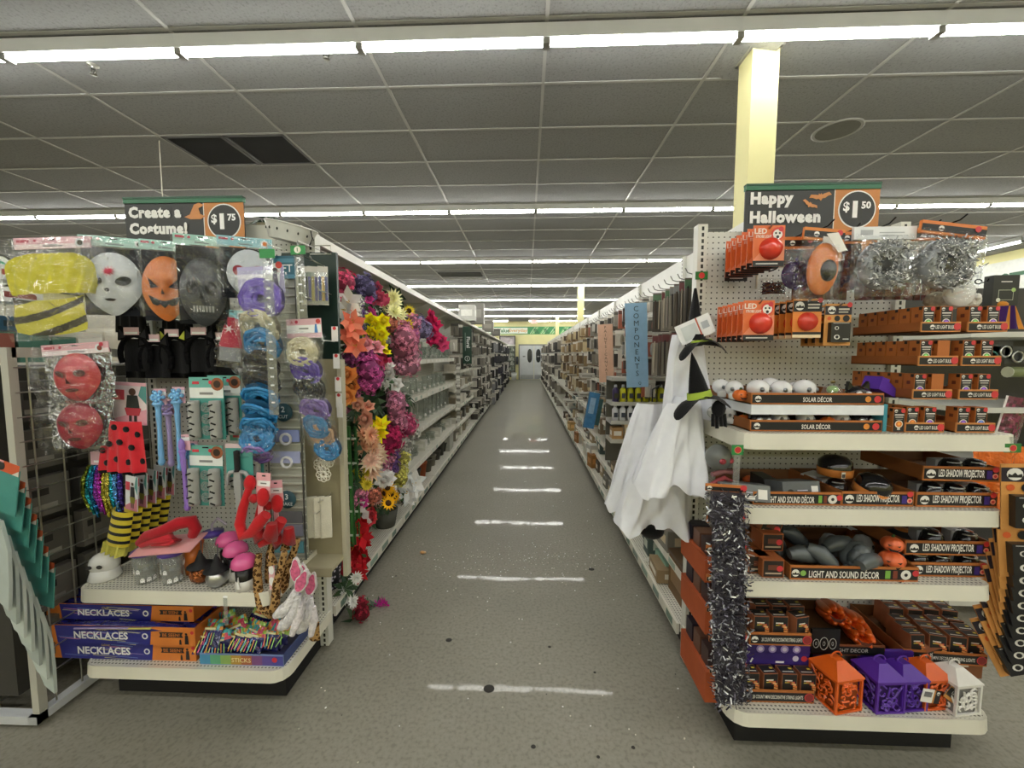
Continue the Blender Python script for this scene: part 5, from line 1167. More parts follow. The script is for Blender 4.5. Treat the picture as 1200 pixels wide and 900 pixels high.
def cat_orn(loc, label):
    t = thing('cat_ornament', label, 'ornament', loc); m = MB(); m.ball((0,0,.03),(.042,.035,.032),'#17171a',14,9); m.build('head', 'gloss', t)
    for q in (-1,1):
        m = MB(); m.prism([(q*.014,.05),(q*.04,.045),(q*.036,.078)],-.008,.008,'#17171a'); m.build('ear', 'gloss', t); m = MB(); m.ball((q*.017,-.031,.034),(.012,.007,.010),'#dfe3e6',9,6); m.build('eye_lens', 'metal', t)
def pump(loc, label, s=1, col='#e0702c', face=True, group=None, rz=0):
    t = thing('pumpkin_ornament', label, 'ornament', loc, rot=(0,0,rz), group=group)
    m = MB(); n = 24
    m.grid(lambda u, v: ((.034+.004*abs(math.cos(u*math.pi*8)))*s*math.sin(v*math.pi)*math.cos(u*2*math.pi), (.034+.004*abs(math.cos(u*math.pi*8)))*s*math.sin(v*math.pi)*math.sin(u*2*math.pi), (.03-.03*math.cos(v*math.pi))*s), 32, 10, col); m.build('body', 'plastic', t)
    m = MB(); m.tube([(0,0,.057*s),(.004*s,0,.07*s)], [.006*s,.004*s], '#3f5a2a', 6); m.build('stem', 'matte', t)
    if face:
        m = MB()
        for q in (-1,1): m.add([(q*.02*s,-.0375*s,.04*s),(q*.008*s,-.0385*s,.036*s),(q*.016*s,-.0385*s,.032*s)],[(0,1,2)],BK)
        m.add([(-.02*s,-.037*s,.026*s),(-.01*s,-.0395*s,.02*s),(.01*s,-.0395*s,.02*s),(.02*s,-.037*s,.026*s),(.01*s,-.0375*s,.012*s),(-.01*s,-.0375*s,.012*s)],[(0,1,4),(0,4,5),(1,2,4),(2,3,4),(0,1,5)],BK); m.build('carved_face', 'matte', t)
    return t
ZU = 1.373; ZL = 1.272
for i, (px, Y, s, lb) in enumerate(((846,1.72,.95,'white skull ornament at the back left of the upper solar tray'),(861,1.62,.95,'white skull ornament second from the left in the upper solar tray'),(890,1.56,1.05,'large white skull ornament left of centre in the upper solar tray'),(903,1.63,1.1,'white skull ornament behind the front skulls in the upper tray'),(917,1.56,1.0,'white skull ornament in the middle of the upper solar tray'),(933,1.62,.9,'small white skull ornament tucked behind the middle of the upper tray'),(944,1.56,1.05,'white skull ornament beside the ghost in the upper tray'))):
    p = at(px, 450, Y); skull((p.x, Y, ZU), lb, s, rz=-14 if i % 2 else 12)
p = at(868,450,1.555); pump((p.x,1.555,ZU),'tiny orange pumpkin ornament among the skulls of the upper solar tray',.75)
p = at(976,450,1.56); t = thing('ghost_ornament','translucent ghost ornament with green core at the right of the upper tray','ornament',(p.x,1.56,ZU)); m = MB(); m.lathe([(.042,0),(.038,.02),(.03,.05),(.016,.066),(0,.07)],'#e4eadc',16); m.build('body','clear',t); m = MB(); m.ball((0,0,.045),(.02,.018,.016),'#a8d080',10,6); m.build('green_core','plastic',t); m = MB(); m.ball((0,0,.074),(.01,.008,.006),'#8a7a50',8,5); m.build('cap','metal',t)  # the core is plain green plastic
p = at(1005,450,1.55); cat_orn((p.x,1.55,ZU),'black cat head ornament with silver eyes in the upper solar tray')
for i, (px, kd) in enumerate(((838,'s'),(854,'s'),(872,'p'),(890,'c'),(914,'s'),(944,'s'),(970,'p'),(985,'o'),(1008,'c'))):
    Y = 1.56 if i > 2 else 1.7-.05*i; p = at(px, 490, Y); L = (p.x, Y, ZL)
    if kd == 's': skull(L, f'white skull ornament in the lower solar tray, place {ORD[i]} from the left', .8, rz=8)
    elif kd == 'p': pump(L, f'small orange pumpkin ornament in the lower solar tray, place {ORD[i]}', .7)
    elif kd == 'c': cat_orn(L, f'black cat head ornament in the lower solar tray, place {ORD[i]}')
    else: skull(L, 'grey faced owl like skull in the lower solar tray near the right end', .8)

# --- LED bulb cartons ------------------------------------------------------
BX0, BXm, BX1 = at(1072,480,1.5).x, at(1120,480,1.5).x, at(1168,480,1.5).x
def tx_bulb(m, w, h): logo(m,-w*.22,h*.48,h*.24,-.002); m.text('LED LIGHT BULBS', w*.1, h*.48, h*.36, '#f0ece4', -.002, .015, maxw=w*.48); m.disc(w*.4,h*.52,h*.36,'#d03a40',-.0022,14)
bulbc = {'green':'#6fb86a','purple':'#7a55c0','orange':'#e0803a','blue':'#5a7ad8'}
def bulb_box(loc, label, front, cn, group, rz=0):
    t = thing('bulb_box', label, 'box', loc, rot=(0,0,rz), group=group); a = .021; h = .088
    m = MB(); m.bbox((-a,0,0),(a,.042,h),'#b5692f'); m.build('carton', 'kraft', t); m = MB()
    if front:
        m.rect(-a+.002,.002,a-.002,h-.002,'#1b1b1e',-.0008); m.disc(0,.03,.014,'#eae6da',-.0012,16); m.disc(0,.03,.011,bulbc[cn],-.0016,14); m.disc(0,.031,.006,shade(bulbc[cn],1.4),-.002,10); m.rect(-.005,.008,.005,.018,'#c9c6c0',-.0014); m.rect(-.016,.062,.016,.066,'#e8e6e0',-.0014); m.rect(-.014,.054,.014,.057,'#cfcbc4',-.0014); m.rect(-.012,.047,.012,.049,'#8f8c86',-.0014); logo(m,-.012,.078,.006,-.0014); m.disc(.013,.079,.008,'#d03a40',-.0016,10); m.build('front_print', 'card', t)
    # side of the box seen from the aisle
    m = MB(); v = [(-a-.0008,.004,.02),(-a-.0008,.038,.02),(-a-.0008,.038,.0215),(-a-.0008,.004,.0215)]
    m.add(v,[(0,1,2,3)],'#e0b088'); m.add([(-a-.0008,.014,.05),(-a-.0008,.028,.05),(-a-.0008,.028,.062),(-a-.0008,.014,.062)],[(0,1,2,3)],'#6a3018'); m.add([(-a-.0008,.002,.076),(-a-.0008,.014,.076),(-a-.0008,.014,.087),(-a-.0008,.002,.087)],[(0,1,2,3)],'#241a14'); m.build('side_print', 'card', t)
    return t
tier_n = ['lowest', 'second', 'third', 'top']; cmix = [['orange','purple','purple','blue'],['purple','orange','purple','purple'],['green','green','green','green'],['green','purple','green','purple']]
for k in range(4):
    z = 1.267+.122*k
    for j, (xa, xb) in enumerate(((BX0, BXm-.006),(BXm+.006, BX1))):
        dx = (-.03, -.012, 0, 0)[k] if j == 0 else (0, .0, .0, .012)[k]
        side = 'left' if j == 0 else 'right'
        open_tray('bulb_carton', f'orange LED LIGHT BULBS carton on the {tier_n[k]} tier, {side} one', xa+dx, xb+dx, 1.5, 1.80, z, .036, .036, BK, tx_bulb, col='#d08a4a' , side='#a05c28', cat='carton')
        for i in range(6):
            for q in range(2 if (j == 0 or i == 0) else 0) if i == 0 else range(1 if j == 0 else 0):
                x = xa+dx+.03+q*.062; 
                if x > xb+dx-.024: x = xb+dx-.026
                fr = i == 0 and not (k in (1,2) and q == 1 and j == 0)
                lb = (f'black bulb box with a {cmix[k][j*2+q]} bulb picture, {tier_n[k]} tier {side} carton' + (', left' if q == 0 else ', right')) if i == 0 else f'brown bulb box in the receding row of the {tier_n[k]} tier, {ORD[i]} from the front'
                if i == 0 and not fr: lb = f'plain brown bulb box at the front of the {tier_n[k]} tier left carton'
                bulb_box((x, 1.507+i*.047, z+.004), lb, fr, cmix[k][j*2+q], 'bulb boxes in cartons' if i == 0 else f'receding bulb boxes of the {tier_n[k]} tier')
p = at(1052,510,1.5); bulb_box((p.x,1.5,1.267), 'single black bulb box with orange bulb standing beside the trays', True, 'orange', 'bulb boxes in cartons')
t = thing('purple_tray', 'purple plastic piece lying on the brown cartons beside the black cat', 'tray', tuple(at(1030,452,1.58)), rot=(0,12,20)); m = MB(); m.prism([(-.05,-.02),(.06,-.035),(.07,-.01),(.02,.01),(-.04,.03)],-.03,.03,'#5a35a8'); m.build('shell', 'plastic', t); m = MB(); m.bbox((-.02,-.02,.012),(.02,.02,.03),'#6a45b8'); m.build('cap', 'plastic', t)
# --- shelf two: shadow projectors, light and sound ------------------------
Z2, Z3, Z0 = .987, .702, .202
def tx_shadow(m, w, h): logo(m,-w*.4,h*.48,h*.3,-.002); m.text('LED SHADOW PROJECTOR', -.0, h*.47, h*.5, '#f2f0ea', -.002, .02, maxw=w*.6); m.rect(w*.33,h*.2,w*.4,h*.76,'#3a2a80',-.002); m.disc(w*.44,h*.4,h*.18,'#e8a08a',-.002); m.disc(w*.44,h*.4,h*.1,'#d03a40',-.0024,10); m.disc(w*.44,h*.85,h*.2,'#d03a40',-.0026,12)
def tx_sound(m, w, h):
    logo(m,-w*.46,h*.48,h*.26,-.002); m.disc(-w*.4,h*.48,h*.2,'#8ab85a',-.002,12); m.text('LIGHT AND SOUND DÉCOR', -w*.08, h*.48, h*.48, '#f2f0ea', -.002, .02, maxw=w*.55); m.rect(w*.24,h*.2,w*.28,h*.76,'#7ab04a',-.002); m.rect(w*.3,h*.2,w*.335,h*.76,'#7a3a2a',-.002); m.disc(w*.4,h*.48,h*.34,'#e8e6e0',-.002,16); m.disc(w*.4,h*.48,h*.12,BK,-.0025,10); m.disc(w*.475,h*.6,h*.22,'#d03a40',-.002,12)
def tray_px(px0, px1, pyb, Y, z, name, label, tx, hf=.05, d=.3, rz=0, **kw):
    x0, x1 = at(px0, pyb, Y).x, at(px1, pyb, Y).x
    return open_tray(name, label, x0, x1, Y, Y+d, z, hf, hf*1.05, BK, tx, rz=rz, **kw)
def projector(loc, label, rz=0, s=1):
    t = thing('shadow_projector', label, 'projector', loc, rot=(0,0,rz), group='black shadow projectors')
    m = MB(); m.lathe([(0,0),(.04*s,0),(.042*s,.02*s),(.036*s,.05*s),(.022*s,.066*s),(0,.07*s)],'#131316',16); m.build('dome', 'gloss', t)
    m = MB(); m.tube([(.03*s*math.cos(a),.03*s*math.sin(a),.058*s) for a in [math.pi*(1.15+.7*j/8) for j in range(9)]], .003*s, '#c8cacc', 5); m.build('chrome_ring', 'metal', t)
    m = MB(); m.bbox((-.045*s,.012*s,0),(.045*s,.05*s,.06*s),'#8f9092' if s > .9 else '#5a5a5c'); m.build('insert_card', 'card', t); return t
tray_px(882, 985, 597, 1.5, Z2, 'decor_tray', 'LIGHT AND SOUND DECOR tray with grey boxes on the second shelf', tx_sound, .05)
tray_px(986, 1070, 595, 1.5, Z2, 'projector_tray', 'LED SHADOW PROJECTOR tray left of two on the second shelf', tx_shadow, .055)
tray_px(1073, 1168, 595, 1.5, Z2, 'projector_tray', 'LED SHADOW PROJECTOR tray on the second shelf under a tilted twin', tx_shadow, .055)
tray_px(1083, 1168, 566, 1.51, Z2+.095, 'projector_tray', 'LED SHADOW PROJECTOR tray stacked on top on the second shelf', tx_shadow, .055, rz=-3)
for i, (px, Y, z, lb) in enumerate(((1092,1.56,Z2+.008,'in lower right tray, left'),(1118,1.55,Z2+.008,'in lower right tray, middle'),(1146,1.55,Z2+.008,'in lower right tray, right'),(1112,1.56,Z2+.103,'in the stacked tray, left'),(1140,1.56,Z2+.103,'in the stacked tray, right'),(980,1.6,Z2+.008,'in the left tray behind an orange band'))):
    p = at(px, 560, Y); projector((p.x, Y, z), f'black shadow projector {lb}, shelf two', 0, .95)
for i, (px, py, Y, rz, lb) in enumerate(((978,556,1.62,10,'round black projector in orange banded pack on top of the left tray'),(1018,578,1.56,-12,'orange banded projector lying tilted in the left tray'))):
    t = thing('banded_projector', lb, 'projector', tuple(at(px,py,Y)), rot=(0 if i == 0 else 15, 0 if i == 0 else 14, rz))
    m = MB(); m.lathe([(0,0),(.058,0),(.06,.02),(.06,.03)],'#d98a42',18); m.build('orange_band', 'card', t); m = MB(); m.lathe([(.058,.03),(.056,.055),(.036,.075),(0,.082)],'#131316',18); m.build('black_dome', 'gloss', t)
    m = MB(); m.bbox((-.035,-.0615,.004),(-.018,-.0605,.027),'#f0ece4'); m.bbox((-.033,-.0622,.006),(-.02,-.0616,.02),'#4a4a4a'); m.build('barcode_label', 'card', t)
for i, (px, py, Y, w, d, h, rz, c1, lb) in enumerate(((868,584,1.56,.17,.12,.06,-14,'#74787a','grey light and sound box lying at the left end of shelf two'),(929,584,1.57,.15,.1,.07,6,'#5f6366','grey light and sound box with white label in the tray'),(893,584,1.68,.05,.1,.1,0,'#2a2c2c','black and yellow box between the two grey boxes'),(960,578,1.7,.1,.1,.08,30,'#d8dcdf','pale box end at the back of the light and sound tray'))):
    t = thing('decor_box', lb, 'box', tuple(at(px,py,Y)), rot=(-12 if i < 2 else 0,0,rz)); m = MB(); m.bbox((-w/2,-d/2,0),(w/2,d/2,h),c1); m.build('carton', 'card', t)
    m = MB(); m.rect(-w*.1,h*.1,w*.2,h*.3,'#eceae6',-d/2-.001); m.rect(w*.26,h*.15,w*.44,h*.75,'#eceae6',-d/2-.001); m.disc(-w*.3,h*.4,h*.2,'#222425',-d/2-.001); m.rect(-w*.12,h*.5,w*.16,h*.55,'#c9c6d8',-d/2-.001); m.build('front_print', 'card', t)
t = thing('orange_pouch', 'crumpled orange pouch behind the grey boxes on shelf two', 'pouch', tuple(at(890,562,1.75))); m = MB(); m.ball((0,0,0),(.075,.03,.025),'#c85a2a',12,7); m.build('pouch', 'wrap', t); m = MB(); m.bbox((-.02,-.032,-.01),(.02,-.029,.01),'#8a3a1a'); m.build('seal', 'card', t)
# big dark skull hanging at the left end behind the dress
t = thing('skull_decoration', 'grey skull with red eye sockets and bones at the left of shelf two', 'decoration', tuple(at(842,536,1.62)), rot=(0,0,20))
m = MB(); m.ball((0,0,0),(.05,.05,.055),'#6f7270',14,9); m.build('cranium', 'plastic', t); m = MB()
for q in (-1,1): m.ball((q*.02,-.042,-.005),(.015,.01,.012),'#a83a44',9,6)
m.build('eye_sockets', 'plastic', t); m = MB(); m.tube([(-.05,-.02,-.06),(0,-.03,-.05),(.05,-.02,-.06)],.01,'#8a5a5c',7); m.tube([(-.05,-.02,-.1),(0,-.03,-.075),(.05,-.02,-.1)],.01,'#a0484c',7); m.build('crossed_bones', 'plastic', t)
# --- shelf three --------------------------------------------------------------
tray_px(925, 1075, 690, 1.49, Z3, 'decor_tray', 'LIGHT AND SOUND DECOR tray full of grey figures on the third shelf', tx_sound, .055, .34)
tray_px(1066, 1155, 683, 1.53, Z3, 'projector_tray', 'LED SHADOW PROJECTOR tray standing on the third shelf', tx_shadow, .055, .28)
tray_px(1060, 1160, 655, 1.52, Z3+.09, 'projector_tray', 'LED SHADOW PROJECTOR tray stacked above another on the third shelf', tx_shadow, .055, .28)
for i, (px, Y, z, lb) in enumerate(((1075,1.59,Z3+.008,'lower tray, left'),(1102,1.58,Z3+.008,'lower tray, middle'),(1133,1.58,Z3+.008,'lower tray, right'),(1090,1.58,Z3+.098,'upper tray, left'),(1130,1.58,Z3+.098,'upper tray, right'))):
    p = at(px, 640, Y); projector((p.x, Y, z), f'black shadow projector in the {lb}, shelf three', 0, .95)
t = thing('banded_projector', 'orange striped domed pack above the projector trays on shelf three', 'projector', tuple(at(1058,640,1.66))); m = MB(); m.lathe([(0,0),(.062,0),(.064,.025),(.055,.05),(.03,.07),(0,.075)],['#d98a42','#d98a42','#d08038','#1a1a1c','#d98a42'],18); m.build('striped_dome', 'card', t); m = MB(); m.ball((.02,-.02,.06),(.02,.02,.012),'#1a1a1c',8,5); m.build('knob', 'gloss', t)
random.seed(31)
zf = [(905,648,1.66,'torso'),(930,640,1.7,'arm'),(948,655,1.6,'arm'),(985,640,1.6,'arm'),(1002,650,1.56,'torso'),(963,668,1.55,'arm'),(1015,672,1.53,'arm'),(940,672,1.58,'arm')]
for i, (px, py, Y, kd) in enumerate(zf):
    p = at(px, py, Y); z = max(p.z, Z3+.05)
    t = thing('grey_figure', f'dark grey gargoyle figure piece heaped in the sound decor tray, {ORD[i]} from the left back', 'ornament', (p.x, Y, z), rot=(rr(-25,25), rr(-30,30), rr(-40,40)), group='grey figures in the sound tray')
    c1 = random.choice(['#5c6264','#6a7072','#4e5456'])
    m = MB(); 
    if kd == 'arm': m.tube([(-.07,0,.02),(-.03,-.01,.025),(.02,-.015,.005),(.06,-.01,-.02)],[.02,.032,.03,.014],c1,10)
    else: m.ball((0,0,0),(.05,.04,.06),c1,12,8); m.ball((0,-.03,.03),(.03,.025,.025),c1,10,6)
    m.build('body', 'plastic', t)
    m = MB(); m.ball((.06,-.01,-.025),(.022,.018,.016),shade(c1,1.15),8,6) if kd == 'arm' else m.ball((.0,-.045,-.02),(.02,.015,.02),shade(c1,1.15),8,6); m.build('head', 'plastic', t)
for i, (px, py, Y) in enumerate(((972,626,1.7),(1010,628,1.66))):
    t = thing('ghost_ornament', ['white ghost ornament with black eyes at the back of shelf three','white ghost ornament behind the pumpkin stack on shelf three'][i], 'ornament', tuple(at(px,py+20,Y))); m = MB(); m.lathe([(.045,-.03),(.04,0),(.038,.04),(.024,.07),(0,.08)],'#8f9294',14); m.build('body', 'plastic', t); m = MB(); m.ball((-.014,-.034,.04),(.006,.004,.009),BK,7,5); m.ball((.014,-.034,.04),(.006,.004,.009),BK,7,5); m.build('eyes', 'matte', t)
t = thing('tombstone_ornament', 'dark grey round cauldron ornament on the right of the grey heap', 'ornament', tuple(at(1008,668,1.53))); m = MB(); m.ball((0,0,.045),(.05,.03,.045),'#3c4244',14,9); m.build('bowl', 'plastic', t); m = MB(); m.bbox((-.05,-.02,-.02),(.05,.02,.012),'#5a6062'); m.build('foot', 'plastic', t)
for i, (py, lb) in enumerate(((682,'bottom'),(661,'middle'),(641,'top'))):
    p = at(1044, py, 1.53); pump((p.x+.002*i, 1.53, p.z-.016), f'orange jack o lantern in the pumpkin stack on shelf three, {lb} one', 1.12 if i < 2 else .95, '#e06a3c', True, 'stacked pumpkins', rz=-32)
for i, (px, Y, z) in enumerate(((905,1.5,Z3),(888,1.53,Z3),(903,1.56,Z3+.075),(897,1.6,Z3+.12))):
    p = at(px, 690, Y); t = thing('candle_box', f'small black box left of the sound tray, {ORD[i]} in the pile', 'box', (p.x, Y, z), rot=(0, 18 if i == 3 else 0, 0)); m = MB(); m.bbox((-.04,0,0),(.04,.08,.07),'#a05a30'); m.build('carton', 'card', t); m = MB(); m.rect(-.036,.004,.036,.066,'#231d1a',-.001); m.rect(-.02,.03,.016,.05,'#6a3a28',-.0015); m.disc(.024,.036,.012,'#d03a40',-.0016,12); m.rect(-.03,.014,.03,.02,'#b9a890',-.0016); m.build('front_print', 'card', t)
# --- base deck ------------------------------------------------------------------
def tx_string(m, w, h): logo(m,-w*.42,h*.48,h*.26,-.002); m.text('20 COUNT MINI DECORATIVE STRING LIGHTS', .02*w, h*.48, h*.3, '#efece4', -.002, .008, maxw=w*.66); m.disc(w*.43,h*.5,h*.36,'#c83a40',-.002,14); m.disc(w*.43,h*.5,h*.3,'#8a2a2a',-.0024,14)
def string_box(loc, label, group, rz=0, lean=0, flip=False):
    t = thing('string_light_box', label, 'box', loc, rot=(lean,0,rz), group=group); a, h, d = .029, .1, .046
    m = MB(); m.bbox((-a,0,0),(a,d,h),'#9c6244'); m.build('carton', 'card', t); m = MB(); m.rect(-a+.002,.002,a-.002,h-.002,'#1c1a1b',-.0008)
    for q in range(5): an = R(-10+q*24); cx, cz = -.006+.024*math.cos(an), .048+.024*math.sin(an); m.poly([(cx-.005,cz-.005),(cx+.011,cz-.009),(cx+.012,cz-.002),(cx-.004,cz+.002)], ['#e09a5a','#d87a40','#e8b880'][q % 3], -.0014)
    m.rect(.004,.058,.02,.07,'#c83a40',-.0012); m.rect(-.018,.072,.01,.077,'#e8e4da',-.0014); m.rect(-.018,.064,.002,.068,'#d8c050',-.0014); m.text('20', -.015, .014, .012, '#f0ece4', -.0014, .02); m.rect(-.006,.016,.018,.019,'#d8d4ca',-.0014); m.rect(-.006,.009,.016,.012,'#d8d4ca',-.0014); logo(m,-.014,.03,.006,-.0014); m.build('front_print', 'card', t)
    m = MB(); m.add([(-a+.002,.003,h+.0006),(a-.002,.003,h+.0006),(a-.002,d-.003,h+.0006),(-a+.002,d-.003,h+.0006)],[(0,1,2,3)],'#231f1f'); m.add([(-a+.008,.01,h+.001),(a-.008,.01,h+.001),(a-.008,.014,h+.001),(-a+.008,.014,h+.001)],[(0,1,2,3)],'#e8e4da'); m.add([(a-.018,.024,h+.001),(a-.006,.024,h+.001),(a-.006,.032,h+.001),(a-.018,.032,h+.001)],[(0,1,2,3)],'#d8c040'); m.build('top_print', 'card', t)
    return t
tray_px(864, 953, 837, 1.49, Z0+.002, 'string_light_tray', '20 COUNT MINI DECORATIVE STRING LIGHTS tray at the front left of the base', tx_string, .05, .22)
tray_px(878, 950, 762, 1.5, .43, 'string_light_tray', 'string lights tray stacked above the purple box at the base left', tx_string, .05, .22)
for i in range(4):
    p = at(866+14+i*22, 830, 1.5); string_box((p.x, 1.502, Z0+.01), f'mini string lights box in the lower left tray, {ORD[i]} from the left', 'string light boxes', 4 if i == 1 else 0)
for i in range(3):
    p = at(892+i*22+(4 if i == 2 else 0), 750, 1.51); string_box((p.x, 1.512, .438), f'mini string lights box in the upper left tray, {ORD[i]} from the left', 'string light boxes', 14 if i == 2 else 0)
for i in range(3):
    p = at(890+i*20, 712, 1.6); string_box((p.x, 1.58, .438), f'mini string lights box in the back row of the upper left tray, {ORD[i]}', 'string light boxes')
x0, x1 = at(868,790,1.54).x, at(952,790,1.54).x
t = thing('purple_box', 'purple printed display box under the upper string lights tray', 'box', ((x0+x1)/2, 1.56, Z0+.0)); w = x1-x0
m = MB(); m.bbox((-w/2,0,.1),(w/2,.24,.19),'#33226a'); m.build('carton', 'card', t)
m = MB(); m.rect(-w/2+.002,.105,w/2-.002,.15,'#3a2878',-.001)
for q in range(4): m.disc(-w*.2+q*w*.17,.168,.016,'#9a8ac8',-.0015,12); m.disc(-w*.2+q*w*.17,.168,.009,'#d8d0ea',-.002,10)
m.rect(w*.02,.11,w*.14,.118,'#e8e4ee',-.002); m.disc(w*.3,.13,.012,'#d0c8e0',-.002); m.disc(w*.42,.13,.012,'#c83a40',-.002); m.build('front_print', 'card', t); m = MB(); m.bbox((-w/2+.01,.01,0),(w/2-.01,.23,.1),'#241a40'); m.build('lower_box', 'card', t)
# middle: rolls of orange pumpkin ribbon
t0 = tray_px(948, 1036, 775, 1.6, .32, 'roll_tray', 'dark tray of orange pumpkin shaped rolls in the middle of the base', lambda m, w, h: (logo(m,-w*.4,h*.5,h*.3,-.002), m.text('LIGHT DECOR', .05*w, h*.5, h*.34, '#d8d4cc', -.002)), .045, .3, col='#7a4526')
for i, (px, py, Y, rx) in enumerate(((1012,752,1.62,78),(1004,734,1.66,70),(980,722,1.7,70))):
    p = at(px, py, Y); t = thing('pumpkin_roll', f'bright orange pumpkin shaped roll in the dark base tray, {ORD[i]} from the front', 'decoration', (p.x, Y, max(p.z, .38)), rot=(rx-90, 0, -25), group='orange pumpkin rolls')
    m = MB()
    for q in range(7): a = 2*math.pi*q/7; m.ball((.028*math.cos(a), .1, .028*math.sin(a)), (.022,.12,.022), '#e0641f' if q % 2 else '#d85a1a', 10, 8)
    m.build('ribbed_body', 'plastic', t); m = MB(); m.poly([(-.03,.004),(-.01,-.008),(.01,-.008),(.03,.004),(.012,-.02),(-.012,-.02)], '#5a2410', -.022); m.build('carved_face', 'matte', t)
t = thing('outline_card', 'black card with white outlined round shapes left of the orange rolls', 'card', tuple(at(966,757,1.57))); m = MB(); m.bbox((-.05,0,-.03),(.06,.01,.07),'#131315'); m.build('board', 'card', t)
m = MB()
for q, (x, s) in enumerate(((-.035,.7),(-.004,1),(.03,.85))): m.tube([(x+.016*s*math.cos(a),-.003,.012+.026*s*math.sin(a)) for a in [2*math.pi*j/16 for j in range(16)]], .0012, '#b9b9b4', 4, close=True); m.tube([(x+.004*s*math.cos(a),-.003,.012+.009*s*math.sin(a)) for a in [2*math.pi*j/10 for j in range(10)]], .001, '#b9b9b4', 4, close=True)
m.build('outline_print', 'card', t, kind='stuff')
# right: angled tray heaped with string light boxes
tr = tray_px(1060, 1152, 788, 1.6, .295, 'string_light_tray', 'angled string lights tray heaped with boxes at the right of the base', tx_string, .05, .3, rz=-4)
random.seed(8); cnt = 0
for r in range(5):
    for q in range(4):
        p = at(1074+q*22, 770, 1.62); cnt += 1
        string_box((p.x+.012*r-.0*q+rr(-.003,.003), 1.612+r*.048, .302+(.02 if r > 2 else 0)), f'mini string lights box in the angled tray, {ORD[r]} row, {ORD[q]} from the left', 'string light boxes in the angled tray', rr(-8,8)-6, rr(-6,4))
t = string_box(tuple(at(1088,772,1.6)), 'mini string lights box lying across the front of the angled tray', 'string light boxes', 60)
t.rotation_euler = (R(0), R(80), R(10))
# support under the angled tray
for lb, lo, hi in (('brown carton under the angled string lights tray', (at(1066,800,1.64).x,1.64,.202),(at(1150,800,1.64).x,1.88,.293)), ('dark carton under the orange roll tray', (at(950,800,1.64).x,1.64,.202),(at(1036,800,1.64).x,1.86,.315))):
    t = thing('base_carton', lb, 'box', ((lo[0]+hi[0])/2, lo[1], lo[2])); w = hi[0]-lo[0]; m = MB(); m.bbox((-w/2,0,0),(w/2,hi[1]-lo[1],hi[2]-lo[2]),'#4a2f6a' if 'dark' in lb else '#7a4a28'); m.build('carton', 'kraft', t); m = MB(); m.rect(-w*.3,.05,w*.3,.09,'#c9c0b0',-.001); m.build('label_print', 'card', t)
# --- lanterns ---------------------------------------------------------------------
def lantern(px, Y, label, col, rz, s=1, tagk=None):
    p = at(px, 850, Y); t = thing('lantern', label, 'lantern', (p.x, Y, Z0+.002), rot=(0,0,rz)); a, h = .05*s, .116*s
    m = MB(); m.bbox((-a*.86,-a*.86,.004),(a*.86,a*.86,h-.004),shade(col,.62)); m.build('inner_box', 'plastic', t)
    m = MB()
    for sx in (-1,1):
        for sy in (-1,1): m.bbox((sx*a-.004,sy*a-.004,0),(sx*a+.004,sy*a+.004,h),col)
    for z in (0, h-.007):
        for sx in (-1,1): m.bbox((sx*a-.0035,-a+.004,z),(sx*a+.0035,a-.004,z+.007),col); m.bbox((-a+.004,sx*a-.0035,z),(a-.004,sx*a+.0035,z+.007),col)
    m.build('frame', 'plastic', t)
    for f in range(4):
        m = MB(); rnd = random.Random(px+f); m.M = Matrix.Rotation(math.pi/2*f, 4, 'Z')
        for q in range(12):
            cx, cz = rnd.uniform(-a*.6,a*.6), rnd.uniform(.02,h-.02); r = rnd.uniform(.01,.022); a0 = rnd.uniform(0,6.28); pts = []
            for j in range(9):
                an = a0+j*.55; rad = r*(1-.08*j); pts.append((max(-a,min(a,cx+rad*math.cos(an))), -a, max(.004,min(h-.004,cz+rad*math.sin(an)))))
            m.tube(pts, .0034, col, 4)
        for q in range(5): cx = rnd.uniform(-a*.7,a*.7); cz = rnd.uniform(.015,h-.02); m.tube([(cx,-a,cz),(max(-a,min(a,cx+rnd.uniform(-.04,.04))),-a,max(.005,min(h-.005,cz+rnd.uniform(-.05,.05))))], .004, col, 4)
        m.build('fretwork_panel', 'plastic', t)
    m = MB(); e = a*1.12; b = a*.34
    m.add([(-e,-e,h),(e,-e,h),(e,e,h),(-e,e,h),(-e,-e,h+.006),(e,-e,h+.006),(e,e,h+.006),(-e,e,h+.006),(-b,-b,h+.045*s),(b,-b,h+.045*s),(b,b,h+.045*s),(-b,b,h+.045*s)], [(3,2,1,0),(0,1,5,4),(1,2,6,5),(2,3,7,6),(3,0,4,7),(4,5,9,8),(5,6,10,9),(6,7,11,10),(7,4,8,11),(8,9,10,11)], col); m.build('roof', 'plastic', t)
    m = MB(); m.tube([(.022*s*math.cos(x), 0, h+.047*s+.018*s*math.sin(x)) for x in [math.pi*j/8 for j in range(9)]], .003, col, 5); m.build('ring_handle', 'plastic', t)
    if tagk:
        m = MB(); m.M = TR((a*.9,-a-.016,h*.62), ry=tagk[0])
        if tagk[1] == 'w': m.bbox((-.035,0,-.026),(.012,.0015,.026),'#f2f0ec'); m.rect(-.028,-.004,.004,.016,'#77777a',-.0008); m.rect(.012,-.026,.018,.026,'#d0904a',-.0005); m.rect(.018,-.026,.04,.026,'#1b1b1e',-.0005); logo(m,.029,.014,.007,-.001)
        else: m.bbox((-.03,0,-.028),(.03,.0015,.028),'#d0904a'); m.rect(-.03,-.016,.03,.018,'#1b1b1e',-.0008); m.text('LED', -.0, .004, .011, '#efece4', -.0012, .02); m.disc(.022,-.014,.012,'#d05058',-.0014,12)
        m.build('hang_tag', 'card', t)
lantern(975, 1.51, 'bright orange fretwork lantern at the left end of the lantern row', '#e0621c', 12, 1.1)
lantern(1025, 1.51, 'purple fretwork lantern next to the orange one', '#5a2fa0', 4, 1.05)
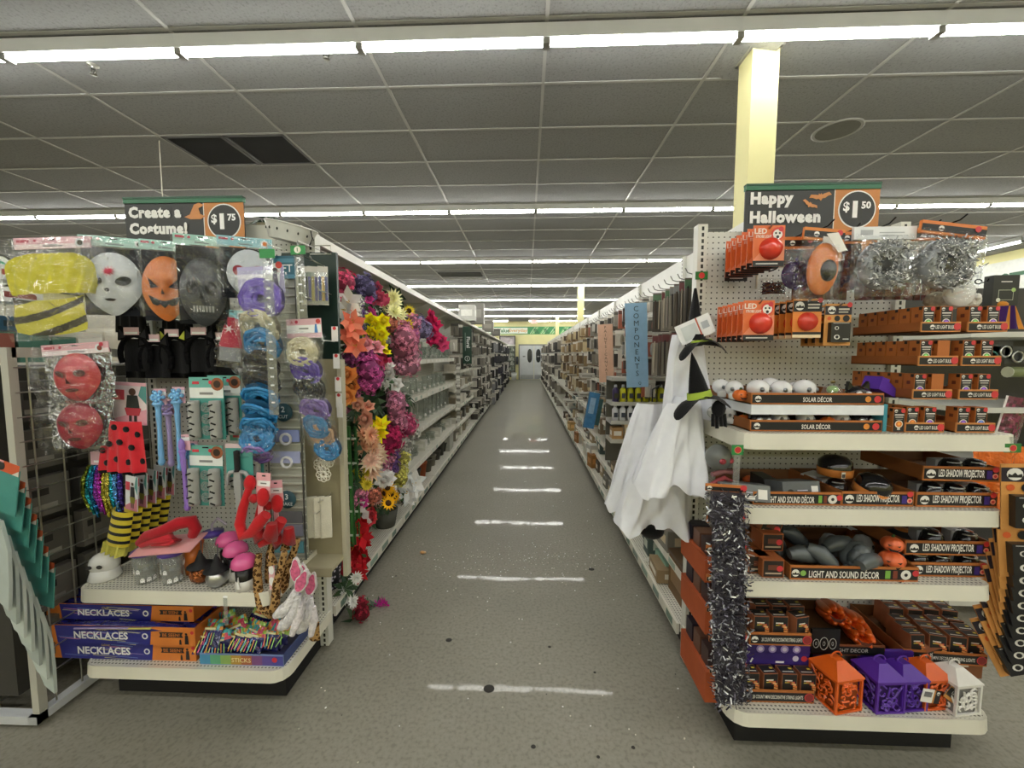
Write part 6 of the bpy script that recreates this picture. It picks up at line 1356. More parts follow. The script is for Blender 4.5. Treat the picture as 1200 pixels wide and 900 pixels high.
lantern(1052, 1.52, 'purple fretwork lantern with a white barcode tag', '#52299a', 6, 1.0, (12,'w'))
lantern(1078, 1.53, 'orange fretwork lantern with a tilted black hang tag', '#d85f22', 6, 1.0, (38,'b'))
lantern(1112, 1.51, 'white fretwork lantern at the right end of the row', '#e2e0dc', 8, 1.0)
t = thing('purple_carton', 'purple carton lying behind the purple lanterns on the base deck', 'box', (at(1030,770,1.64).x, 1.62, Z0)); m = MB(); m.bbox((-.1,0,0),(.1,.0,.0),'#4a2a90'); m = MB(); m.bbox((-.11,-.02,.0),(.1,-.005,.14),'#4a2a90'); m.build('panel', 'card', t); m = MB(); m.rect(-.08,.05,.05,.1,'#6a4ab0',-.021); m.build('print', 'card', t)
# --- tinsel clip strip at the left corner -------------------------------------------
random.seed(77)
for i in range(7):
    Y = 1.455+.004*i; py = 572+i*35; p = at(852+(2 if i > 4 else 0), py, Y)
    t = thing('tinsel_pack', f'silver and black tinsel garland pack on the corner strip, {ORD[i]} from the top', 'garland', tuple(p), rot=(0, rr(-4,4), rr(-6,6)), group='tinsel packs on the corner strip')
    m = MB(); m.bbox((-.078,-.004,-.012),(.066,0,.014),'#c9773a'); m.rect(-.078,-.01,.066,.004,BK,-.0048); m.disc(.056,.004,.012,'#d03a40',-.0052,12); logo(m,-.064,-.002,.009,-.0052); m.build('header_card', 'card', t)
    m = MB(); rnd = random.Random(i)
    for q in range(430):
        p = Vector((rnd.uniform(-.072,.06), rnd.uniform(-.05,-.004), rnd.uniform(-.125,-.01))); d = Vector((rnd.gauss(0,1), rnd.gauss(0,1), rnd.gauss(0,.8))).normalized()*rnd.uniform(.01,.024); e = d.cross(Vector((rnd.gauss(0,1), rnd.gauss(0,1), rnd.gauss(0,1)))).normalized()*.0024
        m.add([tuple(p-e), tuple(p+e), tuple(p+d+e), tuple(p+d-e)], [(0,1,2,3)], rnd.choice(['#5a5762','#4a4656','#c4c7cc','#8a8a94','#2c2a32','#f0f2f4','#6a6674','#3a3744']))
    m.bbox((-.06,-.03,-.12),(.05,-.006,-.012),'#4a4750'); m.build('tinsel', 'tinsel', t, kind='stuff')
t = thing('clip_strip', 'clear clip strip with green price top at the right endcap corner', 'clip strip', tuple(at(864, 527, 1.44))); m = MB(); m.bbox((-.011,-.001,-.13),(.011,.001,-.0),'#e8eef0'); m.build('strip', 'clear', t); m = MB(); m.bbox((-.02,-.004,-.018),(.02,0,.018),'#2f8a4a'); m.disc(0,0,.013,'#c9b46a',-.0045,14); m.disc(0,0,.011,'#c8303a',-.005,14); m.build('price_top', 'card', t)
t = thing('price_tag', 'green price tag with red dot at the right end of the top shelf', 'tag', tuple(at(1186, 525, 1.45))); m = MB(); m.bbox((-.028,-.003,-.016),(.028,0,.016),'#2f7a3a'); m.disc(0,0,.013,'#c9b46a',-.0035,14); m.disc(0,0,.011,'#c8303a',-.004,14); m.build('card', 'card', t); m = MB(); m.bbox((-.014,-.001,.016),(.014,.0,.04),'#eef0f0'); m.build('clear_clip', 'clear', t)
t = thing('price_tag', 'green price tag with red dot on the right endcap upright', 'tag', tuple(at(822, 323, 1.905))); m = MB(); m.bbox((-.028,-.003,-.018),(.028,0,.018),'#2f7a3a'); m.disc(0,0,.014,'#d8403e',-.0035,14); m.build('card', 'card', t)
# --- hanging lamp cards at the far right -----------------------------------------------
random.seed(12)
for i in range(10):
    Y = 1.44+.012*i; px = 1206 if i == 0 else 1204-i*4.5; py = 544 if i == 0 else 600+(i-1)*15
    p = at(px, py, Y); t = led_card(tuple(p), f'orange and black lamp card on the far right strip, {ORD[i]} from the top', 'cat', 'lamp cards on the far right strip', -15)
    t.rotation_euler = (0, R(-4-2.5*i), R(-15)); t.scale = (1.5,)*3
t = thing('orange_bag', 'large crumpled orange leaf bag behind the right end of the shelves', 'bag', tuple(at(1162, 560, 1.80)))
m = MB(); m.grid(lambda u, v: (-.11+u*.3+.05*v, -.03*math.sin(u*3.1)-.012*math.sin(u*17+v*5), .2-v*.4-.08*u), 16, 14, '#e8742a', smooth=False); m.build('bag', 'wrap', t); m = MB(); m.tube([(.17,-.02,.14),(.2,-.03,.05),(.22,-.03,-.05)],.008,'#d8631f',6); m.build('seam', 'wrap', t)
# ================================================================== flowers on the left run
def Yx(px, X): return X*F/(px-VPX)
_bl = {}
def blossom(kind, col, r):
    k = (kind, col, round(r, 3))
    if k in _bl: return _bl[k]
    m = MB(); rnd = random.Random(hash(kind) % 99 if False else len(kind)*7)
    def petal(a, tilt, L, wd, c, z0=0):
        ca, sa = math.cos(a), math.sin(a); ct, st = math.cos(tilt), math.sin(tilt)
        def P(u, v): return (ca*u*ct-sa*v, sa*u*ct+ca*v, z0+u*st)
        m.add([P(0,0), P(L*.5,-wd), P(L,0), P(L*.5,wd)], [(0,1,2,3)], c)
    if kind == 'rose':
        for ring, (n, t, L) in enumerate(((6,.35,1),(5,.8,.85),(4,1.15,.7))):
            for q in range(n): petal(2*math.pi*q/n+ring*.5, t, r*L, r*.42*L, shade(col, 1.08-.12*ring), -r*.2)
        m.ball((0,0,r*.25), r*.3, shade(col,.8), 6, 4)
    elif kind == 'lily':
        for q in range(6): petal(2*math.pi*q/6, .45, r*1.15, r*.3, col if q % 2 else shade(col,1.12))
        for q in range(3): petal(2*math.pi*q/3+.3, 1.2, r*.5, r*.05, '#d8b040')
    elif kind == 'mum':
        for ring, (n, t, L) in enumerate(((14,.15,1),(12,.6,.85),(8,1.0,.65))):
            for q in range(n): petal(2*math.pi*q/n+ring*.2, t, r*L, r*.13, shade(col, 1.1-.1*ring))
    elif kind == 'sun':
        for q in range(14): petal(2*math.pi*q/14, .2, r, r*.14, col)
        m.ball((0,0,r*.1), (r*.38,r*.38,r*.16), '#4a3018', 8, 4)
    else:   # hydrangea: a dome of four-petalled florets
        for q in range(34):
            ph = math.acos(1-rnd.uniform(0,1.25)); th = rnd.uniform(0, 6.28); n = Vector((math.sin(ph)*math.cos(th), math.sin(ph)*math.sin(th), math.cos(ph)))
            t1 = n.orthogonal().normalized(); t2 = n.cross(t1); p = n*r*rnd.uniform(.85,1.05); s = r*.24; c = shade(col, rnd.uniform(.82,1.18)); a0 = rnd.uniform(0,1.5)
            for z in range(2):
                a = a0+z*math.pi/2; d = t1*math.cos(a)+t2*math.sin(a); e = d.cross(n)*.45
                m.add([tuple(p-d*s), tuple(p+e*s+n*s*.2), tuple(p+d*s), tuple(p-e*s+n*s*.2)], [(0,1,2,3)], c)
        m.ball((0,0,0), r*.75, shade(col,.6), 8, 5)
    o = m.build('blossom', 'petal'); me = o.data; bpy.data.objects.remove(o); _bl[k] = me; return me
_lf = MB()
for q in range(7):
    a = q*.9; L = .09
    _lf.add([(0,0,0),(L*.5*math.cos(a)-.018*math.sin(a),L*.5*math.sin(a)+.018*math.cos(a),.03),(L*math.cos(a),L*math.sin(a),.01-.01*(q % 3)),(L*.5*math.cos(a)+.018*math.sin(a),L*.5*math.sin(a)-.018*math.cos(a),.03)], [(0,1,2,3)], ['#2f4a2c','#3c5a34','#25402a'][q % 3])
_o = _lf.build('leaves', 'leaf'); LEAF = _o.data; bpy.data.objects.remove(_o)
def bouquet(px, py, X, kind, col, n, rpx, spx, label, down=False):
    Y = Yx(px, X); c = at(px, py, Y); k = sc(Y); rnd = random.Random(px*31+py)
    t = thing('flower_bouquet', label, 'flowers', tuple(c), group='artificial flowers on the left shelving')
    me = blossom(kind, shade(col, 1.16), rpx*k)
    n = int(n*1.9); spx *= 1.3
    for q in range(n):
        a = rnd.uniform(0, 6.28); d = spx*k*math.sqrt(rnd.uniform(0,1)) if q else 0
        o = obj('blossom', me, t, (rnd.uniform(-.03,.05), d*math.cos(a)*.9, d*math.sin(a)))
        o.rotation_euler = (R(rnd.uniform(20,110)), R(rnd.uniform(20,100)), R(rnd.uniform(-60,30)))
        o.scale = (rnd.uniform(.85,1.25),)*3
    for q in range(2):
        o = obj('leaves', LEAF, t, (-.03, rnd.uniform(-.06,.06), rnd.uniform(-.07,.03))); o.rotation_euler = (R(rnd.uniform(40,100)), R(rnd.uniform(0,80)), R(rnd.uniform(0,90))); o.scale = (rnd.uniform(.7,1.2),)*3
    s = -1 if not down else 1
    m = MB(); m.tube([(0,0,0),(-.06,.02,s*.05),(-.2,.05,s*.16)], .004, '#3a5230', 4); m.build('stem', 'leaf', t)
    return t
FL = [(399,338,-1.10,'hydr','#cf5576',3,13,12,'deep pink flower cluster at the top beside the wing panel'),(404,366,-1.06,'lily','#f0d8d0',4,15,12,'cream lily bouquet below the deep pink cluster'),(412,388,-1.02,'lily','#e0745c',5,13,16,'coral lily bouquet left of the yellow flower'),
(424,346,-1.12,'hydr','#6f6892',3,11,12,'dusky lavender bouquet near the top of the flowers'),(418,372,-1.08,'mum','#5a4a78',3,10,12,'dark violet bouquet behind the coral lilies'),(443,350,-1.10,'rose','#b04a62',4,9,10,'dusty red rose bouquet at the top centre'),(459,366,-1.06,'mum','#e2dea0',4,12,13,'pale yellow chrysanthemum bouquet near the top'),
(440,392,-1.00,'rose','#ecc818',9,9,17,'bright yellow gladiolus bouquet in the middle'),(430,402,-1.0,'rose','#e58f98',4,10,9,'salmon pink rose bouquet beside the yellow flower'),(418,418,-1.04,'hydr','#a45590',3,11,12,'mauve flower cluster below the salmon roses'),(472,392,-1.0,'hydr','#e48ca6',4,13,15,'large light pink hydrangea bouquet at the right'),(476,418,-1.0,'hydr','#e79bb2',4,12,14,'lower light pink hydrangea hanging toward the shelf'),
(428,438,-.99,'hydr','#c25a9c',5,14,16,'large magenta hydrangea bouquet in the centre'),(405,452,-1.04,'rose','#e88a4a',4,11,13,'orange rose bouquet below the magenta flowers'),(456,442,-1.03,'rose','#f0e8d8',4,9,13,'white rose bouquet right of the magenta hydrangea'),(424,476,-1.02,'rose','#eb9c86',4,11,14,'peach rose bouquet below the orange roses'),(441,500,-1.0,'lily','#e4c21c',3,13,7,'yellow lily bouquet below the peach roses'),
(465,480,-1.0,'hydr','#e58fae',5,10,15,'pink stock flower bouquet at shelf height'),(480,498,-1.0,'hydr','#d05a86',3,9,10,'rose pink bouquet hanging by the glass shelf'),(428,514,-1.02,'mum','#e6a384',4,13,12,'peach chrysanthemum bouquet below the yellow lilies'),(456,518,-1.02,'hydr','#b62f60',4,12,14,'crimson hydrangea bouquet right of the chrysanthemums'),(437,540,-1.0,'mum','#e9b7a4',4,14,12,'blush chrysanthemum bouquet with thin petals'),
(420,555,-1.04,'mum','#c8b83a',3,9,12,'small yellow green filler bouquet'),(466,553,-1.03,'hydr','#d9d272',4,9,13,'lemon yellow hydrangea pot low on the shelf'),(452,568,-1.02,'rose','#eadfda',4,11,11,'white peony bouquet near the sunflowers'),(477,572,-1.0,'lily','#d5d8dc',4,13,10,'silver white lily bouquet by the shelf edge'),(452,583,-1.02,'sun','#dca81e',5,10,13,'sunflower bouquet above the grey pots'),
(424,600,-1.06,'lily','#e6e4de',3,11,10,'white lily near the dark leaves low down'),(433,606,-1.04,'rose','#d04a56',3,10,8,'red rose bouquet low beside the white lily'),(415,632,-1.06,'lily','#a81f28',5,14,15,'dark red poinsettia bouquet low on the left'),(400,650,-1.1,'lily','#8e1a24',4,14,13,'deep red poinsettia bouquet behind the wing tray'),(420,660,-1.02,'lily','#b02630',4,12,12,'red poinsettia bouquet nearest the base deck'),
(478,374,-1.08,'sun','#e8c83a',3,9,8,'yellow daffodil bouquet near the top right'),(488,388,-1.08,'hydr','#8c84a8',4,10,12,'grey lavender bouquet beside the magenta roses'),(505,384,-1.08,'rose','#b8285a',6,9,12,'magenta rose bouquet at the right end of the flowers'),(514,400,-1.06,'rose','#d0507e',3,8,7,'pink rose sprig below the magenta roses'),
(445,714,-.86,'mum','#b0358e',2,12,4,'single magenta flower hanging out over the floor'),(424,716,-.92,'hydr','#8e2436',3,9,9,'red flower sprig drooping over the base deck'),(412,690,-.98,'mum','#d8d8d4',3,9,11,'white filler flower drooping by the base deck')]
for f in FL: bouquet(*f)
random.seed(52)
fill = [('pink','#e88fae'),('rose','#d4567e'),('mauve','#b878b4'),('cream','#f0e2d2'),('coral','#ea8a74'),('magenta','#c0468e'),('blush','#f0b8bc'),('violet','#7a5a9a')]
for i in range(26):
    nm_, c_ = fill[i % 8]; px = rr(398,482); py = rr(345,545) if i < 20 else rr(545,590)
    if px > 455 and py > 520: px -= 25
    py = max(py, 345+(px-400)*.6)
    bouquet(int(px), int(py), -1.09, ['hydr','rose','mum','hydr'][i % 4], c_, 4, rr(7,10), 13, f'small {nm_} filler bouquet among the {"upper" if py < 420 else "middle" if py < 500 else "lower"} flowers, {ORD[i]} of the fillers')
# dark foliage behind the blossoms
random.seed(3)
for i in range(16):
    px = rr(398,476); py = rr(350,640); Y = Yx(px,-1.16); c = at(px, py, Y)
    t = thing('foliage_spray', f'dark green leaf spray between the {"upper" if py < 450 else "middle" if py < 550 else "lower"} flower bouquets, {ORD[i]} of them', 'plant', tuple(c), group='dark leaf sprays')
    for q in range(3): o = obj('leaves', LEAF, t, (rr(-.04,.04), rr(-.08,.08), rr(-.08,.08))); o.rotation_euler = (rr(0,3), rr(0,3), rr(0,3)); o.scale = (1.4,)*3
    m = MB(); m.tube([(0,0,0),(-.1,.02,-.1)], .004, '#2f4a2c', 4); m.build('stem', 'leaf', t)
for i, px in enumerate((402,409,416)):
    Y = Yx(px,-1.05); c = at(px, 500, Y); b = at(px, 640, Y); m = MB(); t = thing('stem_bundle', f'bundle of green wrapped stems beside the wing panel, {ORD[i]} from the left', 'stems', (c.x, Y, b.z)); L = c.z-b.z
    for q in range(5): m.tube([(rr(-.015,.015),rr(-.02,.02),0),(rr(-.02,.02),rr(-.02,.02),L)], .006, random.choice(['#2f6a2c','#3a7a34','#265a28']), 5)
    m.build('stems', 'leaf', t, kind='stuff'); m = MB()
    for q in range(5): m.bbox((-.014,-.026,L*(.1+.2*q)),(.014,-.022,L*(.1+.2*q)+.012),'#dfe6d8')
    m.build('white_ties', 'card', t)
for px, py, X, r, h, c1, lb in ((385,705,-1.12,.085,.17,'#26262c','black pot with white floral pattern on the base deck'),(452,620,-1.1,.1,.14,'#55564f','grey planter below the sunflowers'),(476,603,-1.1,.06,.12,'#4a4b47','small dark grey pot at the shelf edge')):
    Y = Yx(px, X); c = at(px, py, Y); t = thing('flower_pot', lb, 'pot', (c.x, Y, .166)); m = MB(); m.lathe([(0,0),(r*.75,0),(r,h),(r*.92,h),(r*.7,.02)],c1,18); m.build('pot', 'matte', t); m = MB(); m.lathe([(r*.9,h-.01),(0,h)],'#2a241c',14); m.build('soil', 'matte', t)
    if 'pattern' in lb:
        m = MB()
        for q in range(40): a = rr(3.5,6.5); z = rr(.01,h-.01); rad = r*(.75+.25*z/h)+.002; m.M = TR((rad*math.cos(a),rad*math.sin(a),z),rz=math.degrees(a)+90); m.disc(0,0,.007,'#c9c6d4',0,6)
        m.build('flower_print', 'card', t, kind='stuff')

# ================================================================== goods on the left shelves
def glass_vase(loc, label, w, h, grp, boxy=False, seed=0):
    t = thing('glass_vase', label, 'vase', loc, group=grp); m = MB()
    if boxy: m.bbox((-w/2,-w/2,0),(w/2,w/2,.012),'#ffffff'); [m.bbox((a-.003,-w/2,.0125),(a+.003,w/2,h),'#ffffff') for a in (-w/2,w/2)]; [m.bbox((-w/2+.0035,a-.003,.0125),(w/2-.0035,a+.003,h),'#ffffff') for a in (-w/2,w/2)]
    else: m.lathe([(0,.002),(w*.42,.0),(w*.5,.02),(w*.38,h*.55),(w*.5,h),(w*.46,h),(w*.34,h*.55),(w*.44,.03),(0,.014)],'#ffffff',14)
    m.build('glass', 'glass', t); m = MB(); m.bbox((-.012,-w/2-.006,h*.1),(.018,-w/2-.003,h*.1+.03),'#f2f0ea'); m.build('price_sticker', 'card', t)
def simple_box(name, loc, dims, col, label, cat, grp, print_col='#e8e4da', rz=0, mat='card', lid=None):
    t = thing(name, label, cat, loc, rot=(0,0,rz), group=grp); a, b, h = dims[0]/2, dims[1]/2, dims[2]
    m = MB(); m.bbox((-a,-b,0),(a,b,h),col); m.build('carton', mat, t); m = MB(); m.rect(-a*.7,h*.3,a*.7,h*.7,print_col,-b-.001)
    s = 1 if loc[0] < 0 else -1
    m.add([(s*(a+.001),-b*.7,h*.3),(s*(a+.001),b*.7,h*.3),(s*(a+.001),b*.7,h*.7),(s*(a+.001),-b*.7,h*.7)],[(0,1,2,3)],print_col); m.build('label_print', 'card', t)
    if lid: m = MB(); m.bbox((-a*1.04,-b*1.04,h),(a*1.04,b*1.04,h+.02),lid); m.build('lid', 'card', t)
    return t
random.seed(44)
levels = [(1.5,'shelf at eye level'),(1.12,'second shelf down'),(.78,'third shelf down'),(.46,'fourth shelf down'),(.166,'base deck')]
for li, (z, nm) in enumerate(levels):
    n = 0; y = 3.35 if li < 4 else 3.9
    while y < 6.05:
        x = -1.24 if li < 4 else -1.2; kind = random.random(); w = rr(.09,.13)
        lbl = f'on the {nm}, {ORD[n] if n < 12 else "last"} from the near end'
        grp = f'wares on the left {nm}'
        if li == 0: glass_vase((x,y,z+.001), f'clear square glass vase {lbl}', w, rr(.14,.2), grp, True)
        elif li == 1:
            if n == 0: simple_box('dark_planter', (x,y,z+.001), (.14,.14,.14), '#26251f', f'black square planter {lbl}', 'planter', grp, '#2e2c26')
            else: glass_vase((x,y,z+.001), f'clear glass jar {lbl}', w, rr(.12,.2), grp)
        elif li == 2: glass_vase((x,y,z+.001), f'tall clear glass cylinder {lbl}', w*.8, rr(.24,.29), grp)
        elif li == 3:
            if n % 3 == 2: simple_box('white_box', (x+.02,y,z+.001), (.14,.11,.11), '#dedcd2', f'small white box {lbl}', 'box', grp, '#efede6')
            elif n < 2: simple_box('dark_planter', (x,y,z+.001), (.1,.1,.2), '#22231f', f'tall dark vase {lbl}', 'vase', grp, '#2b2c28')
            else: glass_vase((x,y,z+.001), f'low glass bowl {lbl}', .14, .1, grp)
        else:
            c1 = ['#4a4a42','#3c3d38','#b0562e','#6a655a','#8a8578','#55524a'][n % 6]; t = thing('flower_pot', f'{["dark grey","charcoal","terracotta","brown grey","pale grey","olive grey"][n % 6]} pot {lbl}', 'pot', (x,y,z+.002), group=grp); r = rr(.06,.085); h = rr(.12,.18)
            m = MB(); m.lathe([(0,0),(r*.75,0),(r,h*.9),(r*1.08,h*.9),(r*1.08,h),(r*.9,h),(r*.8,.03)],c1,14); m.build('pot', 'matte', t); m = MB(); m.lathe([(r*.9,h-.02),(0,h-.01)],'#2e281f',12); m.build('soil', 'matte', t)
        y += w+rr(.1,.18); n += 1
t = simple_box('large_planter', (-1.2,5.75,.168), (.2,.3,.25), '#9a9a92', 'large pale grey rectangular planter box at the end of the base deck', 'planter', None, '#a5a59c')
# white clip strip standing at the end of the bay
t = thing('clip_strip', 'tall strip of white tags hanging at the end of the glass shelves', 'clip strip', (-1.06,6.15,.5)); m = MB(); m.bbox((-.02,-.002,0),(.02,.002,.92),'#c9c8c0'); m.build('strip', 'card', t)
for q in range(20): m = MB(); m.bbox((-.032,-.012,.02+q*.045),(.03,-.004,.05+q*.045),random.choice(['#f2f0ea','#d8d6ce','#8a887f'])); m.build('tag', 'card', t)
# far left bays: bowls, baskets and boxes
pal = ['#8f8a7c','#b9b4a4','#5f5b50','#d8d4c6','#7a6f5a','#a39a84','#e4e1d6','#4a4840']
for li, (z, nm) in enumerate(((1.29,'top shelf of the middle left bay'),(1.0,'second shelf of the middle left bay'),(.71,'third shelf of the middle left bay'),(.42,'fourth shelf of the middle left bay'),(.166,'base deck of the middle left bay'))):
    y = 6.35; n = 0
    while y < 8.2:
        c1 = random.choice(pal); r = rr(.06,.1); t = thing('bowl' if n % 2 else 'storage_box', f'{"bowl" if n % 2 else "box"} on the {nm}, {ORD[n]} from the near end', 'bowl' if n % 2 else 'box', (-1.22,y,z+.002), group='wares in the middle left bay')
        if n % 2: m = MB(); m.lathe([(0,0),(r*.5,0),(r,r*.9),(r*.93,r*.9),(r*.45,.012),(0,.012)],c1,14); m.build('bowl', 'gloss', t); m = MB(); m.lathe([(r,r*.9),(r*1.03,r*.94),(r*.95,r*.94)],shade(c1,1.2),14); m.build('rim', 'gloss', t)
        else: h = rr(.1,.17); m = MB(); m.bbox((-.09,-r,0),(.09,r,h),c1); m.build('carton', 'card', t); m = MB(); m.bbox((.0905,-r*.7,h*.25),(.092,r*.7,h*.7),random.choice(pal)); m.build('label_print', 'card', t)
        y += 2*r+rr(.05,.12); n += 1
ROWN = ['top','second','third','fourth','fifth','sixth','seventh','eighth','ninth','tenth']
def cname(h):
    r, g, b = [int(h.lstrip('#')[i:i+2], 16) for i in (0, 2, 4)]; v = max(r, g, b); s = v-min(r, g, b)
    if s < 32: return 'black' if v < 60 else 'dark grey' if v < 110 else 'grey' if v < 180 else 'white'
    return 'dark brown' if v < 110 else 'brown' if v < 150 else 'tan' if v < 205 and r-b < 90 else 'cream' if s < 60 else 'orange'
def packs(X, y0, y1, dy, z0, z1, dz, cols, label, cat, grp, w=.1, name='craft_pack', wob=.02, each=True):
    """rows of carded goods hanging on pegs, one hook after another"""
    y = y0; hn = 0
    while y < y1:
        z = z1; rn = 0; hn += 1
        while z > z0:
            h = min(dz*.92, rr(.6,.95)*dz); c1 = random.choice(cols); ww = w*rr(.7,1)
            rn += 1; t = thing(name, f'{cname(c1)} {label}, {ROWN[rn-1]} row, {ORD[hn-1]} hook' if each else label, cat, (X+rr(-wob,wob), y+rr(-.01,.01), z), group=grp)
            m = MB(); m.bbox((-ww/2,-.012,-h),(ww/2,.012,0),c1); m.bbox((-ww/2-.001,-.013,-h*.22),(ww/2+.001,.013,-.004),random.choice(['#e6e2d8','#c9c4b8',shade(c1,.6)])); m.build('pack', 'card', t)
            m = MB(); m.ball((0,-.012,-h*.6),(ww*.17,.010,h*.34),shade(random.choice(cols),1.1),7,5); m.build('contents', 'plastic', t)
            z -= dz
        y += dy
random.seed(61)
gA = ['#4a463f','#8a857a','#c9c5ba','#2a2928','#6a655a','#d8d5cc']; gB = ['#232325','#3a3a3e','#c9c8c4','#1b1b1d','#8a8a8c','#2e2a3a']
packs(-1.16, 6.35, 8.3, .14, 1.5, 2.05, .25, gA, 'pack hanging above the middle left shelves', 'pack', 'packs above the middle left shelves', .16, 'shelf_pack')
packs(-1.13, 8.45, 12, .2, .3, 2.0, .24, gA, 'pack in the far left bays', 'pack', 'packs in the far left bays', .2, 'boxed_pack')
packs(-1.12, 12.1, 23.5, .7, .3, 2.0, .42, gB, 'pack near the far end of the left run', 'pack', 'dark packs at the far end of the left run', .32, 'dark_pack', .02)
# floral sign
c = at(547.5, 404, 6.67); t = thing('aisle_sign', 'dark green Floral sign hanging from the left shelving', 'sign', tuple(c)); m = MB(); m.bbox((-.075,-.004,-.32),(.075,.004,.30),'#183a2b'); m.build('board', 'card', t); m = MB(); m.text('Floral', .02, .04, .06, '#eef2ee', -.006, .02, ang=-90); m.rect(-.035,-.1,-.028,.2,'#9ab0a4',-.006); m.tube([(.04*math.cos(a),-.006,-.23+.04*math.sin(a)) for a in [2*math.pi*q/18 for q in range(18)]], .004, '#dfe6e0', 4, close=True); m.text('1', 0, -.23, .045, '#dfe6e0', -.006, .03); m.build('lettering', 'card', t); m = MB(); m.tube([(-.07,0,.3),(-.4,0,.32)],.005,'#b9b8b0',5); m.build('bracket', 'metal', t)
# things on top of the left run
c = at(338, 284, 1.9); t = thing('wire_basket', 'white plastic basket with holes tilted at the top shelf end', 'basket', tuple(c), rot=(0,14,-8)); t.scale = (.72,)*3
def bk(u, v): a = u*2*math.pi; r = .10+.035*v; return (r*1.35*math.cos(a), r*.8*math.sin(a), .005+v*.1)
m = MB(); m.grid(bk, 26, 4, '#dadad4'); m.add([bk(q/26,0) for q in range(26)], [tuple(range(26))], '#d0d0ca'); m.build('basket_wall', 'plastic', t)
m = MB()
for q in range(14): p = Vector(bk(q/14+.02,.55)); m.ball(tuple(p), (.006,.006,.01), '#3a3a38', 6, 4)
m.build('holes', 'matte', t, kind='stuff'); m = MB(); m.tube([bk(q/20,1) for q in range(20)], .005, '#e2e2dc', 5, close=True); m.tube([(.17,-.03,.1),(.2,-.04,.05),(.17,-.02,.0)],.004,'#222222',5); m.build('rim', 'plastic', t)
t = thing('greenery_sprig', 'small green plant sprig on the top shelf behind the costume sign', 'plant', (at(308,262,2.1).x, 2.12, 2.2)); o = obj('leaves', LEAF, t, (0,0,.02)); o = obj('leaves', LEAF, t, (.04,0,.03), (0,20,60)); MB().lathe([(0,0),(.03,0),(.04,.04)],'#b0a890',10).build('pot', 'matte', t)
for i, (px, py0, py1, Y, c1, lb) in enumerate(((548,360,378,7.6,'#cfcfca','white boxed pack on the top shelf halfway down the left run'),(559,362,385,8.3,'#8f8c86','grey bagged item standing on the left top shelf'),(572,378,390,11,'#77736a','brown package on the left top shelf'),(581,386,394,13.5,'#55524c','dark package far along the left top shelf'))):
    p = at(px, py1, Y); h = max(.1,(py1-py0)*sc(Y)); simple_box('stock_box', (p.x, Y, 2.192), (.3,.25,h), c1, lb, 'box', None, shade(c1,1.2))
# ================================================================== goods on the right run
random.seed(90)
br = ['#4a3a30','#6b5a4a','#8f8578','#2f2a28','#b9ae9a','#5a4d44','#9a9088']
for i in range(8):
    y = 2.3+i*.1
    for r, (z, h) in enumerate(((2.0,.28),(1.7,.3))):
        t = thing('brush_pack', f'hanging pack of slim brushes below the top hooks, {ORD[i]} hook, {"upper" if r == 0 else "lower"}', 'brushes', (1.0+rr(-.02,.02), y, z), rot=(0,0,rr(-6,6)), group='brush packs on the right run')
        m = MB(); m.bbox((-.06,.004,-h),(.06,.008,0),random.choice(['#8a8478','#6f675c','#5a544c','#a49c8e'])); m.bbox((-.06,.003,-.06),(.06,.004,-.01),random.choice(['#5a7a5a','#7a4a4a','#8a8a88'])); m.build('card_back', 'card', t)
        for q in range(4): x = -.045+q*.03; m = MB(); m.tube([(x,-.004,-.05),(x+rr(-.004,.004),-.006,-h+.02)],[.006,.0045],random.choice(br),5); m.build('brush', 'wood', t)
mix = ['#a8604a','#d8d4ca','#8a5a4e','#b9b2a4','#5a4a44','#8f8a84','#9a9a94','#6a665e']; wd = ['#a58a62','#c9b890','#7a6244','#d8ccb0','#8f7a58','#5a4a38','#b9b0a0']; gy = ['#6f6a62','#9a958a','#4a4742','#c9c4b8','#3a3835','#857e70']
packs(.98, 3.15, 4.0, .1, 1.35, 2.0, .16, mix, 'craft pack just beyond the blue sign', 'pack', 'craft packs beyond the blue sign', .1)
packs(.98, 4.1, 6.2, .15, 1.0, 2.0, .2, gy+mix[:2], 'craft pack beyond the peach sign', 'pack', 'craft packs beyond the peach sign', .13, 'small_pack')
packs(.97, 6.3, 10.5, .22, .95, 2.02, .22, wd, 'wood craft pack in the far right bays', 'pack', 'wood craft packs', .18, 'wood_craft_pack')
packs(.97, 10.8, 23.4, .8, .4, 2.0, .4, gy, 'pack near the far end of the right run', 'pack', 'grey packs at the far end of the right run', .32, 'grey_pack', .02)
# signs
for px, p0, p1, Y, wpx, c1, c2, words, lb in ((745,355,452,3.0,25,'#8fb4d2','#24303a','COMPONENTS','light blue COMPONENTS sign hanging from the right shelving'),(709,380,447,4.25,17,'#deb49a','#6a5242','PAINTS/CANVAS','peach PAINTS/CANVAS sign hanging from the right shelving')):
    c = at(px, p0, Y); k = sc(Y); H = (p1-p0)*k; w = wpx*k; t = thing('aisle_sign', lb, 'sign', tuple(c), rot=(0,-2.5,0)); m = MB(); m.bbox((-w/2,-.002,-H),(w/2,.002,0),c1); m.build('board', 'card', t); m = MB(); n = len(words); st = H*.9/(n+.6)
    for q, ch in enumerate(words): m.text(ch, 0, -st*(q+.8), st*.74, c2, -.004, .0)
    m.text('Q', w*.1, -H+st*.55, st*.4, c2, -.004); m.build('lettering', 'card', t); m = MB(); m.tube([(0,0,0),(.3,0,.01)],.003,'#999890',5); m.build('hanger', 'metal', t)
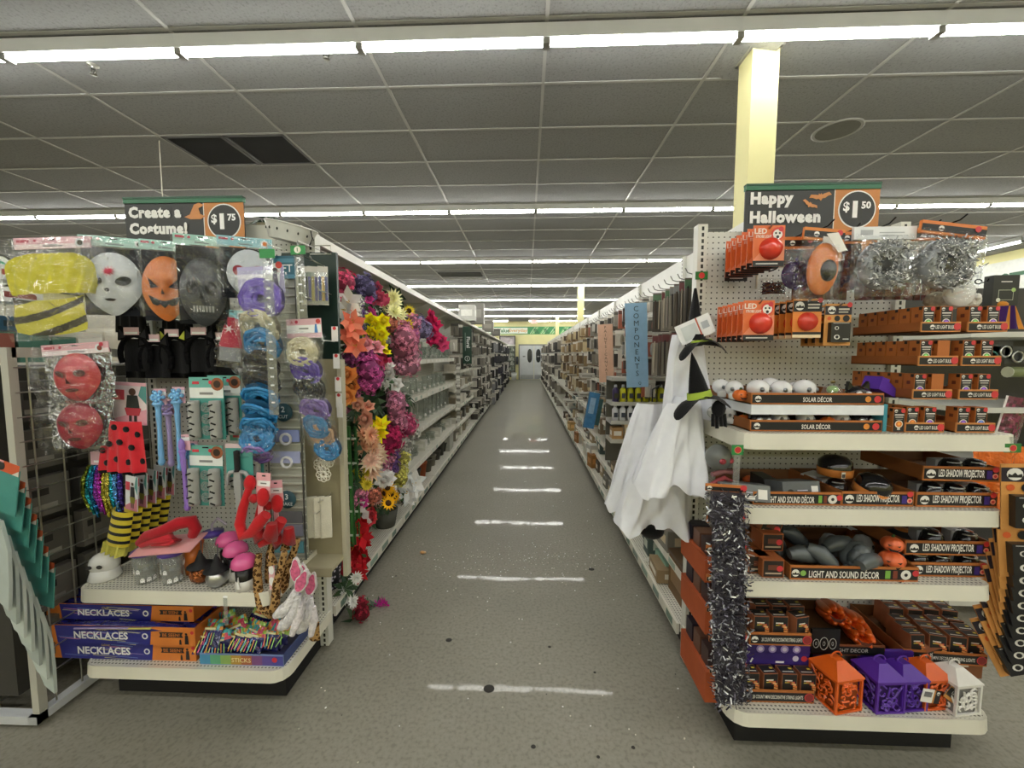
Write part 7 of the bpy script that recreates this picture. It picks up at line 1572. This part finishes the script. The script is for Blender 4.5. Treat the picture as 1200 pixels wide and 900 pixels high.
# bottle rack facing the camera
Y = 3.3; z1 = at(725,471,Y).z; z2 = at(725,493,Y).z; z0 = at(725,445,Y).z
t = thing('bottle_rack', 'small grey rack of shelves holding paint bottles below the signs', 'rack', (.95,Y,0))
for z in (z0+.02, z1, z2, .85): m = MB(); m.bbox((-.25,-.01,z-.03),(.28,.22,z),'#b9b7ad'); m.build('shelf', 'steel', t)
m = MB(); m.bbox((-.25,.2,.62),(.28,.22,z0+.02),'#5a584f'); m.build('back_panel', 'steel', t)
def bottle(loc, c1, cap, lb, grp, r=.024, h=.12):
    t = thing('paint_bottle', lb, 'bottle', loc, group=grp); m = MB(); m.lathe([(0,0),(r,0),(r,h*.7),(r*.55,h*.82),(r*.45,h*.84)],c1,10); m.build('body', 'plastic', t); m = MB(); m.lathe([(r*.5,h*.84),(r*.55,h*.85),(r*.42,h),(0,h)],cap,8); m.build('cap', 'plastic', t); m = MB(); m.rect(-r*.6,h*.2,r*.6,h*.5,'#3a3f4a' if c1 > '#c' else '#3a3a20',-r-.001); m.build('label_print', 'card', t)
for i in range(7):
    x = .74+i*.062; bottle((x,Y+.03,z1+.001), '#c9c62a' if i != 0 else '#3a2f5a', '#b9bcbe', f'yellow paint bottle on the upper rack shelf, {ORD[i]} from the left' if i else 'dark purple paint bottle at the left of the upper rack shelf', 'paint bottles on the upper rack shelf', .026, .14)
    bottle((x,Y+.03,z2+.001), '#d9dade', '#e6e6e4', f'white paint bottle on the lower rack shelf, {ORD[i]} from the left', 'white paint bottles on the lower rack shelf', .026, .13)
for i, (dx, c1) in enumerate(((0,'#b08a5a'),(.1,'#c9b08a'),(.2,'#8a6a48'),(.3,'#1f3f4a'))): simple_box('craft_box', (.76+dx,Y+.06,.851), (.09,.1,rr(.08,.14)), c1, f'{["tan","beige","brown","dark teal"][i]} craft box on the bottom shelf of the bottle rack', 'box', None)
# blue pack and white price cards poking into the aisle
t = thing('blue_pack', 'blue and teal pack strip hanging in front of the bottle rack', 'pack', tuple(at(697,460,3.75)), rot=(0,10,0)); m = MB(); m.bbox((-.05,-.02,-.34),(.05,.02,0),'#3f7aa8'); m.build('pack', 'wrap', t); m = MB(); m.tube([(0,0,0),(0,0,.02),(.5,0,.03)],.003,'#b9b8b0',5); m.build('hook', 'metal', t); m = MB(); m.bbox((.052,-.02,-.3),(.09,.02,-.05),'#3a5a5a'); m.bbox((-.03,-.022,-.2),(.02,-.02,-.05),'#8ab0d0'); m.build('side_pack', 'wrap', t)
for i, (px, py, Y, lb) in enumerate(((688,440,4.6,'white tilted price card above the blue pack'),(686,462,4.4,'white tilted price card left of the blue pack'),(668,470,5.6,'white price card far along the right shelf edge'))):
    t = thing('price_card', lb, 'card', tuple(at(px,py,Y)), rot=(55,0,-20)); m = MB(); m.bbox((-.09,-.002,-.05),(.09,.002,.05),'#f2f2ee'); m.build('card', 'card', t); m = MB(); m.tube([(.08,0,0),(.34,0,-.02)],.003,'#b9b8b0',5); m.build('holder_arm', 'metal', t); m = MB(); m.rect(-.06,-.02,.06,.0,'#8a8a84',-.003); m.build('print', 'card', t)
# lower right shelves: cartons
random.seed(15); tans = ['#9a8464','#a99676','#7a6a54','#c9bda4','#77746a','#4a5a58','#d8d4c8','#5a5046','#8a867c','#b9b6ac']
for li, (z, X, nm) in enumerate(((.166,.98,'right base deck'),(.362,1.02,'low right shelf'),(.625,1.02,'third right shelf'),(.86,1.03,'upper right shelf'))):
    y = 2.35 if li < 3 else 3.7; n = 0
    while y < 9.0:
        if li == 2 and 3.2 < y < 3.7: y += .3; continue
        w = rr(.1,.2); h = rr(.08,.17) if li < 2 else rr(.1,.2); c1 = random.choice(tans)
        simple_box('craft_carton', (X+rr(-.04,.03), y+w/2, z+.001), (rr(.2,.3), w, h), c1, f'craft supply carton on the {nm}, {ORD[n]} from the near end', 'carton', f'cartons on the {nm}', random.choice(['#e8e2d2','#d8c8a8','#c9d0c4','#f0ece4']), rr(-4,4), 'kraft')
        y += w+rr(.03,.16); n += 1
for i, (px, py, Y, c1, lb) in enumerate(((662,500,3.9+3.4,'#b0905a','tan paper bag leaning out over the right base deck'),(672,515,6.3,'#9a6a3c','brown box leaning out over the right base deck'),(686,552,4.9,'#a0703c','amber box leaning out of the low right shelf'),(688,530,5.0,'#c9c9c2','clear lidded tub leaning out of the low right shelf'))):
    p = at(px, py, Y); simple_box('loose_box', (max(p.x,.84), Y, max(.17,p.z-.06)), (.12,.16,.16), c1, lb, 'box', None, shade(c1,1.25), 10, 'kraft')
t = thing('price_card', 'white price card with small print on the base deck edge', 'card', tuple(at(762,664,2.62)), rot=(0,-18,0)); m = MB(); m.bbox((-.035,-.002,-.06),(.035,.002,.06),'#f0efe8'); m.build('card', 'card', t); m = MB(); m.rect(-.02,.01,.02,.04,'#77777a',-.003); m.rect(-.02,-.04,.02,-.01,'#99999a',-.003); m.build('print', 'card', t)
simple_box('book_stack', (.97,2.5,.168), (.22,.2,.1), '#8ab09a', 'stack of green and yellow books on the near base deck', 'books', None, '#d8c840')
simple_box('brown_carton', (.98,2.2,.168), (.26,.24,.22), '#6f5638', 'open brown carton at the near end of the right base deck', 'carton', None, '#8a6c48', 0, 'kraft', '#5a4630')

# ================================================================== white witch costumes
def drape(m, w0, w1, h, d, folds, seed, col, nz=18, nu=64, top=0, skew=0):
    rnd = random.Random(seed); ph = [rnd.uniform(0,6.28) for _ in range(4)]
    def fn(u, v):
        a = math.pi*(u*1.1-.05); w = w0+(w1-w0)*v**.8; f = (.014+.06*v)*(.5-abs(math.sin(u*folds*1.9+ph[0]+v*.9)))+.03*v*(.5-abs(math.sin(u*folds*4.3+ph[1]-v*1.2)))+.012*math.sin(u*folds*9+v*9+ph[2])*v; 
        return (-math.cos(a)*w/2+skew*v, -(d*(.5+.5*v))*max(0,math.sin(a))**.7-f*.9, top-v*h-.022*math.sin(u*folds*3.1+ph[2])*v-.012*math.sin(u*folds*8+ph[3])*v)
    m.grid(fn, nu, nz, col)
WH = '#f4f6fd'
def witch(px, py, Y, label, hat, skirt, bodice, seed, tagc=False, rz=0, glove=None):
    k = sc(Y); t = thing('witch_costume', label, 'costume', tuple(at(px,py,Y)), rot=(0,0,rz), group='white witch costumes')
    if bodice: m = MB(); drape(m, bodice[0]*k, bodice[1]*k, bodice[2]*k, .05, 2.2, seed+1, WH, top=bodice[3]*k); m.build('bodice', 'cloth', t)
    m = MB(); drape(m, skirt[0]*k, skirt[1]*k, skirt[2]*k, .12, 4.2, seed, WH, top=-skirt[3]*k, skew=skirt[4]*k); m.build('skirt', 'cloth', t)
    if hat:
        x, z, r, h, ti = hat; m = MB(); m.M = TR((x*k,-.13,z*k), ry=ti); h > 20 and m.lathe([(r*.45*k,0),(r*.3*k,h*.4*k),(r*.12*k,h*.8*k),(0,h*k)],'#141416',16,sy=.6); m.grid(lambda u, v: (r*k*(.4+.7*v)*math.cos(u*6.2832), r*k*.5*(.4+.6*v)*math.sin(u*6.2832), .004-.06*v*v*abs(math.cos(u*6.2832))**1.5+.012*v*math.sin(u*19)), 32, 4, '#141416'); ht = m.build('witch_hat', 'fabric', t)
        if h <= 20: m = MB(); m.tube([(x*k,-.08,z*k),(x*k+.01,-.03,z*k+.12),(x*k+.02,0,z*k+.24)],[.04,.025,.006],'#141416',7); m.build('neck_strap', 'fabric', ht)
        m = MB(); m.M = TR((x*k,-.13,z*k), ry=ti); m.lathe([(r*.49*k,.004),(r*.45*k,.004+h*.14*k)],'#a8c04a',16,sy=.62); m.build('green_band', 'fabric', ht)
    if glove:
        x, z = glove; m = MB(); m.ball((x*k,-.15,z*k),(.03,.015,.035),'#131315',9,6)
        for q in range(4): m.tube([(x*k-.022+q*.015,-.15,z*k-.02),(x*k-.024+q*.017,-.155,z*k-.07-.008*(q % 2))],.007,'#131315',6)
        m.build('black_glove', 'fabric', t)
    if tagc: m = MB(); m.M = TR((-2*k,-.1,-8*k), ry=-24); m.bbox((-.075,0,-.04),(.075,.003,.045),'#eff0f2'); m.rect(-.055,-.03,.01,.03,'#cdd3d6',-.001); m.rect(.014,-.04,.02,.045,'#b9503a',-.0015); m.rect(.03,-.01,.06,.02,'#aeb4bc',-.001); m.build('paper_tag', 'card', t)
    m = MB(); m.tube([(0,-.03,0),(.01,.0,.06),(.06,.03,.08)],.004,'#2a2a2a',5); m.build('hanger_hook', 'metal', t)
    return t
mk('cloth', .55, spec=.4, var=.03, bump=(16,.25,.01), sheen=.1)
witch(806,380,1.80,'white satin witch costume with black collar and price tag, front one',(2,-22,23,14,-8),(30,84,104,82,-16),(34,52,95,-12),5,True,0)
witch(800,415,1.74,'second white witch costume with green banded hat below the collar',(4,-48,28,52,-12),(36,84,100,56,-12),None,15,False,4,(22,-58))
witch(762,470,2.05,'white witch skirt hanging behind at the left with black glove',None,(30,86,122,2,-8),None,25,False,0,(10,-10))
witch(772,545,1.95,'lowest layered white witch skirt above the base deck',None,(60,96,66,6,-2),None,35,False,0)
t = thing('black_bag', 'black fabric bag hanging below the white skirts', 'bag', tuple(at(761,612,1.95))); m = MB(); m.ball((0,-.04,-.02),(.06,.05,.045),'#131314',12,8); m.build('bag', 'fabric', t); m = MB(); m.tube([(-.03,-.05,.02),(0,-.05,.06),(.03,-.05,.02)],.005,'#1c1c1e',5); m.build('strap', 'fabric', t)
# orange side cartons at the left flank of the right endcap
for i, (py0, py1, Y, lb) in enumerate(((622,668,1.74,'rust orange carton on the left flank of the right endcap, upper one'),(672,725,1.70,'rust orange carton on the left flank of the right endcap, middle one'),(740,800,1.66,'rust orange carton on the left flank of the right endcap, lower one'))):
    c = at(822, py1, Y); h = (py1-py0)*sc(Y); t = thing('side_carton', lb, 'carton', (c.x+.02, Y, c.z), rot=(0,0,0)); m = MB(); m.bbox((-.05,-.1,0),(.06,.16,h*.62),'#b5562c'); m.build('carton', 'kraft', t); m = MB()
    for q in range(3): m.bbox((-.035,-.085+q*.08,h*.62),(.045,-.02+q*.08,h),['#3a2a2a','#6a4a3a','#2a2430'][q])
    m.build('packed_items', 'card', t)

# ================================================================== what shows beyond the endcaps
t = thing('side_rack', 'dark shelving with costumes beyond the right endcap', 'rack', (2.95,2.35,0))
for z in (.1,.9,1.25,1.68): m = MB(); m.bbox((-.45,0,z-.03),(1.2,.5,z),'#d8d8d2'); m.build('shelf', 'steel', t)
m = MB(); m.bbox((-.45,.5,.05),(1.2,.54,2.0),'#2e2c2c'); m.build('back_panel', 'steel', t)
p = at(1176,345,2.35)
def at_rack(px, py, Y=2.4): return tuple(at(px, py, Y))
t = thing('game_box', 'black box with white line drawing on the right side rack', 'box', at_rack(1177,362)); m = MB(); m.bbox((-.07,0,0),(.07,.05,.19),'#1d1f1d'); m.build('carton', 'card', t); m = MB(); m.rect(-.04,.05,.04,.052,'#cfd8c0',-.001); m.rect(-.04,.105,.04,.107,'#cfd8c0',-.001); m.rect(-.041,.05,-.039,.107,'#cfd8c0',-.001); m.rect(.039,.05,.041,.107,'#cfd8c0',-.001); m.disc(-.04,.05,.012,'#e8ecdc',-.0015); m.disc(.04,.107,.012,'#a9c878',-.0015); m.rect(-.03,.15,.03,.156,'#cfcfca',-.001); m.build('front_print', 'card', t)
t = thing('witch_dress', 'purple and orange striped costume on the right side rack', 'costume', at_rack(1172,386)); m = MB(); m.grid(lambda u, v: ((u-.5)*(.12+.14*v), -.04*math.sin(u*3.1)-.01*math.sin(u*22), .13-v*.13), 22, 5, '#4a2a6a', colfn=lambda u, v: '#d8903a' if int(u*11) % 4 == 1 else '#3f2460'); m.build('skirt', 'fabric', t); m = MB(); m.ball((.0,0,.14),(.03,.02,.02),'#d8903a',8,5); m.build('bow', 'fabric', t)
for i, (px, py, c1, nm, lb) in enumerate(((1160,418,'#5a9a98','mask_pack','teal and black mask pack on the right side rack'),(1176,412,'#c9ccd0','cuff_pack','silver ring handcuff pack on the right side rack'),(1190,418,'#b9bcbe','bell_pack','silver bell pack at the right edge of the rack'))):
    t = thing(nm, lb, 'pack', at_rack(px,py)); m = MB(); m.bbox((-.06,0,-.04),(.05,.004,.06),'#3a3c3c' if i else '#4f8f8c'); m.build('card_back', 'card', t); m = MB(); m.tube([(.03*math.cos(a),-.01,.03*math.sin(a)) for a in [2*math.pi*q/12 for q in range(12)]],.006,c1,6,close=True); m.build('ring', 'metal', t)
t = thing('green_cylinder', 'olive green cylinder pack on the right side rack', 'pack', at_rack(1194,436)); m = MB(); m.tube([(-.06,0,0),(.12,0,0)],.03,'#7a8458',12); m.build('tube', 'card', t); m = MB(); m.tube([(-.065,0,0),(-.06,0,0)],.031,'#c9ccb8',12); m.build('end_cap', 'card', t)
t = thing('glitter_pack', 'maroon glitter fabric pack leaning on the right side rack', 'pack', at_rack(1187,490), rot=(0,12,0)); m = MB(); m.grid(lambda u, v: ((u-.5)*.13,-.02*math.sin(u*3.1),.12-v*.24), 10, 12, '#6a2444', smooth=False, colfn=lambda u, v: random.choice(['#6a2444','#8a3458','#4a1830'])); m.build('fabric', 'wrap', t); m = MB(); m.bbox((-.075,-.004,-.12),(-.065,.0,.12),'#efe8ea'); m.build('white_edge', 'card', t)
for i, (px, py, c1) in enumerate(((1120,350,'#d8d0c4'),(1140,345,'#e0dcd4'),(1105,352,'#c9bfae'))):
    t = thing('plush_item', f'pale plush item behind the bulb cartons, {ORD[i]} from the {"left" if i else "middle"}', 'plush', (at(px,py,1.62).x, 1.64, 1.762)); m = MB(); m.ball((0,0,0),(.05,.03,.035),c1,10,7); m.build('body', 'fur', t); m = MB(); m.ball((.01,-.03,.01),(.012,.008,.014),'#f0eee8',7,5); m.build('spot', 'fur', t)
t = thing('paper_plates', 'white round plate pack standing behind the top bulb cartons', 'plates', (at(1126,358,1.57).x, 1.575, 1.785))
for q in range(2): m = MB(); m.lathe([(.055,0),(.05,.006),(0,.008)],'#eceeee',18,ax='y',c=(0,.01*q,0)); m.build('plate', 'card', t)
# right wall sign band and perimeter lights
t = thing('wall_letter_band', 'pale sign band with green STEALS letters high on the right wall', 'sign', (XR-.06, 8.05, 2.7)); m = MB(); m.bbox((-.03,-3.2,0),(.03,6,.75),'#d8dad4'); m.bbox((-.03,-3.2,.7502),(.03,-.2,1.02),'#d8dad4'); m.build('band', 'card', t)
m = MB(); m.M = Matrix.Translation((-.034,0,.3)) @ Matrix.Rotation(-math.pi/2, 4, 'Z'); m.text('STEALS', 0, 0, .38, '#2a5a3c', 0, .03, w=1.3); m.build('lettering', 'card', t)
for i in range(9):
    o = dup(proto, (8.8, 3.2+i*1.24, CEIL-.004), rot=(0,0,90), label=f'white strip light in the row along the right wall, {ORD[i]} from the near end', group='light row along the right wall')
# low shelving along the right wall and the left neighbour
for nm, lb, x0, x1, y0, y1, h in (('wall_shelving','grey wall shelving filled with goods along the right wall',XR-.6,XR-.02,3,14,2.2),('gondola_shelving','neighbouring shelving run seen at the far left edge',-4.1,-3.3,2.3,9,1.95)):
    t = thing(nm, lb, 'shelving', (0,0,0)); m = MB(); m.bbox((x0+.3,y0,.05),(x0+.34,y1,h),'#b9b6aa'); m.build('back_panel', 'steel', t)
    for z in (.15,.6,1.05,1.5): m = MB(); m.bbox((x0,y0,z-.03),(x1,y1,z),'#d8d6cc'); m.build('shelf', 'steel', t)
    m = MB()
    for z in (.15,.6,1.05,1.5):
        y = y0
        while y < y1-.2:
            w = rr(.12,.25)
            for xs in ((x0+.02,x0+.28),(x0+.36,x1-.02)): m.bbox((xs[0],y,z+.001),(xs[1],y+w*.9,z+rr(.15,.38)),random.choice(['#c9c2b0','#8a4a3a','#3a6a5a','#d8d4c8','#5a5a58','#a9a08a','#c87a4a']))
            y += w
    m.build('stacked_goods', 'card', t, kind='stuff')
# far left edge: end of the neighbouring run
t = thing('round_sign', 'round green and white sign at the far left edge', 'sign', tuple(at(2,318,2.1))); m = MB(); m.lathe([(.09,0),(.09,.008),(0,.008)],'#2a2c2a',24,ax='y'); m.lathe([(.08,.009),(0,.0095)],'#e8ece8',24,ax='y'); m.lathe([(.055,.01),(0,.0105)],'#3a9a72',24,ax='y'); m.build('disc', 'card', t); m = MB(); m.tube([(0,.0,-.09),(0,0,-.3)],.006,'#c9c8c0',6); m.build('stem', 'metal', t)
for i, (px, py, c1, c2, lb) in enumerate(((6,330,'#dcdcd8','#a8402c','white and red box near the round sign at the left edge'),(8,355,'#e0dfd8','#8a2a28','white display tray with red packs at the left edge'),(8,388,'#22506a','#1a3038','dark blue box above the wire rack at the left edge'))):
    simple_box('edge_box', tuple(at(px,py,2.05)), (.16,.2,.075), c1, lb, 'box', None, c2)
t = thing('low_basket', 'white wire basket on the floor by the toy swords', 'basket', (-2.35,1.62,0)); m = MB()
for q in range(6): m.tube([(-.1,-.1+.04*q,.07),(.1,-.1+.04*q,.07)],.003,'#dcdcd8',4); m.tube([(-.1+.04*q,-.1,.07),(-.1+.04*q,.1,.07)],.003,'#dcdcd8',4)
m.build('wire_floor', 'metal', t, kind='stuff'); m = MB(); m.tube([(-.1,-.1,.1),(.1,-.1,.1),(.1,.1,.1),(-.1,.1,.1)],.005,'#dcdcd8',5,close=True); m.tube([(-.1,-.1,.1),(-.1,-.1,0)],.004,'#dcdcd8',5); m.tube([(.1,-.1,.1),(.1,-.1,0)],.004,'#dcdcd8',5); m.build('wire_frame', 'metal', t)
